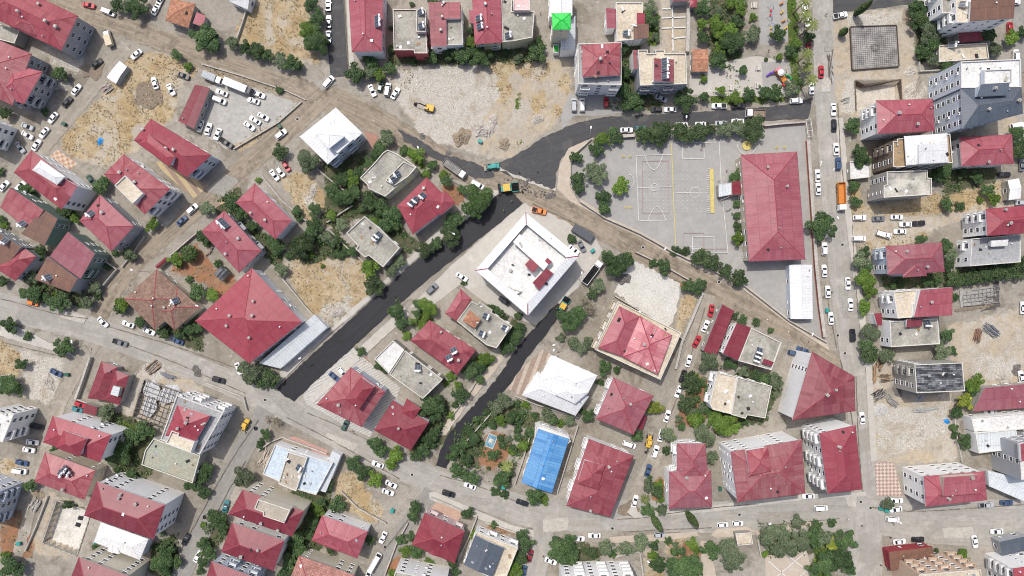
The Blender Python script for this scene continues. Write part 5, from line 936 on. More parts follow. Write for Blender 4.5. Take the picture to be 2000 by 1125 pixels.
B('house','low concrete house with a crimson roof half and row of solar panels','the concrete house with the crimson half',[
 V('S',[(1437,630),(1467,640),(1441,704),(1410,690)],6.4,'M','w'),V('F',[(1467,640),(1527,669),(1507,723),(1442,705)],6.2,'C','w'),
 V('S',[(1491,700),(1511,707),(1507,716),(1488,709)],7.4,'M','w',z0=6.2,win=0)],sol=[(1482,683,-20),(1479,691,-20),(1476,699,-20)])
B('apartment_building','flat roofed block split into a cream tiled half and a grey half','the cream and grey flat roof',[
 V('F',[(1400,727),(1440,736),(1428,809),(1392,800),(1386,789)],7.4,'B','w',bal=1),V('F',[(1440,736),(1508,754),(1495,817),(1460,811),(1456,818),(1428,810)],6.9,'C','c')])
B('apartment_building','big five sided crimson corner block with blank white west wall','the five sided crimson block',[
 V('PYR',[(1586,687),(1669,735),(1671,803),(1547,821)],14,'R','w',rise=2.4,wf=.22)],ch=[(1631,761),(1614,771)])
B('apartment_building','broad white apartment block with red roof and windowed north wall','the broad white red-roofed block',[
 V('H',[(1427,882),(1566,858),(1573,964),(1440,981)],15.5,'R','w',rise=2.4),V('H',[(1458,880),(1500,873),(1506,920),(1464,930)],17.6,'R','w',z0=15,win=0)])
B('apartment_building','white corner block with ribbed red roof and balconies on its left','the white corner block',[
 V('H',[(1600,846),(1671,830),(1684,956),(1616,964)],15.5,'R','w',bal=1,rise=2)],ch=[(1638,872)])
B('unfinished_building','unfinished block of bare slabs with dark timber formwork on top','the formwork block',[
 V('F',[(1786,712),(1880,708),(1885,764),(1790,768)],13,'A','c',bal=1)])
B('shed','long pink red sheet roof shed at the right edge','the long pink red shed',[V('S',[(1918,757),(2015,747),(2018,796),(1900,804)],4,'K','c',over=.2)])
for a in [(109,728,-26,'blue','sedan'),(72,833,-12,'black','suv'),(63,864,-6,'white','sedan'),(56,879,-10,'white','sedan'),(151,800,-18,'teal','hatchback'),(156,790,-20,'red','hatchback'),
 (466,720,-70,'white','sedan'),(427,742,-15,'black','suv'),(669,727,-48,'white','hatchback'),(653,736,-40,'blue','sedan'),(674,831,66,'green','hatchback'),
 (1345,705,74,'white','sedan'),(1334,735,70,'black','suv'),(1325,765,68,'white','sedan'),(1303,813,72,'white','sedan'),(1291,851,76,'white','sedan'),(1280,882,72,'white','suv'),(1229,868,-18,'white','van'),
 (1550,690,-15,'blue','hatchback'),(1568,684,-20,'blue','sedan'),(1684,817,95,'white','sedan'),(1995,736,100,'white','sedan'),(1934,803,0,'silver','sedan')]: C(*a)
for a in [(42,712,12,'d'),(20,750,20,'d'),(35,762,13,'d'),(8,760,12,'d'),(206,803,19,'o'),(265,850,19,'d'),(278,835,14,'d'),(240,880,23,'d'),(222,895,13,'d'),(292,842,13,'d'),(105,880,8,'d'),
 (493,730,23,'o'),(512,748,13,'d'),(527,740,19,'c'),(706,686,10,'d'),(740,713,9,'d'),(752,722,8,'d'),(540,822,12,'x'),(524,820,8,'x'),(735,868,18,'d'),(743,882,15,'d'),(775,890,17,'b'),(520,850,11,'d'),(509,866,9,'d'),
 (845,793,27,'d'),(863,800,12,'d'),(902,770,16,'d'),(890,790,9,'d'),(880,812,8,'b'),(918,725,17,'d'),(936,717,15,'d'),(950,702,14,'b'),(938,740,11,'d'),(880,735,10,'b'),(895,752,10,'b'),
 (985,785,16,'o'),(970,795,15,'o'),(950,805,9,'d'),(1010,788,9,'d'),(1027,792,9,'b'),(1000,815,13,'d'),(978,822,11,'b'),(962,830,9,'d'),(930,820,8,'d'),(945,828,8,'d'),(1020,805,8,'d'),(1045,810,8,'d'),(1068,808,14,'o'),
 (1078,820,12,'d'),(1095,825,8,'b'),(1112,822,11,'o'),(1148,812,14,'d'),(1132,802,8,'d'),(1180,720,15,'d'),(1172,745,9,'d'),(915,840,13,'d'),(925,858,15,'d'),(905,868,12,'d'),(890,880,14,'d'),(880,892,10,'d'),(850,845,13,'d'),
 (838,862,14,'d'),(828,880,14,'d'),(812,890,12,'d'),(978,855,9,'d'),(1012,840,8,'d'),(1035,845,11,'d'),(1022,872,11,'b'),(1000,882,9,'b'),(965,888,12,'d'),(942,866,6,'d'),(1387,705,22,'o'),(1420,711,13,'d'),(1434,714,10,'d'),(1451,726,12,'o'),(1476,736,12,'d'),(1513,747,18,'o'),
 (1493,742,13,'d'),(1348,745,19,'c'),(1358,757,12,'c'),(1357,735,9,'b'),(1341,788,19,'c'),(1366,805,9,'d'),(1349,803,12,'o'),(1382,804,10,'d'),(1357,822,17,'b'),(1408,828,26,'b'),(1432,836,13,'b'),(1395,812,12,'b'),(1370,850,21,'o'),(1306,850,15,'o'),
 (1330,833,10,'d'),(1325,818,8,'o'),(1387,892,14,'o'),(1301,880,9,'d'),(1281,797,14,'y'),(1245,853,12,'d'),(1205,722,9,'d'),(1455,825,9,'d'),(1516,770,9,'o'),(1695,690,19,'c'),(1732,692,17,'o'),(1838,688,19,'o'),(1860,686,10,'d'),(1904,748,18,'b'),
 (1895,765,12,'d'),(1883,785,18,'y'),(1868,806,12,'d'),(1884,863,14,'d'),(1862,836,9,'d'),(1866,848,8,'d')]: T(*a)
# ---- row 5
B('house','plain red hip house with a heap of solar heaters at its peak','the red house with the heater heap',[V('H',[(88,883),(187,919),(165,976),(67,941)],8,'R','b')],sol=[(120,922,60),(128,914,60),(134,921,60)],ch=[(125,955)])
B('apartment_building','big crimson hipped block with a long pale windowed north wall','the big crimson pale-walled block',[
 V('H',[(189,940),(323,986),(300,1054),(164,1007)],14.5,'M','w',rise=2.6,wf=.4)],ch=[(237,965),(234,972),(267,983)])
B('annex','white ribbed metal hip roof annex with one small gable','the white ribbed annex',[V('H',[(197,1020),(290,1053),(273,1094),(183,1059)],6,'W','w',rise=1.2),V('G',[(227,1061),(234,1082),(209,1076),(214,1064)],6.5,'W','w',win=0,rise=.5)])
B('apartment_building','crimson block cut by the bottom edge with a beige north wall','the crimson beige-walled block',[V('H',[(154,1088),(252,1125),(230,1195),(128,1155)],14,'M','t',wf=.3)])
B('apartment_building','lilac grey balcony block at the left edge near parked vans','the lilac grey block',[V('F',[(-60,938),(0,960),(-22,1030),(-90,1010)],11,'C','u',bal=1)])
B('apartment_building','crimson block with a beige stair tower and tall beige north wall','the crimson beige-towered block',[
 V('H',[(474,956),(594,998),(571,1048),(446,1004)],12,'M','t',rise=2.2,wf=.2),V('F',[(504,975),(567,996),(555,1022),(513,1008),(514,1001),(496,994)],14.5,'X','t',z0=11,win=0)],ch=[(511,1021),(544,1034)])
B('apartment_building','plain crimson hip block squeezed between leafy gardens','the plain crimson block',[V('H',[(453,1020),(556,1056),(534,1115),(432,1078)],11,'M','w')],ch=[(505,1073),(472,1086)])
B('apartment_building','crimson block at the bottom edge with curved grey balconies','the crimson block with the curved balconies',[V('H',[(413,1096),(502,1129),(480,1195),(393,1160)],12,'M','u',bal=1)])
B('house','pale blue flat terrace house with a raised concrete middle and metal lean-to','the pale blue terrace house',[
 V('F',[(537,868),(650,905),(617,967),(576,955),(513,926)],5.6,'V','w'),V('F',[(562,882),(600,894),(578,960),(543,945)],6.6,'X','w',z0=5.6,win=0),
 V('S',[(649,880),(666,890),(636,962),(620,957)],4,'L','w',win=0,over=.05,rise=.2)],sol=[(584,912,60)])
B('house','pink red hip house with a small gable and pale windowed north wall','the small-gabled pink red house',[
 V('H',[(629,1006),(719,1038),(698,1091),(608,1056)],8,'K','w'),V('G',[(638,1058),(664,1070),(661,1078),(631,1066)],8.2,'K','w',win=0,rise=.6)])
B('apartment_building','pink clay tiled block at the bottom edge with cream stair walls','the pink tiled block',[V('H',[(584,1085),(692,1123),(670,1190),(558,1150)],9,'Q2','t')])
B('apartment_building','grey white windowed block cut by the bottom edge','the grey white bottom-edge block',[V('F',[(772,1116),(872,1136),(855,1200),(755,1180)],12,'C','w')])
B('house','crimson hip house behind a pink paved yard','the crimson house behind the pink yard',[V('H',[(830,1001),(908,1037),(888,1101),(804,1064)],7.5,'M','k',bal=1),V('G',[(853,1073),(858,1088),(836,1080),(840,1074)],7.7,'M','k',win=0,rise=.5)])
B('house','slate grey sheet roof house with white terrace and balconies','the slate grey house',[
 V('F',[(930,1039),(1012,1070),(990,1125),(962,1130),(906,1103)],7,'B','w',bal=1),V('G',[(906,1103),(928,1045),(984,1070),(962,1127)],8,'S','w',z0=6.9,win=0,rise=.7)])
B('apartment_building','long white balcony block cut by the bottom edge','the long white balcony block',[V('F',[(1098,1130),(1240,1128),(1245,1200),(1098,1205)],14,'B','w',bal=1)])
B('apartment_building','ribbed crimson block with a raised square upper roof and balcony side','the ribbed crimson block',[
 V('H',[(1150,857),(1238,890),(1192,1010),(1106,988)],9,'R','w',bal=1),V('H',[(1142,899),(1182,909),(1167,957),(1128,943)],11,'R','w',z0=8.5,win=0)],ch=[(1189,911),(1153,996)])
B('house','pink red double hip house with white stepped balconies','the pink red house with stepped balconies',[
 V('H',[(1322,866),(1378,866),(1384,940),(1322,940)],9,'K','w',bal=1),V('H',[(1307,921),(1389,918),(1391,990),(1306,994)],9.1,'K','w',bal=1)],ch=[(1340,932)])
B('hut','small bare concrete hut by the roadside wall','the bare concrete hut',[V('F',[(1436,1042),(1467,1040),(1471,1063),(1441,1066)],3,'B','c',win=0)])
B('apartment_building','white fronted block with a raised red roof and beige back wall','the white block by the checkers',[
 V('H',[(1804,930),(1923,920),(1928,977),(1808,990)],13.5,'K','w',rise=1.8),V('S',[(1842,932),(1911,927),(1913,964),(1842,970)],15.6,'K','t',z0=13,win=0,rise=.3)],ch=[(1851,973),(1896,932)])
B('apartment_building','grey windowed block with red roof edge at the right border','the grey windowed block',[
 V('F',[(1990,866),(2060,858),(2066,930),(1995,938)],14,'Z','g'),V('S',[(1990,866),(2010,864),(2012,898),(1992,900)],15,'R','w',z0=13.9,win=0)])
B('hall','long pale flat hall roof beyond the dusty lot','the long pale hall',[V('F',[(1897,816),(2010,806),(2012,838),(1903,843)],5,'Z','w'),V('F',[(1905,846),(1985,838),(1990,876),(1912,886)],5.8,'L','w')])
B('hall','low white panel roofed hall beside the grey windowed block','the white panel hall',[V('S',[(1925,918),(2000,935),(2006,982),(1932,950)],4.5,'L','w',win=0)])
B('apartment_building','orange beige balcony block at the bottom edge','the orange balcony block',[V('F',[(1795,1122),(1916,1112),(1924,1190),(1795,1200)],16,'B','o',bal=1)])
B('shop','low grey brown shop roof with a crimson edge','the shop with the crimson edge',[V('S',[(1733,1076),(1818,1066),(1826,1093),(1740,1116)],4.2,'N','m',over=.3)])
B('shed','dark slate shed roof near the bottom corner','the dark slate shed',[V('S',[(1948,1056),(2005,1044),(2008,1074),(1957,1086)],4,'S','g',over=.2)])
B('apartment_building','white balcony block with a red roof corner at the bottom border','the white block at the bottom corner',[V('H',[(1978,1110),(2050,1100),(2056,1180),(1984,1190)],14,'R','w',bal=1)])
for a in [(42,904,-12,'blue','sedan'),(39,920,-8,'white','van'),(363,1054,62,'black','sedan'),(386,1087,60,'white','sedan'),(441,989,76,'teal','sedan'),(738,907,-20,'white','sedan'),(764,946,-26,'white','sedan'),
 (758,961,-18,'white','sedan'),(748,1050,64,'white','sedan'),(718,1124,60,'white','sedan'),(876,964,-16,'black','suv'),(918,949,-20,'white','sedan'),(1020,982,-18,'black','sedan'),(1035,1086,76,'maroon','sedan'),
 (1023,1117,76,'blue','sedan'),(1076,1096,-20,'white','sedan'),(1130,1052,-4,'white','sedan'),(1161,1046,0,'white','sedan'),(1266,919,74,'blue','sedan'),(1240,979,74,'white','sedan'),
 (1412,1025,2,'white','hatchback'),(1441,1022,0,'white','hatchback'),(1288,1045,2,'silver','hatchback'),(1579,969,2,'white','sedan'),(1603,992,0,'white','van'),(1752,978,0,'white','sedan'),
 (1750,995,8,'white','sedan'),(1743,1014,-6,'white','van'),(1757,1058,6,'white','sedan'),(1793,1054,2,'black','sedan'),(1926,986,3,'silver','pickup'),(1966,982,0,'blue','sedan'),(1947,1038,3,'white','sedan'),(1904,1058,-80,'white','sedan')]: C(*a)
for a in [(60,948,12,'d'),(25,1105,23,'d'),(12,1085,9,'b'),(325,1080,18,'d'),(318,1103,21,'d'),(346,1098,12,'d'),(396,925,20,'d'),(380,945,13,'d'),(366,948,9,'d'),(396,960,13,'d'),(135,986,10,'d'),(188,1072,9,'d'),
 (315,1040,8,'o'),(398,1062,13,'d'),(392,1115,9,'d'),(255,930,11,'d'),(230,920,9,'d'),(476,935,21,'o'),(425,1012,19,'d'),(433,1030,13,'d'),(408,1078,17,'d'),(397,1098,12,'d'),(642,946,11,'d'),(690,905,16,'d'),(711,922,14,'d'),
 (735,936,17,'b'),(765,906,13,'b'),(660,986,17,'d'),(626,980,11,'d'),(623,996,12,'b'),(612,1020,15,'d'),(603,1043,13,'d'),(581,1060,19,'d'),(590,1078,15,'d'),(566,1096,17,'d'),(556,1117,14,'d'),(722,1055,11,'d'),(505,1030,10,'d'),
 (782,1054,10,'d'),(793,1076,12,'b'),(766,1120,9,'b'),(645,1072,11,'d'),(895,920,16,'d'),(920,932,16,'d'),(912,900,13,'d'),(981,931,20,'d'),(968,960,10,'d'),(985,965,10,'d'),(1045,970,17,'d'),(1062,976,10,'b'),
 (812,990,13,'d'),(808,1010,12,'d'),(802,1048,10,'d'),(815,1076,15,'d'),(884,1100,12,'d'),(889,1117,9,'d'),(914,1002,12,'d'),(965,1026,8,'d'),(1020,1046,13,'d'),(1028,1065,17,'d'),(1016,1088,15,'d'),(1003,1112,17,'b'),(925,1042,10,'b'),
 (1094,1072,28,'d'),(1118,1086,19,'d'),(1112,1056,14,'d'),(1155,1080,11,'c'),(1182,1068,17,'o'),(1196,1082,10,'d'),(1265,951,15,'o'),(1286,960,13,'d'),(1264,996,13,'d'),(1294,996,11,'o'),(1290,975,9,'b'),(1222,1068,17,'o'),(1251,1060,17,'o'),
 (1278,1066,12,'d'),(1286,1102,18,'d'),(1275,1085,11,'b'),(1305,1057,8,'d'),(1319,1065,7,'o'),(1352,1062,12,'b'),(1360,1075,9,'b'),(1330,1104,31,'d'),(1357,1112,17,'d'),(1390,1072,19,'d'),(1418,1070,22,'o'),(1431,1096,24,'o'),
 (1500,1050,21,'o'),(1522,1040,19,'o'),(1540,1068,23,'o'),(1557,1020,13,'o'),(1566,1058,21,'o'),(1590,1052,18,'d'),(1594,1030,14,'d'),(1516,1074,14,'o'),(1590,1112,15,'d'),(1492,1082,9,'b'),(1735,984,13,'o'),(1625,1021,10,'d'),
 (1606,1048,17,'o'),(1625,1062,14,'y'),(1650,1056,21,'d'),(1640,1090,25,'d'),(1612,1100,22,'d'),(1660,1112,14,'d'),(1828,1076,6,'d'),(1880,1080,10,'b'),(1883,1092,8,'b')]: T(*a)
P(1258,972,1260,976); P(990,905,993,912)
CY(1274,1008,1294,1040); CY(1341,1000,1366,1028); CY(1668,30,1702,0); CY(1640,68,1650,50)
# ------------------------------------------------------------------ machines
def wheels(root, pts, r=.5, w=.35):
    mb = MB(); mb.tube((0, -w/2, 0), (0, w/2, 0), r, 0, 14); mb.tube((0, -w/2-.01, 0), (0, w/2+.01, 0), r*.5, 1, 10); m = mb.mesh('wheel', [DARK, STEEL])
    for p in pts: obj('wheel', m, root, p)
def mound(mb, x0, x1, y0, y1, z, h, m, n=9, seed=1):
    rr = random.Random(seed); xs = [x0+(x1-x0)*i/n for i in range(n+1)]; ys = [y0+(y1-y0)*i/n for i in range(n+1)]
    f = lambda i, j: z+h*(math.sin(math.pi*i/n)*math.sin(math.pi*j/n))**.6*(.6+.5*math.sin(i*2.1+j*1.3+seed))+(rr.uniform(-.06, .06) if 0 < i < n and 0 < j < n else 0)
    Z = [[f(i, j) for j in range(n+1)] for i in range(n+1)]
    for i in range(n):
        for j in range(n): mb.face([(xs[i], ys[j], Z[i][j]), (xs[i+1], ys[j], Z[i+1][j]), (xs[i+1], ys[j+1], Z[i+1][j+1]), (xs[i], ys[j+1], Z[i][j+1])], m)
def dump_truck(px, py, ang, cabm, bedm, loadm, label, L=9.2):
    x, y = g(px, py, 1.5); e = empty('dump_truck', (x, y, .02), R(ang)); tag(e, label, 'dump truck', 'dump trucks'); w = 1.25; x0, x1 = -L/2, L/2
    m = MB(); m.box(x0+.2, x1-.2, -.5, .5, .55, .95); m.build('chassis', DARK, e)
    m = MB(); c0 = x1-2.1; m.loft([rrect(c0, x1, w-.03, .15, .7), rrect(c0, x1, w-.03, .15, 1.7), rrect(c0+.05, x1-.22, w-.12, .2, 2.75), rrect(c0+.2, x1-.4, w-.3, .2, 2.85)]); m.box(c0+.5, c0+1.1, -.35, .35, 2.85, 2.97, 0); m.build('cab', cabm, e)
    m = MB(); m.face([(x1+.01, -w+.2, 1.75), (x1+.01, w-.2, 1.75), (x1-.19, w-.25, 2.65), (x1-.19, -w+.25, 2.65)]); m.build('windscreen', CARGLASS, e)
    m = MB(); b1 = c0-.25; m.box(x0, b1, -w, w, .97, 1.12); m.box(x0, b1, -w, -w+.1, 1.12, 2.45); m.box(x0, b1, w-.1, w, 1.12, 2.45); m.box(x0, x0+.1, -w+.1, w-.1, 1.12, 2.4); m.box(b1-.1, b1, -w+.1, w-.1, 1.12, 2.6)
    for k in range(5): xx = x0+.4+k*(b1-x0-.9)/4; m.box(xx, xx+.12, -w-.07, -w, 1.05, 2.4); m.box(xx, xx+.12, w, w+.07, 1.05, 2.4)
    m.build('bed', bedm, e)
    if loadm: m = MB(); mound(m, x0+.1, b1-.1, -w+.1, w-.1, 1.75, .5, 0, 12, int(px)); m.build('load', loadm, e)
    wheels(e, [(x1-1.3, s*1.05, .52) for s in (-1, 1)]+[(x0+xx, s*1.05, .52) for xx in (1.3, 2.7) for s in (-1, 1)], .52)
GRAV = mottled('gravel_load', (.30, .29, .27), (.18, .17, .16), 1., 5., kind='obj')
dump_truck(888, 330, -36, WHT, plain('grey_bed', (.28, .28, .28)), GRAV, 'white cab dump truck with a grey rubble load beside the dirt road', 9.0)
dump_truck(1157, 532, 53, WHT, WHT, ASPH, 'white dump truck filled with black asphalt east of the central white block', 9.6)
dump_truck(1643, 384, -88, WHT, ORNG, None, 'orange dump truck with white cab parked along the long street', 9.8)
dump_truck(1475, 222, 178, WHT, plain('rusty_bed', (.24, .17, .13)), plain('brown_load', (.30, .25, .2)), 'white dump truck with a brown empty bed on the dark curved road', 6.6)
def paver(px, py, ang, label, sc_=1.):
    x, y = g(px, py, 1.5); e = empty('asphalt_paver', (x, y, .02), R(ang)); tag(e, label, 'asphalt paver', 'asphalt pavers'); e.scale = (sc_,)*3
    m = MB(); m.box(-2.6, 1.1, -1.0, 1.0, .5, 1.5); m.box(-.2, 1.1, -1.22, 1.22, 1.5, 1.95); m.build('body', TEAL, e)
    m = MB(); m.box(-1.9, .6, -1.25, 1.25, 2.95, 3.1); m.box(-1.7, .4, -1.0, 1.0, 3.1, 3.18); m.build('canopy', YEL, e)
    m = MB()
    for a in (-1.7, .4):
        for b in (-1.05, 1.05): m.tube((a, b, 1.5), (a, b, 2.95), .05)
    m.build('canopy_frame', STEEL, e)
    m = MB(); m.box(1.15, 3.6, -1.45, 1.45, .4, .55); m.box(1.15, 3.6, -1.6, -1.45, .55, 1.35); m.box(1.15, 3.6, 1.45, 1.6, .55, 1.35); m.build('hopper', TEAL, e)
    m = MB(); mound(m, 1.15, 3.6, -1.45, 1.45, .9, .6, 0, 10, 5); m.build('load', ASPH, e)
    m = MB(); m.box(-3.5, -2.65, -2.1, 2.1, .12, .55); m.box(-3.6, -3.1, -2.0, 2.0, .55, .7); m.build('screed', DARK, e)
    for s in (-1, 1):
        m = MB(); m.loft([[(a, s*1.08-.22, b) for a, b in ((-2.3, .5), (-2., .05), (.8, .05), (1.1, .5), (.8, .85), (-2., .85))], [(a, s*1.08+.22, b) for a, b in ((-2.3, .5), (-2., .05), (.8, .05), (1.1, .5), (.8, .85), (-2., .85))]]); m.build('track', DARK, e)
paver(993, 367, 8, 'asphalt paver with yellow canopy and full black hopper at the fork')
paver(1101, 595, 58, 'asphalt paver with yellow canopy half hidden by a tree on the narrow lane', .82)
def loader(px, py, ang, label, bodym, bucket=1, name='wheel_loader', arm=0):
    x, y = g(px, py, 1.2); e = empty(name, (x, y, .02), R(ang)); tag(e, label, name.replace('_', ' '))
    m = MB(); m.loft([rrect(-2.2, 1.0, .85, .25, .6), rrect(-2.2, 1.0, .85, .25, 1.35), rrect(-2.0, .9, .7, .25, 1.5)]); m.box(.8, 1.9, -.45, .45, .7, 1.15); m.build('body', bodym, e)
    m = MB(); m.loft([rrect(-.9, .6, .72, .15, 1.5), rrect(-.8, .45, .65, .15, 2.55)]); m.build('cab', [CARGLASS], e); m = MB(); m.box(-.95, .6, -.75, .75, 2.56, 2.68); m.build('cab_roof', bodym, e)
    m = MB()
    for s in (-.5, .5): m.tube((.7, s, 1.2), (2.5, s, .7), .11)
    m.build('lift_arm', bodym, e)
    if bucket: m = MB(); m.box(2.4, 2.5, -1.15, 1.15, .15, 1.0); m.box(2.5, 3.2, -1.15, 1.15, .15, .25); m.box(2.5, 3.1, -1.15, -1.06, .25, .8); m.box(2.5, 3.1, 1.06, 1.15, .25, .8); m.build('bucket', plain('bucket_steel', (.30, .28, .24), .5), e)
    if arm: m = MB(); m.tube((-2.1, 0, 1.3), (-3.0, .2, 2.6), .16); m.tube((-3.0, .2, 2.6), (-3.9, .3, 1.2), .13); m.box(-4.3, -3.7, -.1, .7, .6, 1.25); m.build('backhoe_arm', DARK, e)
    wheels(e, [(1.3, .85, .5), (1.3, -.85, .5), (-1.4, .9, .62), (-1.4, -.9, .62)], .6, .4)
loader(963, 325, 186, 'small teal skid loader with a pale bucket where the roads fork', TEAL)
loader(1268, 862, 78, 'yellow backhoe loader parked in the residential lane', YEL, 1, 'backhoe_loader', 1)
loader(479, 830, 245, 'yellow loader with a pale bucket beside the grey street', YEL)
def excavator():
    x, y = g(838, 210, 1.5); e = empty('excavator', (x, y, .02), R(165)); tag(e, 'yellow tracked excavator on the white rubble lot', 'excavator'); e.scale = (.86, .86, .86)
    for s in (-1, 1):
        pr = ((-1.9, .45), (-1.6, .05), (1.6, .05), (1.9, .45), (1.6, .85), (-1.6, .85)); m = MB(); m.loft([[(a, s*1.1-.28, b) for a, b in pr], [(a, s*1.1+.28, b) for a, b in pr]]); m.build('track', DARK, e)
    m = MB(); m.loft([rrect(-2.0, 1.3, 1.3, .4, 1.0), rrect(-2.0, 1.3, 1.3, .4, 1.9), rrect(-1.9, 1.2, 1.2, .4, 2.05)]); m.build('body', YEL, e)
    m = MB(); m.loft([rrect(.0, 1.5, .5, .15, 1.95), rrect(.1, 1.4, .45, .15, 3.0)]); o = m.build('cab', CARGLASS, e); o.location = (0, .75, 0)
    m = MB(); m.box(.1, 1.4, .3, 1.2, 3.01, 3.1); m.build('cab_roof', YEL, e)
    m = MB(); m.tube((1.0, -.1, 1.8), (3.6, -.1, 4.0), .28, 0, 6, .22); m.tube((3.6, -.1, 4.0), (5.4, -.1, 3.4), .22, 0, 6, .17); m.build('boom', DARK, e)
    m = MB(); m.tube((5.3, -.1, 3.5), (6.2, -.1, 1.3), .17, 0, 6, .12); m.build('dipper_arm', DARK, e); m = MB(); m.box(5.6, 6.5, -.6, .4, .2, 1.1); m.box(5.5, 5.65, -.6, .4, .1, .5); m.build('bucket', DARK, e)
excavator()
def lorry():
    x, y = g(462, 168, 2); e = empty('lorry', (x, y, .02), R(-22)); tag(e, 'long white box lorry with ribbed trailer along the parking lot edge', 'lorry')
    m = MB(); m.box(-4.3, 4.1, -1.25, 1.25, 1.1, 3.7); [m.box(-4.1+k*.55, -3.95+k*.55, -1.22, 1.22, 3.7, 3.76) for k in range(15)]; m.build('trailer', WHT, e)
    m = MB(); m.loft([rrect(4.3, 6.0, 1.2, .2, .7), rrect(4.3, 5.9, 1.2, .2, 2.2), rrect(4.4, 5.5, 1.05, .2, 3.1)]); m.build('cab', plain('dark_cab', (.12, .12, .13)), e)
    m = MB(); m.face([(5.93, -1., 2.2), (5.93, 1., 2.2), (5.53, .9, 3.05), (5.53, -.9, 3.05)]); m.build('windscreen', CARGLASS, e); wheels(e, [(a, s*1.05, .5) for a in (-3.4, -2.2, 5.2) for s in (-1, 1)])
    x, y = g(415, 152, 2); e = empty('lorry', (x, y, .02), R(-22)); tag(e, 'white cab lorry with a grey tarpaulin box north of the crimson shed', 'lorry')
    m = MB(); m.box(-3.6, 1.2, -1.25, 1.25, 1.0, 2.6); m.box(-3.6, 1.2, -1.0, 1.0, 2.6, 2.85); m.build('cargo_box', plain('grey_tarpaulin', (.36, .38, .40)), e)
    m = MB(); m.loft([rrect(1.5, 3.6, 1.2, .2, .7), rrect(1.5, 3.6, 1.2, .2, 2.0), rrect(1.6, 3.2, 1.05, .2, 2.7)]); m.build('cab', WHT, e); m = MB(); m.face([(3.62, -1., 2.0), (3.62, 1., 2.0), (3.24, .9, 2.65), (3.24, -.9, 2.65)]); m.build('windscreen', CARGLASS, e); wheels(e, [(a, s*1.05, .5) for a in (-2.6, 2.6) for s in (-1, 1)])
    x, y = g(211, 74, 1.5); e = empty('box_truck', (x, y, .02), R(107)); tag(e, 'small truck with white cab and cream box beside the red block end', 'truck')
    m = MB(); m.box(-2.9, .9, -1.1, 1.1, .9, 2.4); m.box(-2.9, .9, -.98, .98, 2.4, 2.46); m.build('cargo_box', plain('cream_box', (.58, .50, .36)), e); m = MB(); m.loft([rrect(1.05, 2.9, 1.0, .3, .6), rrect(1.05, 2.8, 1.0, .3, 1.4), rrect(1.1, 2.2, .85, .25, 2.1)]); m.build('cab', WHT, e)
    m = MB(); m.face([(2.82, -.8, 1.42), (2.82, .8, 1.42), (2.24, .7, 2.06), (2.24, -.7, 2.06)]); m.build('windscreen', CARGLASS, e); wheels(e, [(a, s*.95, .42) for a in (-2., 2.) for s in (-1, 1)], .42)
    x, y = g(1138, 455, 1.5); e = empty('trailer', (x, y, .02), R(-33)); tag(e, 'dark grey covered flat trailer beside the central white block', 'trailer')
    m = MB(); m.box(-3.9, 3.9, -1.45, 1.45, .7, 2.3); m.box(-3.8, 3.8, -1.3, 1.3, 2.3, 2.36); [m.box(-3.9+k*1.3, -3.82+k*1.3, -1.5, 1.5, .7, 2.40) for k in range(7)]; m.build('cargo_box', plain('dark_cover', (.075, .082, .095)), e); wheels(e, [(a, s*1.1, .45) for a in (-3., -1.8, 2.8) for s in (-1, 1)], .45)
lorry()
C(732, 1098, 60, 'white', 'minibus')
# ------------------------------------------------------------------ walls between the plots
def wall(label, pts, h=1.3, m=CONC, w=.28, name='boundary_wall'):
    P_ = gp(pts); c = cen(P_); mb = MB(); e = empty(name, (*P_[0], 0)); tag(e, label, name.replace('_', ' '), 'walls between the plots')
    q = [Vector((x-P_[0][0], y-P_[0][1])) for x, y in P_]; Ln, Rn = [], []
    for i, p in enumerate(q):
        a = q[max(0, i-1)]; b = q[min(len(q)-1, i+1)]; t = (b-a).normalized(); n = Vector((-t.y, t.x))*w/2; Ln.append(p+n); Rn.append(p-n)
    ring = [(p.x, p.y) for p in Ln]+[(p.x, p.y) for p in reversed(Rn)]
    def strip(mb_, k, z0, z1, mat=0):
        for i in range(len(q)-1):
            A = [q[j]+(Ln[j]-q[j])*k for j in (i, i+1)]; Bq = [q[j]+(Rn[j]-q[j])*k for j in (i, i+1)]
            lo = [(*A[0], z0), (*A[1], z0), (*Bq[1], z0), (*Bq[0], z0)]; hi = [(*A[0], z1), (*A[1], z1), (*Bq[1], z1), (*Bq[0], z1)]
            mb_.face(hi, mat); mb_.face([lo[1], lo[0], hi[0], hi[1]], mat); mb_.face([lo[3], lo[2], hi[2], hi[3]], mat)
            if i == 0: mb_.face([lo[0], lo[3], hi[3], hi[0]], mat)
            if i == len(q)-2: mb_.face([lo[2], lo[1], hi[1], hi[2]], mat)
    strip(mb, 1, -.05, h); mb.build('wall', m, e); mb = MB(); strip(mb, 1.35, h, h+.1); mb.build('coping', CONC if m is not BRICK else m, e)
REDW = mottled('red_brick_wall', (.36, .13, .095), (.27, .09, .07), .5, 3.); PALE = mottled('pale_wall', (.52, .50, .45), (.40, .38, .34), .4, 2.)
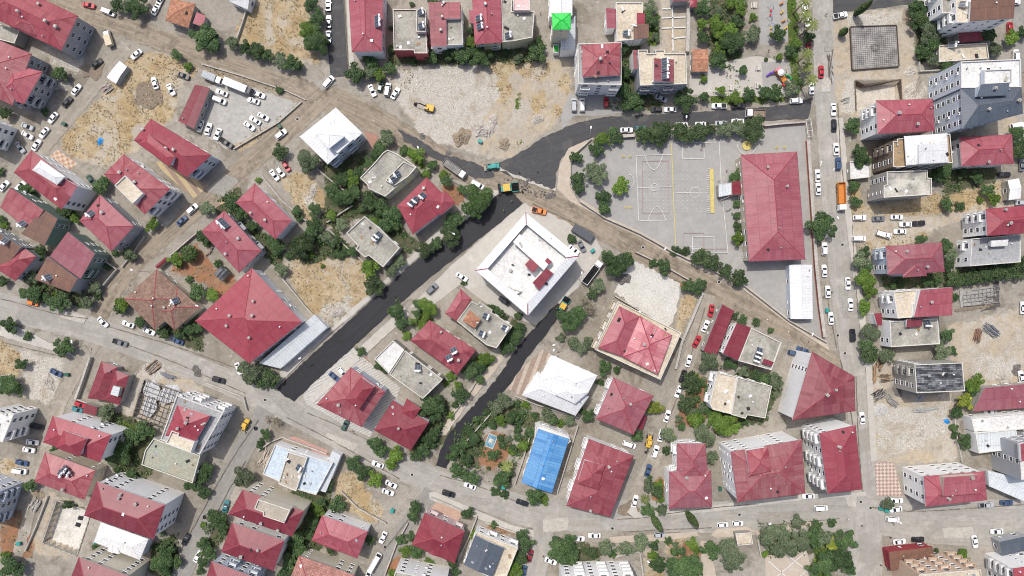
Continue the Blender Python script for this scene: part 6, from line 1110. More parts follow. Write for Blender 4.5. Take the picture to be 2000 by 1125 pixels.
for a in [('thin pale wall across the top dry field', [(484,19),(475,48),(464,80)], 1.2, PALE), ('low wall between the parking lot and the dirt lane', [(590,200),(545,240),(458,292)], .8),
 ('low wall between the parking lot weeds and dirt road', [(395,126),(470,148),(560,178),(598,196)], .7), ('long schoolyard wall along the dirt road', [(1113,362),(1132,394),(1180,426),(1250,457),(1312,492),(1452,558),(1540,627),(1612,668)], 1.5),
 ('red brick wall between the school and the long street', [(1575,276),(1582,380),(1591,520),(1599,600),(1607,658)], 1.6, REDW, .85), ('red brick wall north of the schoolyard, east end', [(1490,247),(1530,243),(1571,240)], 1.5, REDW, .4),
 ('red brick wall north of the schoolyard, west end', [(1208,268),(1238,266)], 1.5, REDW, .8), ('curved schoolyard wall beside the paved bend', [(1155,272),(1128,296),(1114,320),(1113,360)], 1.2, PALE), ('brown wall north of the pale slab lot', [(1240,492),(1290,516),(1345,547),(1371,572)], 1.2, REDW, .3),
 ('pale wall along the lane east of the slab lot', [(1371,572),(1352,618),(1330,668),(1318,720)], 1.4, PALE, .6), ('dark wall south of the pale slab lot', [(1200,578),(1262,614),(1336,664)], 1.3), ('pale wall west of the small crimson house', [(181,697),(165,745),(153,778)], 1.8, PALE, .5), ('pale wall south of the small crimson house', [(153,778),(180,788),(205,797)], 1.5, PALE),
 ('white drive wall beside the weedy golden lot', [(512,342),(555,395),(600,432)], 1.3, PALE), ('wall between the golden lot and the leafy gardens', [(620,330),(650,355),(690,385)], 1.2, PALE), ('pale wall south of the golden lot', [(640,435),(670,415),(690,402)], 1.2, PALE), ('grey wall between the very large crimson block and the weedy lot', [(540,527),(600,600),(640,642)], 1.5),
 ('wall behind the flat concrete house with the white panel', [(645,450),(675,480),(712,512)], 1.2), ('cream wall east of the bare foundation plot', [(1342,12),(1342,60),(1340,104)], 1.8, PALE, .9), ('pale wall enclosing the tree plot below the formwork pit', [(1792,122),(1793,141),(1842,138)], 1.2, PALE),
 ('white wall north of the pink yard', [(842,970),(880,985),(905,997)], 1.6, PALE, .5), ('pale wall between the crimson and slate grey houses', [(932,1006),(915,1050),(893,1098)], 1.4, PALE), ('white wall north of the slate grey house', [(948,1018),(1000,1036),(1018,1044)], 1.1, PALE),
 ('wall beside the lane at the weedy corner lot', [(668,958),(700,990),(755,1020)], 1.2), ('pale wall along the east side of the pink lane', [(797,1020),(775,1060),(752,1122)], 1.2, PALE), ('wall enclosing the garden south of the bright white complex', [(1005,772),(1050,790),(1130,815)], 1.3, PALE),
 ('wall between the fresh lane and the leafy garden', [(965,800),(925,845),(895,880)], 1.1, PALE), ('wall on the west bank of the fresh lane', [(945,720),(915,770),(882,812)], 1., PALE), ('pale wall west of the blue roofed house', [(1035,850),(1020,900),(1005,945)], 1.2, PALE), ('long wall east of the blue roofed house', [(1128,830),(1108,895),(1088,960)], 1.4, PALE),
 ('wall around the big red soil garden', [(335,500),(372,468),(394,450)], 1.3), ('dirt lane wall below the pink red lane houses', [(240,522),(262,495),(285,462)], 1., PALE), ('yard wall east of the pink house with brown roof', [(205,558),(232,526),(195,500)], 1.6, PALE), ('low wall along the south edge of the lower street', [(1200,1085),(1248,1075),(1256,1130)], 1.3, PALE, .5),
 ('garden wall around the pale blue terrace house', [(505,880),(530,862),(553,853),(640,885)], 1.1, PALE), ('wall along the broad pale lot at lower left', [(400,745),(440,760),(478,775),(484,800)], 1.2, PALE), ('pale wall running beside the white block pit', [(96,968),(72,1030),(52,1075)], 1., PALE),
 ('garden wall along the leafy corner by the bottom park', [(1440,1042),(1475,1038),(1484,1085)], 1.3, PALE), ('wall beside the dusty rubble lot at right', [(1860,815),(1866,860),(1875,900)], 1.2, PALE)]: wall(*a)
def gate():
    x, y = g(1580, 252); e = empty('metal_gate', (x, y, 0), R(98)); tag(e, 'white metal gate at the corner of the schoolyard', 'gate')
    m = MB(); [m.tube((a, 0, 0), (a, 0, 2.4), .06) for a in (-3, 0, 3)]; m.tube((-3, 0, 2.4), (3, 0, 2.4), .06); m.tube((-3, 1.8, 2.6), (3, 1.8, 2.6), .06); [m.tube((a, 0, 2.4), (a, 1.8, 2.6), .05) for a in (-3, -1, 1, 3)]; m.build('frame', WHT, e)
    m = MB(); [m.tube((-2.9+k*.29, 0, .1), (-2.9+k*.29, 0, 2.3), .025, 0, 5) for k in range(21)]; m.build('bars', plain('grey_bars', (.4, .45, .5)), e)
gate()
# ------------------------------------------------------------------ street furniture
def lamp(bx, by, hx, hy, label=None):
    x, y = g(bx, by); h = 7.5; e = empty('street_lamp', (x, y, 0), math.atan2(by-hy, hx-bx)); e['category'] = 'street lamp'
    m = MB(); m.tube((0, 0, 0), (0, 0, h), .10, 0, 8, .06); m.build('pole', STEEL, e); m = MB(); m.tube((0, 0, h), (1.7, 0, h+.35), .05); m.build('arm', STEEL, e)
    m = MB(); m.loft([rrect(1.5, 2.5, .24, .12, h+.3), rrect(1.55, 2.45, .2, .1, h+.5)]); m.build('lamp_head', WHT, e); LABELQ.append((e, 'grey street lamp', x, y, 1, None, 'street lamps'))
for a in [(826,307,818,285),(1148,270,1150,252),(292,531,262,523),(1329,250,1330,235),(590,702,594,699),(1478,1014,1500,1000),(1726,998,1732,1004),(1283,497,1286,493),(1563,660,1564,658),(1075,690,1078,682),(880,455,882,456),(1131,545,1132,532),(168,675,168,673),(1250,1072,1252,1074),(1090,668,1080,670),(415,600,410,598),(1610,420,1616,430)]: lamp(*a)
BINM = None
def bin_(px, py, ang, col, cname):
    global BINM
    if BINM is None:
        m = MB(); m.loft([rrect(-.62, .62, .42, .08, .18), rrect(-.75, .75, .55, .1, 1.05)]); l = MB(); l.loft([rrect(-.78, .78, .58, .1, 1.051), rrect(-.7, .7, .4, .12, 1.3)]); w = MB()
        for a in (-.5, .5):
            for b in (-.35, .35): w.tube((a, b-.05, .1), (a, b+.05, .1), .1)
        BINM = (m.mesh('body', [GRNP]), l.mesh('lid', [GRNP]), w.mesh('wheels', DARK))
    x, y = g(px, py); e = empty('waste_bin', (x, y, .02), R(ang)); e['category'] = 'waste bin'
    for nm, me_ in zip(('body', 'lid', 'wheels'), BINM):
        o = obj(nm, me_, e)
        if nm != 'wheels': o.material_slots[0].link = 'OBJECT'; o.material_slots[0].material = col
    LABELQ.append((e, f'{cname} waste bin', x, y, 1, None, 'wheeled waste bins'))
DG = plain('bin_green', (.03, .10, .07), .5)
for a in [(128,243,-20,DG,'dark green'),(548,248,-60,DG,'dark green'),(1157,490,35,TEAL,'teal'),(134,731,0,DG,'dark green'),(767,996,70,TEAL,'teal'),(1613,606,90,TEAL,'teal'),(1405,953,90,DG,'dark green'),(1718,992,-15,TEAL,'teal'),(1729,996,-25,TEAL,'teal'),(938,277,-30,TEAL,'teal'),(40,1060,10,TEAL,'teal'),(983,951,-15,TEAL,'teal')]: bin_(*a)
def person_mesh():
    V_ = [(0,0,.95),(0,0,1.15),(0,0,1.38),(0,.01,1.50),(0,.03,1.62),(0,.04,1.74),(.20,0,1.40),(.27,.02,1.13),(.26,.14,.90),(-.20,0,1.40),(-.27,.02,1.13),(-.25,.12,.90),(.10,0,.90),(.11,.03,.50),(.11,-.02,.08),(.11,.12,.04),(-.10,0,.90),(-.11,.06,.50),(-.11,-.10,.08),(-.11,.04,.04)]
    E_ = [(0,1),(1,2),(2,3),(3,4),(4,5),(2,6),(6,7),(7,8),(2,9),(9,10),(10,11),(0,12),(12,13),(13,14),(14,15),(0,16),(16,17),(17,18),(18,19)]
    Rr = [.15,.14,.16,.06,.10,.085,.065,.05,.04,.065,.05,.04,.10,.07,.045,.04,.10,.07,.045,.04]
    me_ = bpy.data.meshes.new('person'); me_.from_pydata(V_, E_, []); o = bpy.data.objects.new('person_source', me_); COL.objects.link(o)
    md = o.modifiers.new('s', 'SKIN'); o.modifiers.new('u', 'SUBSURF').levels = 1
    for i, r in enumerate(Rr): me_.skin_vertices[0].data[i].radius = (r, r*.8)
    me_.skin_vertices[0].data[0].use_root = True
    dg = bpy.context.evaluated_depsgraph_get(); out = bpy.data.meshes.new_from_object(o.evaluated_get(dg)); bpy.data.objects.remove(o); out.name = 'person'; out.materials.clear()
    for m_ in (SKIN, SHIRT, TROUS, HAIR): out.materials.append(m_)
    for p in out.polygons:
        c = p.center; p.material_index = 3 if c.z > 1.70 or (c.z > 1.6 and c.y < .0) else 0 if c.z > 1.47 or (abs(c.x) > .22 and c.z < 1.02) else 1 if c.z > .93 else 2
    return out
PM = person_mesh(); SHIRTS = {'white': WHT, 'dark': SHIRT, 'lime vest': VEST, 'red': REDP, 'blue': BLUEP}
def person(px, py, ang, col):
    x, y = g(px, py, 1); o = obj('person', PM, None, (x, y, .02), R(ang)); o['category'] = 'person'; o.material_slots[1].link = 'OBJECT'; o.material_slots[1].material = SHIRTS[col]
    LABELQ.append((o, 'person in '+(col if 'vest' in col else col+' shirt'), x, y, 1, None, 'people in the streets'))
for a in [(999,393,20,'white'),(984,411,80,'lime vest'),(1050,335,0,'dark'),(1005,378,200,'lime vest'),(981,375,90,'dark'),(1058,603,40,'lime vest'),(1065,617,90,'lime vest'),(1087,602,10,'lime vest'),(1056,26,0,'red'),(1421,140,20,'white'),(1427,148,200,'dark'),(1420,148,120,'dark'),(1254,26,40,'dark'),(1370,291,0,'red'),(1404,352,30,'white'),(1420,333,60,'red'),(1626,570,0,'dark'),(1609,580,90,'dark'),(1061,1087,30,'dark'),(1014,336,0,'dark'),(1502,98,10,'dark'),(1614,28,0,'dark'),(1684,1027,0,'dark'),(1656,1015,40,'white'),(688,842,0,'red'),(250,556,0,'white'),(1740,1050,70,'dark'),(1721,1104,10,'dark')]: person(*a)
# ------------------------------------------------------------------ park and school equipment
def swing(px, py, col, label):
    x, y = g(px, py); e = empty('swing_set', (x, y, .02), R(84)); tag(e, label, 'swing set', 'swing sets'); m = MB()
    for a in (-1.9, 1.9): m.tube((a, -1.1, 0), (a, 0, 2.4), .07); m.tube((a, 1.1, 0), (a, 0, 2.4), .07)
    m.tube((-1.9, 0, 2.4), (1.9, 0, 2.4), .08); m.build('frame', plain('swing_blue', (.25, .32, .5)), e)
    for a in (-.8, .8): m = MB(); m.box(a-.35, a+.35, -.3, .3, .5, .6); m.tube((a-.3, 0, .6), (a-.3, 0, 2.35), .02); m.tube((a+.3, 0, .6), (a+.3, 0, 2.35), .02); m.build('seat', col, e)
swing(1504, 26, REDP, 'blue framed swing set with red seats in the park playground'); swing(1505, 60, YEL, 'blue framed swing set with yellow seats in the park playground')
def rider(px, py, m_, label):
    x, y = g(px, py); e = empty('spring_rider', (x, y, .02), random.uniform(0, 3)); tag(e, label, 'spring rider', 'spring riders'); m = MB(); m.tube((0, 0, 0), (0, 0, .5), .14); m.build('spring', STEEL, e)
    m = MB(); m.loft([rrect(-.75, .75, .24, .2, .5), rrect(-.7, .7, .22, .2, .9), rrect(-.1, .75, .18, .15, 1.2)]); m.box(-.7, -.55, -.5, .5, .6, .7); m.build('seat', m_, e)
rider(1525, 8, ORNG, 'orange spring rider at the top of the playground'); rider(1526, 25, YEL, 'yellow spring rider below the orange one in the playground'); rider(1529, 42, ORNG, 'orange and yellow spring rider at the lower playground end'); rider(1533, 56, YEL, 'yellow spring rider half under a playground tree')
def playset():
    x, y = g(1520, 146); e = empty('play_tower', (x, y, .02), R(-50)); tag(e, 'colourful play tower with purple and green slides and white roof', 'play tower')
    for a in (-1, 1, 3):
        for b in (-.9, .9): m = MB(); m.tube((a-1, b, 0), (a-1, b, 2.6), .07); m.build('post', ORNG, e)
    m = MB(); m.box(-2.05, 2.05, -.95, .95, 1.2, 1.3); m.box(2.1, 3.6, -.9, .9, .9, 1.0); m.build('deck', ORNG, e)
    m = MB(); n = 10; ring = [(1.25*math.cos(2*math.pi*k/n), 1.25*math.sin(2*math.pi*k/n), 2.6) for k in range(n)]; m.loft([ring, [(a*.5, b*.5, 3.2) for a, b, c in ring]]); m.build('roof', WHT, e)
    m = MB(); m.box(-2.1, -1.0, -.9, .9, 2.6, 2.7); m.build('upper_roof', plain('pink_roof', (.5, .2, .25)), e)
    def slide(nm, mm, p): 
        m = MB()
        for a, b in zip(p, p[1:]): m.tube(a, b, .36, 0, 9)
        m.build(nm, mm, e)
    slide('slide', GRNP, [(1.5, .9, 1.3), (2.4, 2.0, .9), (3.4, 2.4, .4), (4.2, 2.2, .3)]); slide('slide', PURP, [(-1.6, -.9, 1.4), (-2.2, -2.2, .9), (-2.2, -3.6, .35)])
    m = MB(); m.tube((3.6, 0, 1), (4.6, -.3, 1.2), .3); m.box(3.4, 4.6, -1.5, -.5, .5, .9); m.build('climber', REDP, e)
    x, y = g(1536, 140); e = empty('seesaw', (x, y, .02), R(100)); tag(e, 'narrow timber seesaw beside the play tower', 'seesaw'); m = MB(); m.box(-1.6, 1.6, -.12, .12, .55, .65); m.build('plank', plain('seesaw_yellow', (.5, .42, .28)), e); m = MB(); m.tube((0, -.25, .5), (0, .25, .5), .1); m.box(-.12, .12, -.1, .1, 0, .5); m.build('pivot', STEEL, e)
playset()
PT = None
def picnic(px, py, label):
    x, y = g(px, py); e = empty('picnic_table', (x, y, .02), R(90)); tag(e, label, 'picnic table', 'park picnic tables'); m = MB(); m.box(-1, 1, -.4, .4, .7, .78); m.build('tabletop', PALE, e)
    for s in (-1, 1): m = MB(); m.box(-1, 1, s*.85-.18, s*.85+.18, .42, .48); m.build('bench', PALE, e)
    for a in (-.7, .7): m = MB(); m.box(a-.06, a+.06, -.9, .9, .3, .42); [m.box(a-.06, a+.06, b-.06, b+.06, 0, .7) for b in (-.3, .3)]; m.build('leg', CONC, e)
picnic(1472, 11, 'picnic table at the top of the park'); picnic(1480, 133, 'picnic table beside the fenced play towers'); picnic(1479, 168, 'picnic table near the southern park hedge'); picnic(1426, 172, 'picnic table by a small tree near the park kiosk')
def flagpole():
    x, y = g(1405, 392); e = empty('flagpole', (x, y, 0), R(30)); tag(e, 'tall white flagpole with a red flag beside the ribbed school canopy', 'flagpole'); m = MB(); m.tube((0, 0, 0), (0, 0, 10.5), .09, 0, 8, .05); m.build('pole', WHT, e)
    m = MB(); n = 8; q = [((.06+1.9*k/n), .12*math.sin(k*1.1)) for k in range(n+1)]
    for (a, b) in zip(q, q[1:]): m.face([(a[0], a[1], 8.9), (b[0], b[1], 8.9), (b[0], b[1], 10.2), (a[0], a[1], 10.2)])
    fl = m.build('flag', REDP, e); m = MB(); pts = lambda r, cx, a0, a1: [(cx+r*math.cos(R(t)), 9.55+r*math.sin(R(t))) for t in np.linspace(a0, a1, 14)]
    o_, i_ = pts(.34, .75, 45, 315), pts(.27, .83, 55, 305); fy = lambda xx: .12*math.sin((xx-.06)/1.9*n*1.1)
    for s in (-.02, .02):
        for k in range(13): m.face([(o_[k][0], fy(o_[k][0])+s, o_[k][1]), (o_[k+1][0], fy(o_[k+1][0])+s, o_[k+1][1]), (i_[k+1][0], fy(i_[k+1][0])+s, i_[k+1][1]), (i_[k][0], fy(i_[k][0])+s, i_[k][1])])
        st = [(1.17+(.16 if k % 2 == 0 else .065)*math.cos(R(180+36*k)), 9.55+(.16 if k % 2 == 0 else .065)*math.sin(R(180+36*k))) for k in range(10)]; m.face([(a, fy(a)+s, b) for a, b in st])
    m.build('emblem', WHT, e)
flagpole()
def goal():
    x, y = g(1357, 486); e = empty('football_goal', (x, y, .02), R(0)); tag(e, 'small white football goal at the south end of the schoolyard', 'football goal'); m = MB()
    for a in (-1.6, 1.6): m.tube((a, 0, 0), (a, 0, 2), .06); m.tube((a, 0, 2), (a, .9, 0), .04)
    m.tube((-1.6, 0, 2), (1.6, 0, 2), .06); m.tube((-1.6, .9, .04), (1.6, .9, .04), .05); m.build('frame', WHT, e)
goal()
def pool():
    x, y = g(959, 861); e = empty('garden_pool', (x, y, .02), R(68)); tag(e, 'small blue tiled garden pool with white rim in a leafy garden', 'pool'); m = MB()
    m.box(-2.4, 2.4, -1.7, -1.45, 0, .5); m.box(-2.4, 2.4, 1.45, 1.7, 0, .5); m.box(-2.4, -2.15, -1.45, 1.45, 0, .5); m.box(2.15, 2.4, -1.45, 1.45, 0, .5); m.build('rim', PALE, e)
    t = NT('pool_water'); P_ = t.coord('obj'); c = t.mix(t.ramp(t.noise(P_, 1.3, 3), .45, .6), (.16, .34, .42), (.10, .20, .27)); m = MB(); m.box(-2.15, 2.15, -1.45, 1.45, .05, .3); m.build('water', t.fin(c, .08, .5), e)
    m = MB(); m.loft([rrect(-.9, .9, .9, .5, .31), rrect(-.3, .3, .3, .2, .8)]); m.build('fountain', STONE, e)
pool()
def heap_mesh(n, L, Wd, t, seed, mats, Ls=1.):
    rr = random.Random(seed); mb = MB()
    for i in range(n):
        l = rr.uniform(.5, 1.)*L*Ls; M = Matrix.Translation((rr.uniform(-.5, .5)*L*.6, rr.uniform(-.5, .5)*Wd, .1+i*t/n)) @ Matrix.Rotation(rr.gauss(0, .13), 4, 'Z') @ Matrix.Rotation(rr.gauss(0, .05), 4, 'Y'); mb.box(-l/2, l/2, -.11, .11, -.04, .04, rr.randrange(len(mats)), M)
    return mb.mesh('timber_pile', mats)
DKW = plain('dark_timber', (.11, .09, .075), .85); GRW = plain('grey_timber', (.27, .26, .245), .85)
def pile(px, py, ang, L, Wd, n, label, mats=(WOOD, DKW, GRW)):
    x, y = g(px, py); tag(obj('timber_pile', heap_mesh(n, L, Wd, .7, int(px), list(mats)), None, (x, y, .02), R(ang)), label, 'timber pile', 'piles of building timber')
pile(300, 717, 40, 4.5, 3, 40, 'tangled timber pile above the tarp covered foundation'); pile(1717, 712, 60, 3.5, 2.6, 36, 'dark timber pile west of the formwork block', (DKW, WOOD)); pile(1728, 738, 5, 3.6, 2.6, 26, 'stacked planks by the balconies of the formwork block', (WOOD, DKW)); pile(1708, 730, 88, 5, 1.2, 16, 'thin poles lying upright beside the stacked planks', (WOOD,))
pile(1908, 655, 80, 4, 2.2, 30, 'rusty brown planks on the tan dirt lot', (plain('rusty', (.24, .13, .08)), DKW)); pile(1934, 645, -40, 5, 3, 34, 'dark slate planks on the tan dirt lot', (plain('slate_wood', (.13, .14, .16)), GRW)); pile(1715, 770, 30, 4, 3, 40, 'scrap timber heap at the corner of the rubble lot', (DKW, GRW, BLK)); pile(1740, 783, -40, 4.5, 2, 20, 'grey panels leaning in a heap south of the formwork block', (GRW,))
pile(1805, 800, 4, 7, 1.1, 24, 'row of grey concrete planks on the rubble lot', (plain('grey_plank', (.36, .37, .35)),)); pile(1620, 130, 88, 9, .8, 14, 'long grey beams lying along the edge of the long street', (GRW, DKW)); pile(1652, 195, 15, 3, 2, 14, 'pale boards on the sandy bank above the pit', (GRW, PALE)); pile(330, 735, -20, 5, 1.5, 18, 'dark roof sheets beside the tarp covered foundation', (plain('sheet_dark', (.16, .17, .19)),))
pile(70, 985, 60, 4, 3, 26, 'pale formwork boards beside the white floored pit', (GRW, PALE)); pile(520, 895, 62, 5, 3, 26, 'pale poles stacked by the pale blue terrace house', (plain('pale_pole', (.42, .36, .30)),)); pile(409, 492, 55, 4, 1.2, 16, 'poles stacked beside the red soil garden', (WOOD, GRW)); pile(1930, 590, 8, 4.5, 5, 40, 'scattered grey boards on the open foundation', (GRW, DKW)); pile(210, 172, 35, 3, 3, 34, 'broken boards heap south of the white site hut', (PALE, GRW, plain('pink_board', (.4, .28, .26))))
def tarp(px, py, r, m, label, seed=3):
    x, y = g(px, py); mb = MB(); rr = random.Random(seed); n = 14; k = 5; rings = []
    for j in range(k): rings.append([((1-j/k)*r*(1+.13*math.sin(i*1.7+seed))*math.cos(2*math.pi*i/n), (1-j/k)*r*(1+.13*math.cos(i*2.3+seed))*math.sin(2*math.pi*i/n)*.7, .05+.5*(j/k)*rr.uniform(.4, 1.2)) for i in range(n)])
    mb.loft(rings, 0, False); tag(obj('tarpaulin', mb.mesh('tarpaulin', m), None, (x, y, .02), rr.uniform(0, 3)), label, 'tarpaulin')
BT = plain('blue_tarp', (.03, .22, .52), .5); tarp(196, 276, 1.5, BT, 'crumpled blue tarpaulin on the dry field'); tarp(1849, 823, 1.2, BT, 'small blue tarpaulin scrap on the rubble lot', 8); tarp(1796, 777, 1.9, plain('grey_tarp', (.28, .28, .29)), 'grey sheet lying below the formwork block', 5); tarp(1718, 800, 3.2, mottled('cement_spill', (.46, .45, .42)), 'pale grey cement heap on the rubble lot corner', 6); tarp(187, 1060, .8, TEAL, 'little teal sheet beside the white floored pit', 4)
WT = mottled('white_tarp', (.50, .51, .52), (.20, .21, .23), .9, 3., kind='obj'); tarp(297, 765, 4.2, WT, 'white plastic sheet over the foundation, upper piece', 11); tarp(330, 770, 4.4, WT, 'white plastic sheet over the foundation, eastern piece', 12); tarp(292, 795, 3.6, WT, 'white plastic sheet over the foundation, lower piece', 13)
# foundation slab with reinforcement
def foundation():
    Q = ccw(gp([(1661,53),(1750,50),(1755,129),(1665,136)], .6)); c = cen(Q); e = empty('foundation_slab', (*c, 0)); tag(e, 'square dark foundation slab covered with reinforcement rods', 'foundation'); q = [Vector((x-c[0], y-c[1])) for x, y in Q]
    m = MB(); m.prism([tuple(a) for a in q], -.05, .5); m.build('slab', mottled('slab_wet', (.36, .345, .33), (.17, .165, .16), .22, 1.4, amt=.8, stain=(.10, .095, .09)), e); m = MB(); m2 = MB()
    for k in range(22):
        f = (k+.5)/22; a = q[0].lerp(q[1], f); b = q[3].lerp(q[2], f); m.tube((a.x, a.y, .62), (b.x, b.y, .62), .035, 0, 4); a = q[0].lerp(q[3], f); b = q[1].lerp(q[2], f); m.tube((a.x, a.y, .56), (b.x, b.y, .56), .03, 0, 4)
    m.build('reinforcement', plain('rebar', (.10, .085, .075), .8), e)
    for i in range(4):
        a, b = q[i], q[(i+1) % 4]; t = (b-a).normalized(); n_ = Vector((t.y, -t.x)); A, Bq = a+n_*.02, b+n_*.02
        m2.face([(*A, 0), (*Bq, 0), (*Bq, 1.0), (*A, 1.0)]); A2, B2 = a+n_*.22, b+n_*.22; m2.face([(*B2, 0), (*A2, 0), (*A2, 1.0), (*B2, 1.0)]); m2.face([(*A, 1.0), (*Bq, 1.0), (*B2, 1.0), (*A2, 1.0)])
    m2.build('formwork', DKW, e); m = MB()
    for k in range(16): a = 2*math.pi*k/16; m.tube((1.35*math.cos(a), 1.1*math.sin(a), .5), (1.35*math.cos(a), 1.1*math.sin(a), 2.0), .05)
    for z in (1., 1.6): [m.tube((1.35*math.cos(2*math.pi*k/16), 1.1*math.sin(2*math.pi*k/16), z), (1.35*math.cos(2*math.pi*(k+1)/16), 1.1*math.sin(2*math.pi*(k+1)/16), z), .04) for k in range(16)]
    m.build('column_cage', plain('cage', (.3, .28, .25), .7), e)
foundation()
def shoring(name, label, P_, h, mats):
    Q = gp(P_); c = Q[0]; e = empty(name, (*c, 0)); tag(e, label, 'pit wall', 'walls lining the pits'); m = MB(); p = MB()
    for a, b in zip(Q, Q[1:]):
        a, b = Vector(a)-Vector(c), Vector(b)-Vector(c); t = (b-a).normalized(); n_ = Vector((-t.y, t.x)); m.face([(*a, -3), (*b, -3), (*b, h), (*a, h)]); d = n_*.25; m.face([(*(a+d), -3), (*(b+d), -3), (*(b+d), h), (*(a+d), h)]); m.face([(*a, h), (*b, h), (*(b+d), h), (*(a+d), h)])
        L = (b-a).length
        for k in range(int(L/2)+1): q = a+t*k*2; p.tube((q.x, q.y, -3), (q.x, q.y, h+.3), .09, 0, 6)
    m.build('panel', mats[0], e); p.build('post', mats[1], e)
shoring('pit_wall', 'timber shoring wall round the sunken pit below the foundation slab', [(1672,216),(1670,158),(1690,168),(1758,156),(1761,212)], .4, (DKW, WOOD)); shoring('pit_wall', 'cement wall round the white floored pit', [(84,1060),(112,978),(178,1000),(150,1085),(84,1060)], .3, (CONC, CONC)); shoring('pit_wall', 'timber edged wall round the tarp covered foundation', [(262,812),(283,742),(362,768),(336,842),(262,812)], .5, (GRW, DKW))
def floor_sheet(name, label, pts, z, m): mb = MB(); P_ = ccw(gp(pts)); mb.face([(*a, z) for a in P_]); tag(mb.build(name, m), label, 'pit floor', kind='structure')
floor_sheet('pit_floor', 'white cement floor of an open pit', [(112,978),(178,1000),(150,1085),(84,1060)], -2.9, mottled('cement_floor', (.60, .58, .53), (.36, .34, .30), .25, 1.6, stain=(.3, .28, .25))); floor_sheet('pit_floor', 'pale rubble floor of the shored pit', [(1672,160),(1757,158),(1760,213),(1676,216)], -2.9, mottled('rubble_floor', (.50, .46, .40), (.26, .24, .21), .3, 2.))
# loose stones and dry weeds: too many to count
def in_zone(keys):
    out = []
    for k in keys:
        for p in ZONES[k]: out.append(gp(p))
    return out
def scatter(polys, dens):
    pts = []
    for p in polys:
        xs = [a[0] for a in p]; ys = [a[1] for a in p]; n = int((max(xs)-min(xs))*(max(ys)-min(ys))*dens); X = rng.uniform(min(xs), max(xs), n); Y = rng.uniform(min(ys), max(ys), n); m = inside(p, X, Y); pts.append(np.stack([X[m], Y[m]], 1))
    return np.concatenate(pts)
def boxes(name, label, pts, s0, s1, mats, flat=.6):
    n = len(pts); s = rng.uniform(0, 1, n)**3*(s1-s0)+s0; a = rng.uniform(0, 3.14, n); base = np.array([[-1,-1,0],[1,-.8,0],[.9,1,0],[-.8,.9,0],[-.6,-.7,1],[.7,-.5,1],[.5,.6,1],[-.5,.6,1]])*np.array([.5, .5, flat])
    v = base[None]*s[:, None, None]*rng.uniform(.65, 1.3, (n, 8, 3)); c_, s_ = np.cos(a)[:, None], np.sin(a)[:, None]; X = v[..., 0]*c_-v[..., 1]*s_+pts[:, :1]; Y = v[..., 0]*s_+v[..., 1]*c_+pts[:, 1:]; v = np.stack([X, Y, v[..., 2]], -1).reshape(-1, 3)
    F = np.array([[0,1,5,4],[1,2,6,5],[2,3,7,6],[3,0,4,7],[4,5,6,7]]); f = (F[None]+8*np.arange(n)[:, None, None]).reshape(-1, 4)
    me_ = bpy.data.meshes.new(name); me_.vertices.add(len(v)); me_.vertices.foreach_set('co', v.ravel()); me_.loops.add(f.size); me_.loops.foreach_set('vertex_index', f.ravel()); me_.polygons.add(len(f)); me_.polygons.foreach_set('loop_start', np.arange(len(f))*4); me_.update(calc_edges=True)
    for m in mats: me_.materials.append(m)
    me_.polygons.foreach_set('material_index', np.repeat(rng.integers(0, len(mats), n), 5)); tag(obj(name, me_), label, name.replace('_', ' '), kind='stuff')
st = [plain('stone_pale', (.47, .445, .40), .9), plain('stone_grey', (.33, .31, .275), .9), plain('stone_white', (.68, .67, .64), .9), plain('stone_tan', (.40, .33, .25), .9)]
boxes('rubble', 'pale broken stones scattered over the cleared lots', scatter([gp(p) for p in ZONES['rubble']], 1.3), .07, .42, st)
boxes('rubble', 'dark asphalt lumps along the cut road edge', scatter([gp([(975,330),(1000,345),(1085,375),(1100,392),(1080,390),(1020,372),(985,350)]), gp([(1000,360),(1090,380),(1075,390),(1015,380)])], 2.2), .2, .8, [plain('asphalt_lump', (.10, .10, .095), .9), plain('asphalt_lump_grey', (.24, .22, .19), .9), plain('asphalt_lump_black', (.04, .04, .04), .9)])
rd = [(60,0),(150,22),(300,72),(440,130),(560,170),(680,205),(790,268),(880,322),(960,352),(1060,385),(1150,432),(1260,495),(1360,545),(1470,605),(1560,655)]
gpts = []
for a, b in zip(rd, rd[1:]):
    n = 26; f = rng.uniform(0, 1, n); q = np.stack([a[0]+(b[0]-a[0])*f+rng.normal(0, 9, n), a[1]+(b[1]-a[1])*f+rng.normal(0, 14, n)], 1); gpts.append(np.stack([(q[:, 0]-1000)*S, (562.5-q[:, 1])*S], 1))
boxes('gravel', 'loose stones along the dirt road', np.concatenate(gpts), .08, .4, st)
def weeds(name, label, polys, dens, size, mats, zh):
    p = scatter(polys, dens); cl = np.sin(p[:, 0]*.55+np.sin(p[:, 1]*.4)*2)*np.sin(p[:, 1]*.6+p[:, 0]*.21); p = p[cl > -.25]; n = len(p); C_ = np.stack([p[:, 0], p[:, 1], rng.uniform(.05, zh, n)], 1); N_ = np.stack([np.zeros(n), np.zeros(n), np.ones(n)], 1)
    tag(obj(name, leafcloud(name, C_, N_, size, rng.uniform(0, 1, (n, 2)), .8, mats)), label, name.replace('_', ' '), kind='stuff')
weeds('dry_grass', 'golden dry grass and thistles on the empty lots', [gp(p) for p in ZONES['gold']], 2.0, .27, leafmat('dry_leaf', (.235, .175, .095), (.40, .32, .20), (.50, .43, .30)), .4)
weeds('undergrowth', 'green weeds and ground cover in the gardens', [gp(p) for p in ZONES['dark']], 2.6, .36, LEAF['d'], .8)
weeds('grass', 'short green lawn strips', [gp(p) for p in ZONES['lawn']], 3., .3, LEAF['b'], .2)
weeds('undergrowth', 'sparse weeds on the red soil gardens', [gp(p) for p in ZONES['soil']], .35, .32, LEAF['d'], .4)
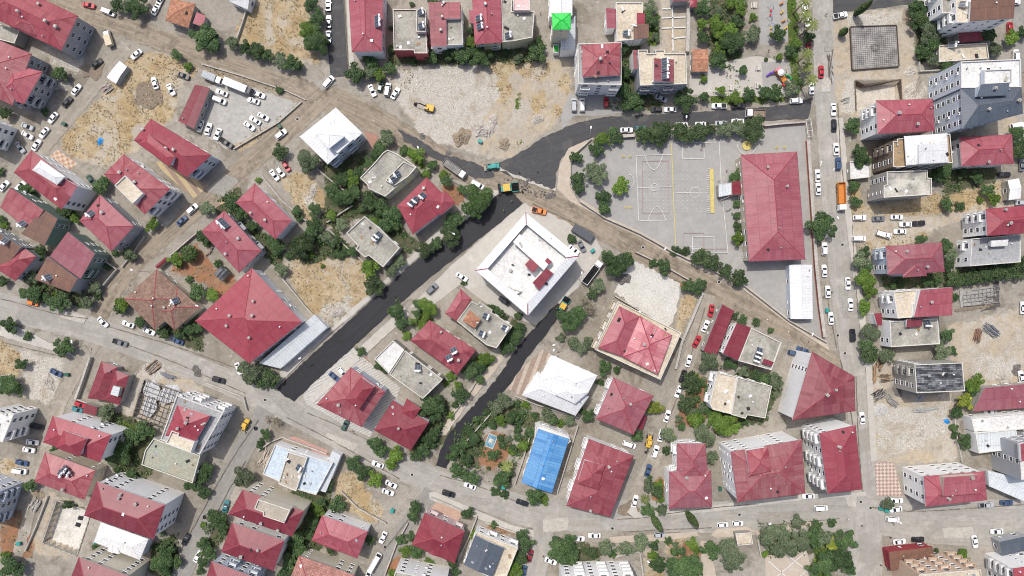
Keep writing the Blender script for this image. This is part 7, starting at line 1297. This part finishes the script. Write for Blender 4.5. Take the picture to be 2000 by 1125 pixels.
def frame_(label, quad, nu, nv, z, m):
    Q = [Vector(a) for a in gp(quad)]; c = Q[0].copy(); Q = [q-c for q in Q]; rr = random.Random(5); mb = MB(); pb = MB()
    for k in range(nu+1): f = k/nu; a = Q[0].lerp(Q[1], f); b = Q[3].lerp(Q[2], f); s0, s1 = rr.choice([(0, 1), (0, .6), (.35, 1)]); A, B_ = a.lerp(b, s0), a.lerp(b, s1); mb.tube((A.x, A.y, z), (B_.x, B_.y, z+rr.uniform(-.2, .3)), .13, 0, 5); pb.tube((A.x, A.y, -1.2), (A.x, A.y, z+.5), .1, 0, 5); pb.tube((B_.x, B_.y, -1.2), (B_.x, B_.y, z+.4), .1, 0, 5)
    for k in range(nv+1): f = k/nv; a = Q[0].lerp(Q[3], f); b = Q[1].lerp(Q[2], f); s0, s1 = rr.choice([(0, 1), (0, .7), (.25, 1)]); A, B_ = a.lerp(b, s0), a.lerp(b, s1); mb.tube((A.x, A.y, z+.2), (B_.x, B_.y, z+.2), .13, 0, 5)
    e = empty('formwork_frame', (*c, 0)); tag(e, label, 'formwork', 'formwork frames'); mb.build('beam', m, e); pb.build('post', m, e)
frame_('dark beams of a formwork frame over the tarp covered foundation', [(283,742),(362,768),(336,842),(262,812)], 9, 8, .9, DKW); frame_('pale beams standing on the open foundation at right', [(1878,570),(1948,560),(1950,590),(1880,598)], 9, 4, .6, GRW)
floor_sheet('pit_floor', 'dark square hole in the white pit floor', [(144,1012),(154,1014),(151,1022),(141,1020)], -2.88, DARK); floor_sheet('pit_floor', 'second dark square hole in the white pit floor', [(139,1025),(149,1028),(146,1036),(136,1033)], -2.88, DARK)  # flat dark sheets; the shade inside column holes is put into their colour
# heaps of earth and broken stone
HEAPM = [mottled('heap_stone', (.44, .41, .36), (.26, .23, .19), .5, 2.6, stain=(.56, .54, .5)), mottled('heap_earth', (.30, .245, .18), (.21, .17, .12), .4, 2.4), mottled('heap_dark', (.13, .12, .115), (.22, .20, .18), .6, 3.)]
def heap(px, py, r, m, label):
    x, y = g(px, py); mb = MB(); n = 20; k = 7; rr = random.Random(int(px*7+py)); ph = rr.uniform(0, 6); f = lambda a, q: q*r*(1+.22*math.sin(2*a+ph)+.14*math.sin(5*a+ph*2)); Z = {}
    def pt(i, j):
        a = 2*math.pi*(i % n)/n; q = 1-j/k; key = (i % n, j)
        if key not in Z: Z[key] = (0 if j == 0 else r*.30*(1-q*q)+rr.uniform(-.07, .09)*r)
        return (f(a, q)*math.cos(a), f(a, q)*math.sin(a)*.8, Z[key])
    for j in range(k-1):
        for i in range(n): mb.face([pt(i, j), pt(i+1, j), pt(i+1, j+1), pt(i, j+1)])
    mb.face([pt(i, k-1) for i in range(n)]); tag(obj('earth_heap', mb.mesh('earth_heap', HEAPM[m]), None, (x, y, .0), rr.uniform(0, 3)), label, 'earth heap', 'heaps of earth and rubble')
for a in [(902,268,3.6,1,'brown earth heap on the southern edge of the rubble lot'),(942,252,4.2,0,'stony heap in the middle of the rubble lot'),(962,238,2.6,0,'smaller stony heap east of the big heap on the rubble lot'),(985,282,2.4,1,'low brown heap near the fork of the asphalt roads'),(876,299,1.3,2,'little black asphalt heap beside the dump truck'),(825,267,1.4,2,'little black asphalt heap on the dirt road verge'),(1050,233,2.2,0,'small grey heap by the white block forecourt'),
 (1778,183,3.4,0,'white rubble heap between the pit and the slate blue block'),(1778,140,2.4,0,'pale rubble heap east of the foundation slab'),(1775,30,2.6,1,'brown heap at the upper edge of the foundation plot'),(1955,738,2.8,0,'white stone heap at the edge of the tan dirt lot'),(1985,722,2.,2,'dark heap beside the asphalt track at right'),(1752,762,2.2,2,'dark heap beside the formwork block scaffold'),(1795,845,2.,0,'low rubble heap on the lower rubble lot'),(118,165,3.,0,'broken stone heap below the grey ended red block'),(95,745,3.,0,'stone heap near the blue car on the lower left rubble'),(385,725,2.2,2,'heap of grey scrap by the lower left street'),(75,965,2.2,1,'orange brown heap above the white floored pit'),(612,372,2.2,0,'pale stone heap in the golden weedy lot'),(655,610,3.,0,'wide pale stone heap by the fresh asphalt road'),(1218,545,2.6,2,'dark grey heap on the pale slab lot corner'),(1030,355,1.6,2,'asphalt crumbs heaped beside the fork paver'),(1075,382,1.8,2,'asphalt crumbs heaped at the end of the torn edge')]: heap(*a)
# manhole covers in the streets
def manhole(px, py):
    x, y = g(px, py); mb = MB(); n = 16; R1 = [(.72*math.cos(2*math.pi*k/n), .72*math.sin(2*math.pi*k/n)) for k in range(n)]; mb.face([(*a, .128) for a in R1], 0); mb.loft([[(*a, .0) for a in R1], [(*a, .128) for a in R1]], 0, False, False); mb.face([(a*.62, b*.62, .134) for a, b in R1], 1)
    o = obj('manhole_cover', mb.mesh('manhole_cover', [CONC, DARK]), None, (x, y, 0)); o['category'] = 'manhole cover'; LABELQ.append((o, 'round manhole cover', x, y, 1, None, 'manhole covers in the streets'))
for q in [(993,318),(1043,318),(1256,483),(775,583),(793,574),(1404,551),(461,585),(1681,980),(1686,1040),(1700,992),(1444,1005),(581,233),(1245,455),(1636,655),(1629,462),(1645,478),(500,837),(518,781),(805,927),(1650,690),(400,1010),(752,1068),(1196,1032),(1600,998)]: manhole(*q)
# a tangle of garden shrubs in the overgrown plots
for poly, n in [([(930,830),(1000,795),(1050,830),(1010,900),(985,950),(935,900)], 13), ([(575,470),(660,455),(690,490),(600,525)], 12), ([(705,400),(790,470),(740,450),(700,430)], 10), ([(1395,740),(1470,725),(1500,810),(1395,840)], 10), ([(560,970),(640,940),(600,1080),(560,1110)], 14), ([(65,545),(190,585),(120,600),(60,580)], 8), ([(1345,735),(1385,740),(1380,820),(1330,835)], 8), ([(1460,390),(1460,470),(1432,470),(1432,390)], 5), ([(1255,930),(1300,935),(1300,1000),(1262,1005)], 6), ([(300,1060),(345,1050),(345,1120),(300,1120)], 8), ([(390,1010),(440,1000),(430,1045),(400,1090)], 6)]:
    xs = [p[0] for p in poly]; ys = [p[1] for p in poly]; c_ = 0
    while c_ < n:
        x, y = random.uniform(min(xs), max(xs)), random.uniform(min(ys), max(ys))
        if inside(poly, np.array([x]), np.array([y]))[0]: T(x, y, random.uniform(4.5, 9.5), random.choice('dddbo')); c_ += 1
# ------------------------------------------------------------------ labels that single each thing out
DIRS = ['east of', 'north-east of', 'north of', 'north-west of', 'west of', 'south-west of', 'south of', 'south-east of']
ORD = ['first', 'second', 'third', 'fourth', 'fifth', 'sixth', 'seventh', 'eighth', 'ninth', 'tenth', 'eleventh', 'twelfth', 'thirteenth', 'fourteenth', 'fifteenth', 'sixteenth']
for nm, p, r in [('the play tower', (1520,146), 3), ('the square foundation slab', (1707,92), 8), ('the ribbed school canopy', (1415,371), 3), ('the painted yellow sun', (1458,285), 2), ('the fork paver', (993,367), 3), ('the parking lot lorry', (462,168), 4), ('the yellow excavator', (838,210), 3), ('the big round tree', (935,395), 5),
 ('the pale slab lot', (1270,565), 9), ('the parking lot', (490,225), 10), ('the dry top field', (550,50), 10), ('the orange dump truck', (1643,384), 4), ('the garden pool', (959,861), 2), ('the checkered court', (1735,945), 6), ('the tarp covered foundation', (310,790), 8), ('the white floored pit', (132,1030), 9), ('the red soil garden', (400,530), 8), ('the dry stony field', (250,220), 12), ('the plaza lines', (1545,1105), 6), ('the rubble lot', (1790,840), 10), ('the black trailer', (1138,455), 4), ('the golden lot', (600,390), 8), ('the white rubble lot', (860,190), 12)]: LANDS.append((nm, g(*p), r))
def near(x, y): return sorted(((max(0, math.dist((x, y), c)-r), s, c) for s, c, r in LANDS))
groups = {}
for it in LABELQ:
    o, desc, x, y, size, fixed, grp = it
    if fixed: key = f'{desc} {fixed}'
    else:
        d, s, c = near(x, y)[0]; key = f'{desc} {DIRS[int(round(math.atan2(y-c[1], x-c[0])/(math.pi/4))) % 8]} {s}'
    groups.setdefault(key, []).append(it)
for key, its in groups.items():
    for it in its: it[0]['group'] = it[6]
    if len(its) == 1: its[0][0]['label'] = key; continue
    xs = [i[2] for i in its]; ys = [i[3] for i in its]; horiz = max(xs)-min(xs) >= max(ys)-min(ys)
    its.sort(key=(lambda i: i[2]) if horiz else (lambda i: -i[3]))
    side = ('western', 'eastern') if horiz else ('northern', 'southern')
    for k, it in enumerate(its):
        it[0]['label'] = key+((', the '+side[k]+' one') if len(its) == 2 else f', {ORD[k]} from {"west" if horiz else "north"}')
# ------------------------------------------------------------------ light, sky and camera
EL, AZ = 64., 122.          # sun height; its compass side measured from east, counter-clockwise (up-left in the photograph)
d = Vector((math.cos(R(EL))*math.cos(R(AZ)), math.cos(R(EL))*math.sin(R(AZ)), math.sin(R(EL))))
sun = bpy.data.lights.new('sun', 'SUN'); sun.energy = 2.9; sun.angle = R(.6); sun.color = (1, .965, .91)
so = bpy.data.objects.new('sun', sun); COL.objects.link(so); so.rotation_euler = d.to_track_quat('Z', 'Y').to_euler(); so.location = d*400
w = bpy.data.worlds.new('World'); sc.world = w; w.use_nodes = True; nt = w.node_tree; bg = nt.nodes['Background']; sky = nt.nodes.new('ShaderNodeTexSky'); sky.sky_type = 'NISHITA'; sky.sun_disc = False; sky.sun_elevation = R(EL); sky.sun_rotation = R(90-AZ); sky.dust_density = 6.; sky.air_density = .8; sky.altitude = 500
nt.links.new(sky.outputs[0], bg.inputs[0]); bg.inputs[1].default_value = .15
cam = bpy.data.cameras.new('camera'); cam.sensor_fit = 'HORIZONTAL'; cam.sensor_width = 36; cam.lens = 36*H/(2000*S); cam.clip_start = 1; cam.clip_end = 12000
co = bpy.data.objects.new('camera', cam); COL.objects.link(co); co.location = (0, 0, H); co.rotation_euler = (0, 0, 0); sc.camera = co
sc.view_settings.view_transform = 'Standard'; sc.view_settings.look = 'None'; sc.view_settings.exposure = .08; sc.view_settings.gamma = 1.; sc.view_settings.use_curve_mapping = False
sc.cycles.pixel_filter_type = 'BLACKMAN_HARRIS'; sc.cycles.filter_width = 1.05; sc.cycles.max_bounces = 5; sc.cycles.diffuse_bounces = 3; sc.cycles.glossy_bounces = 2; sc.cycles.transparent_max_bounces = 4
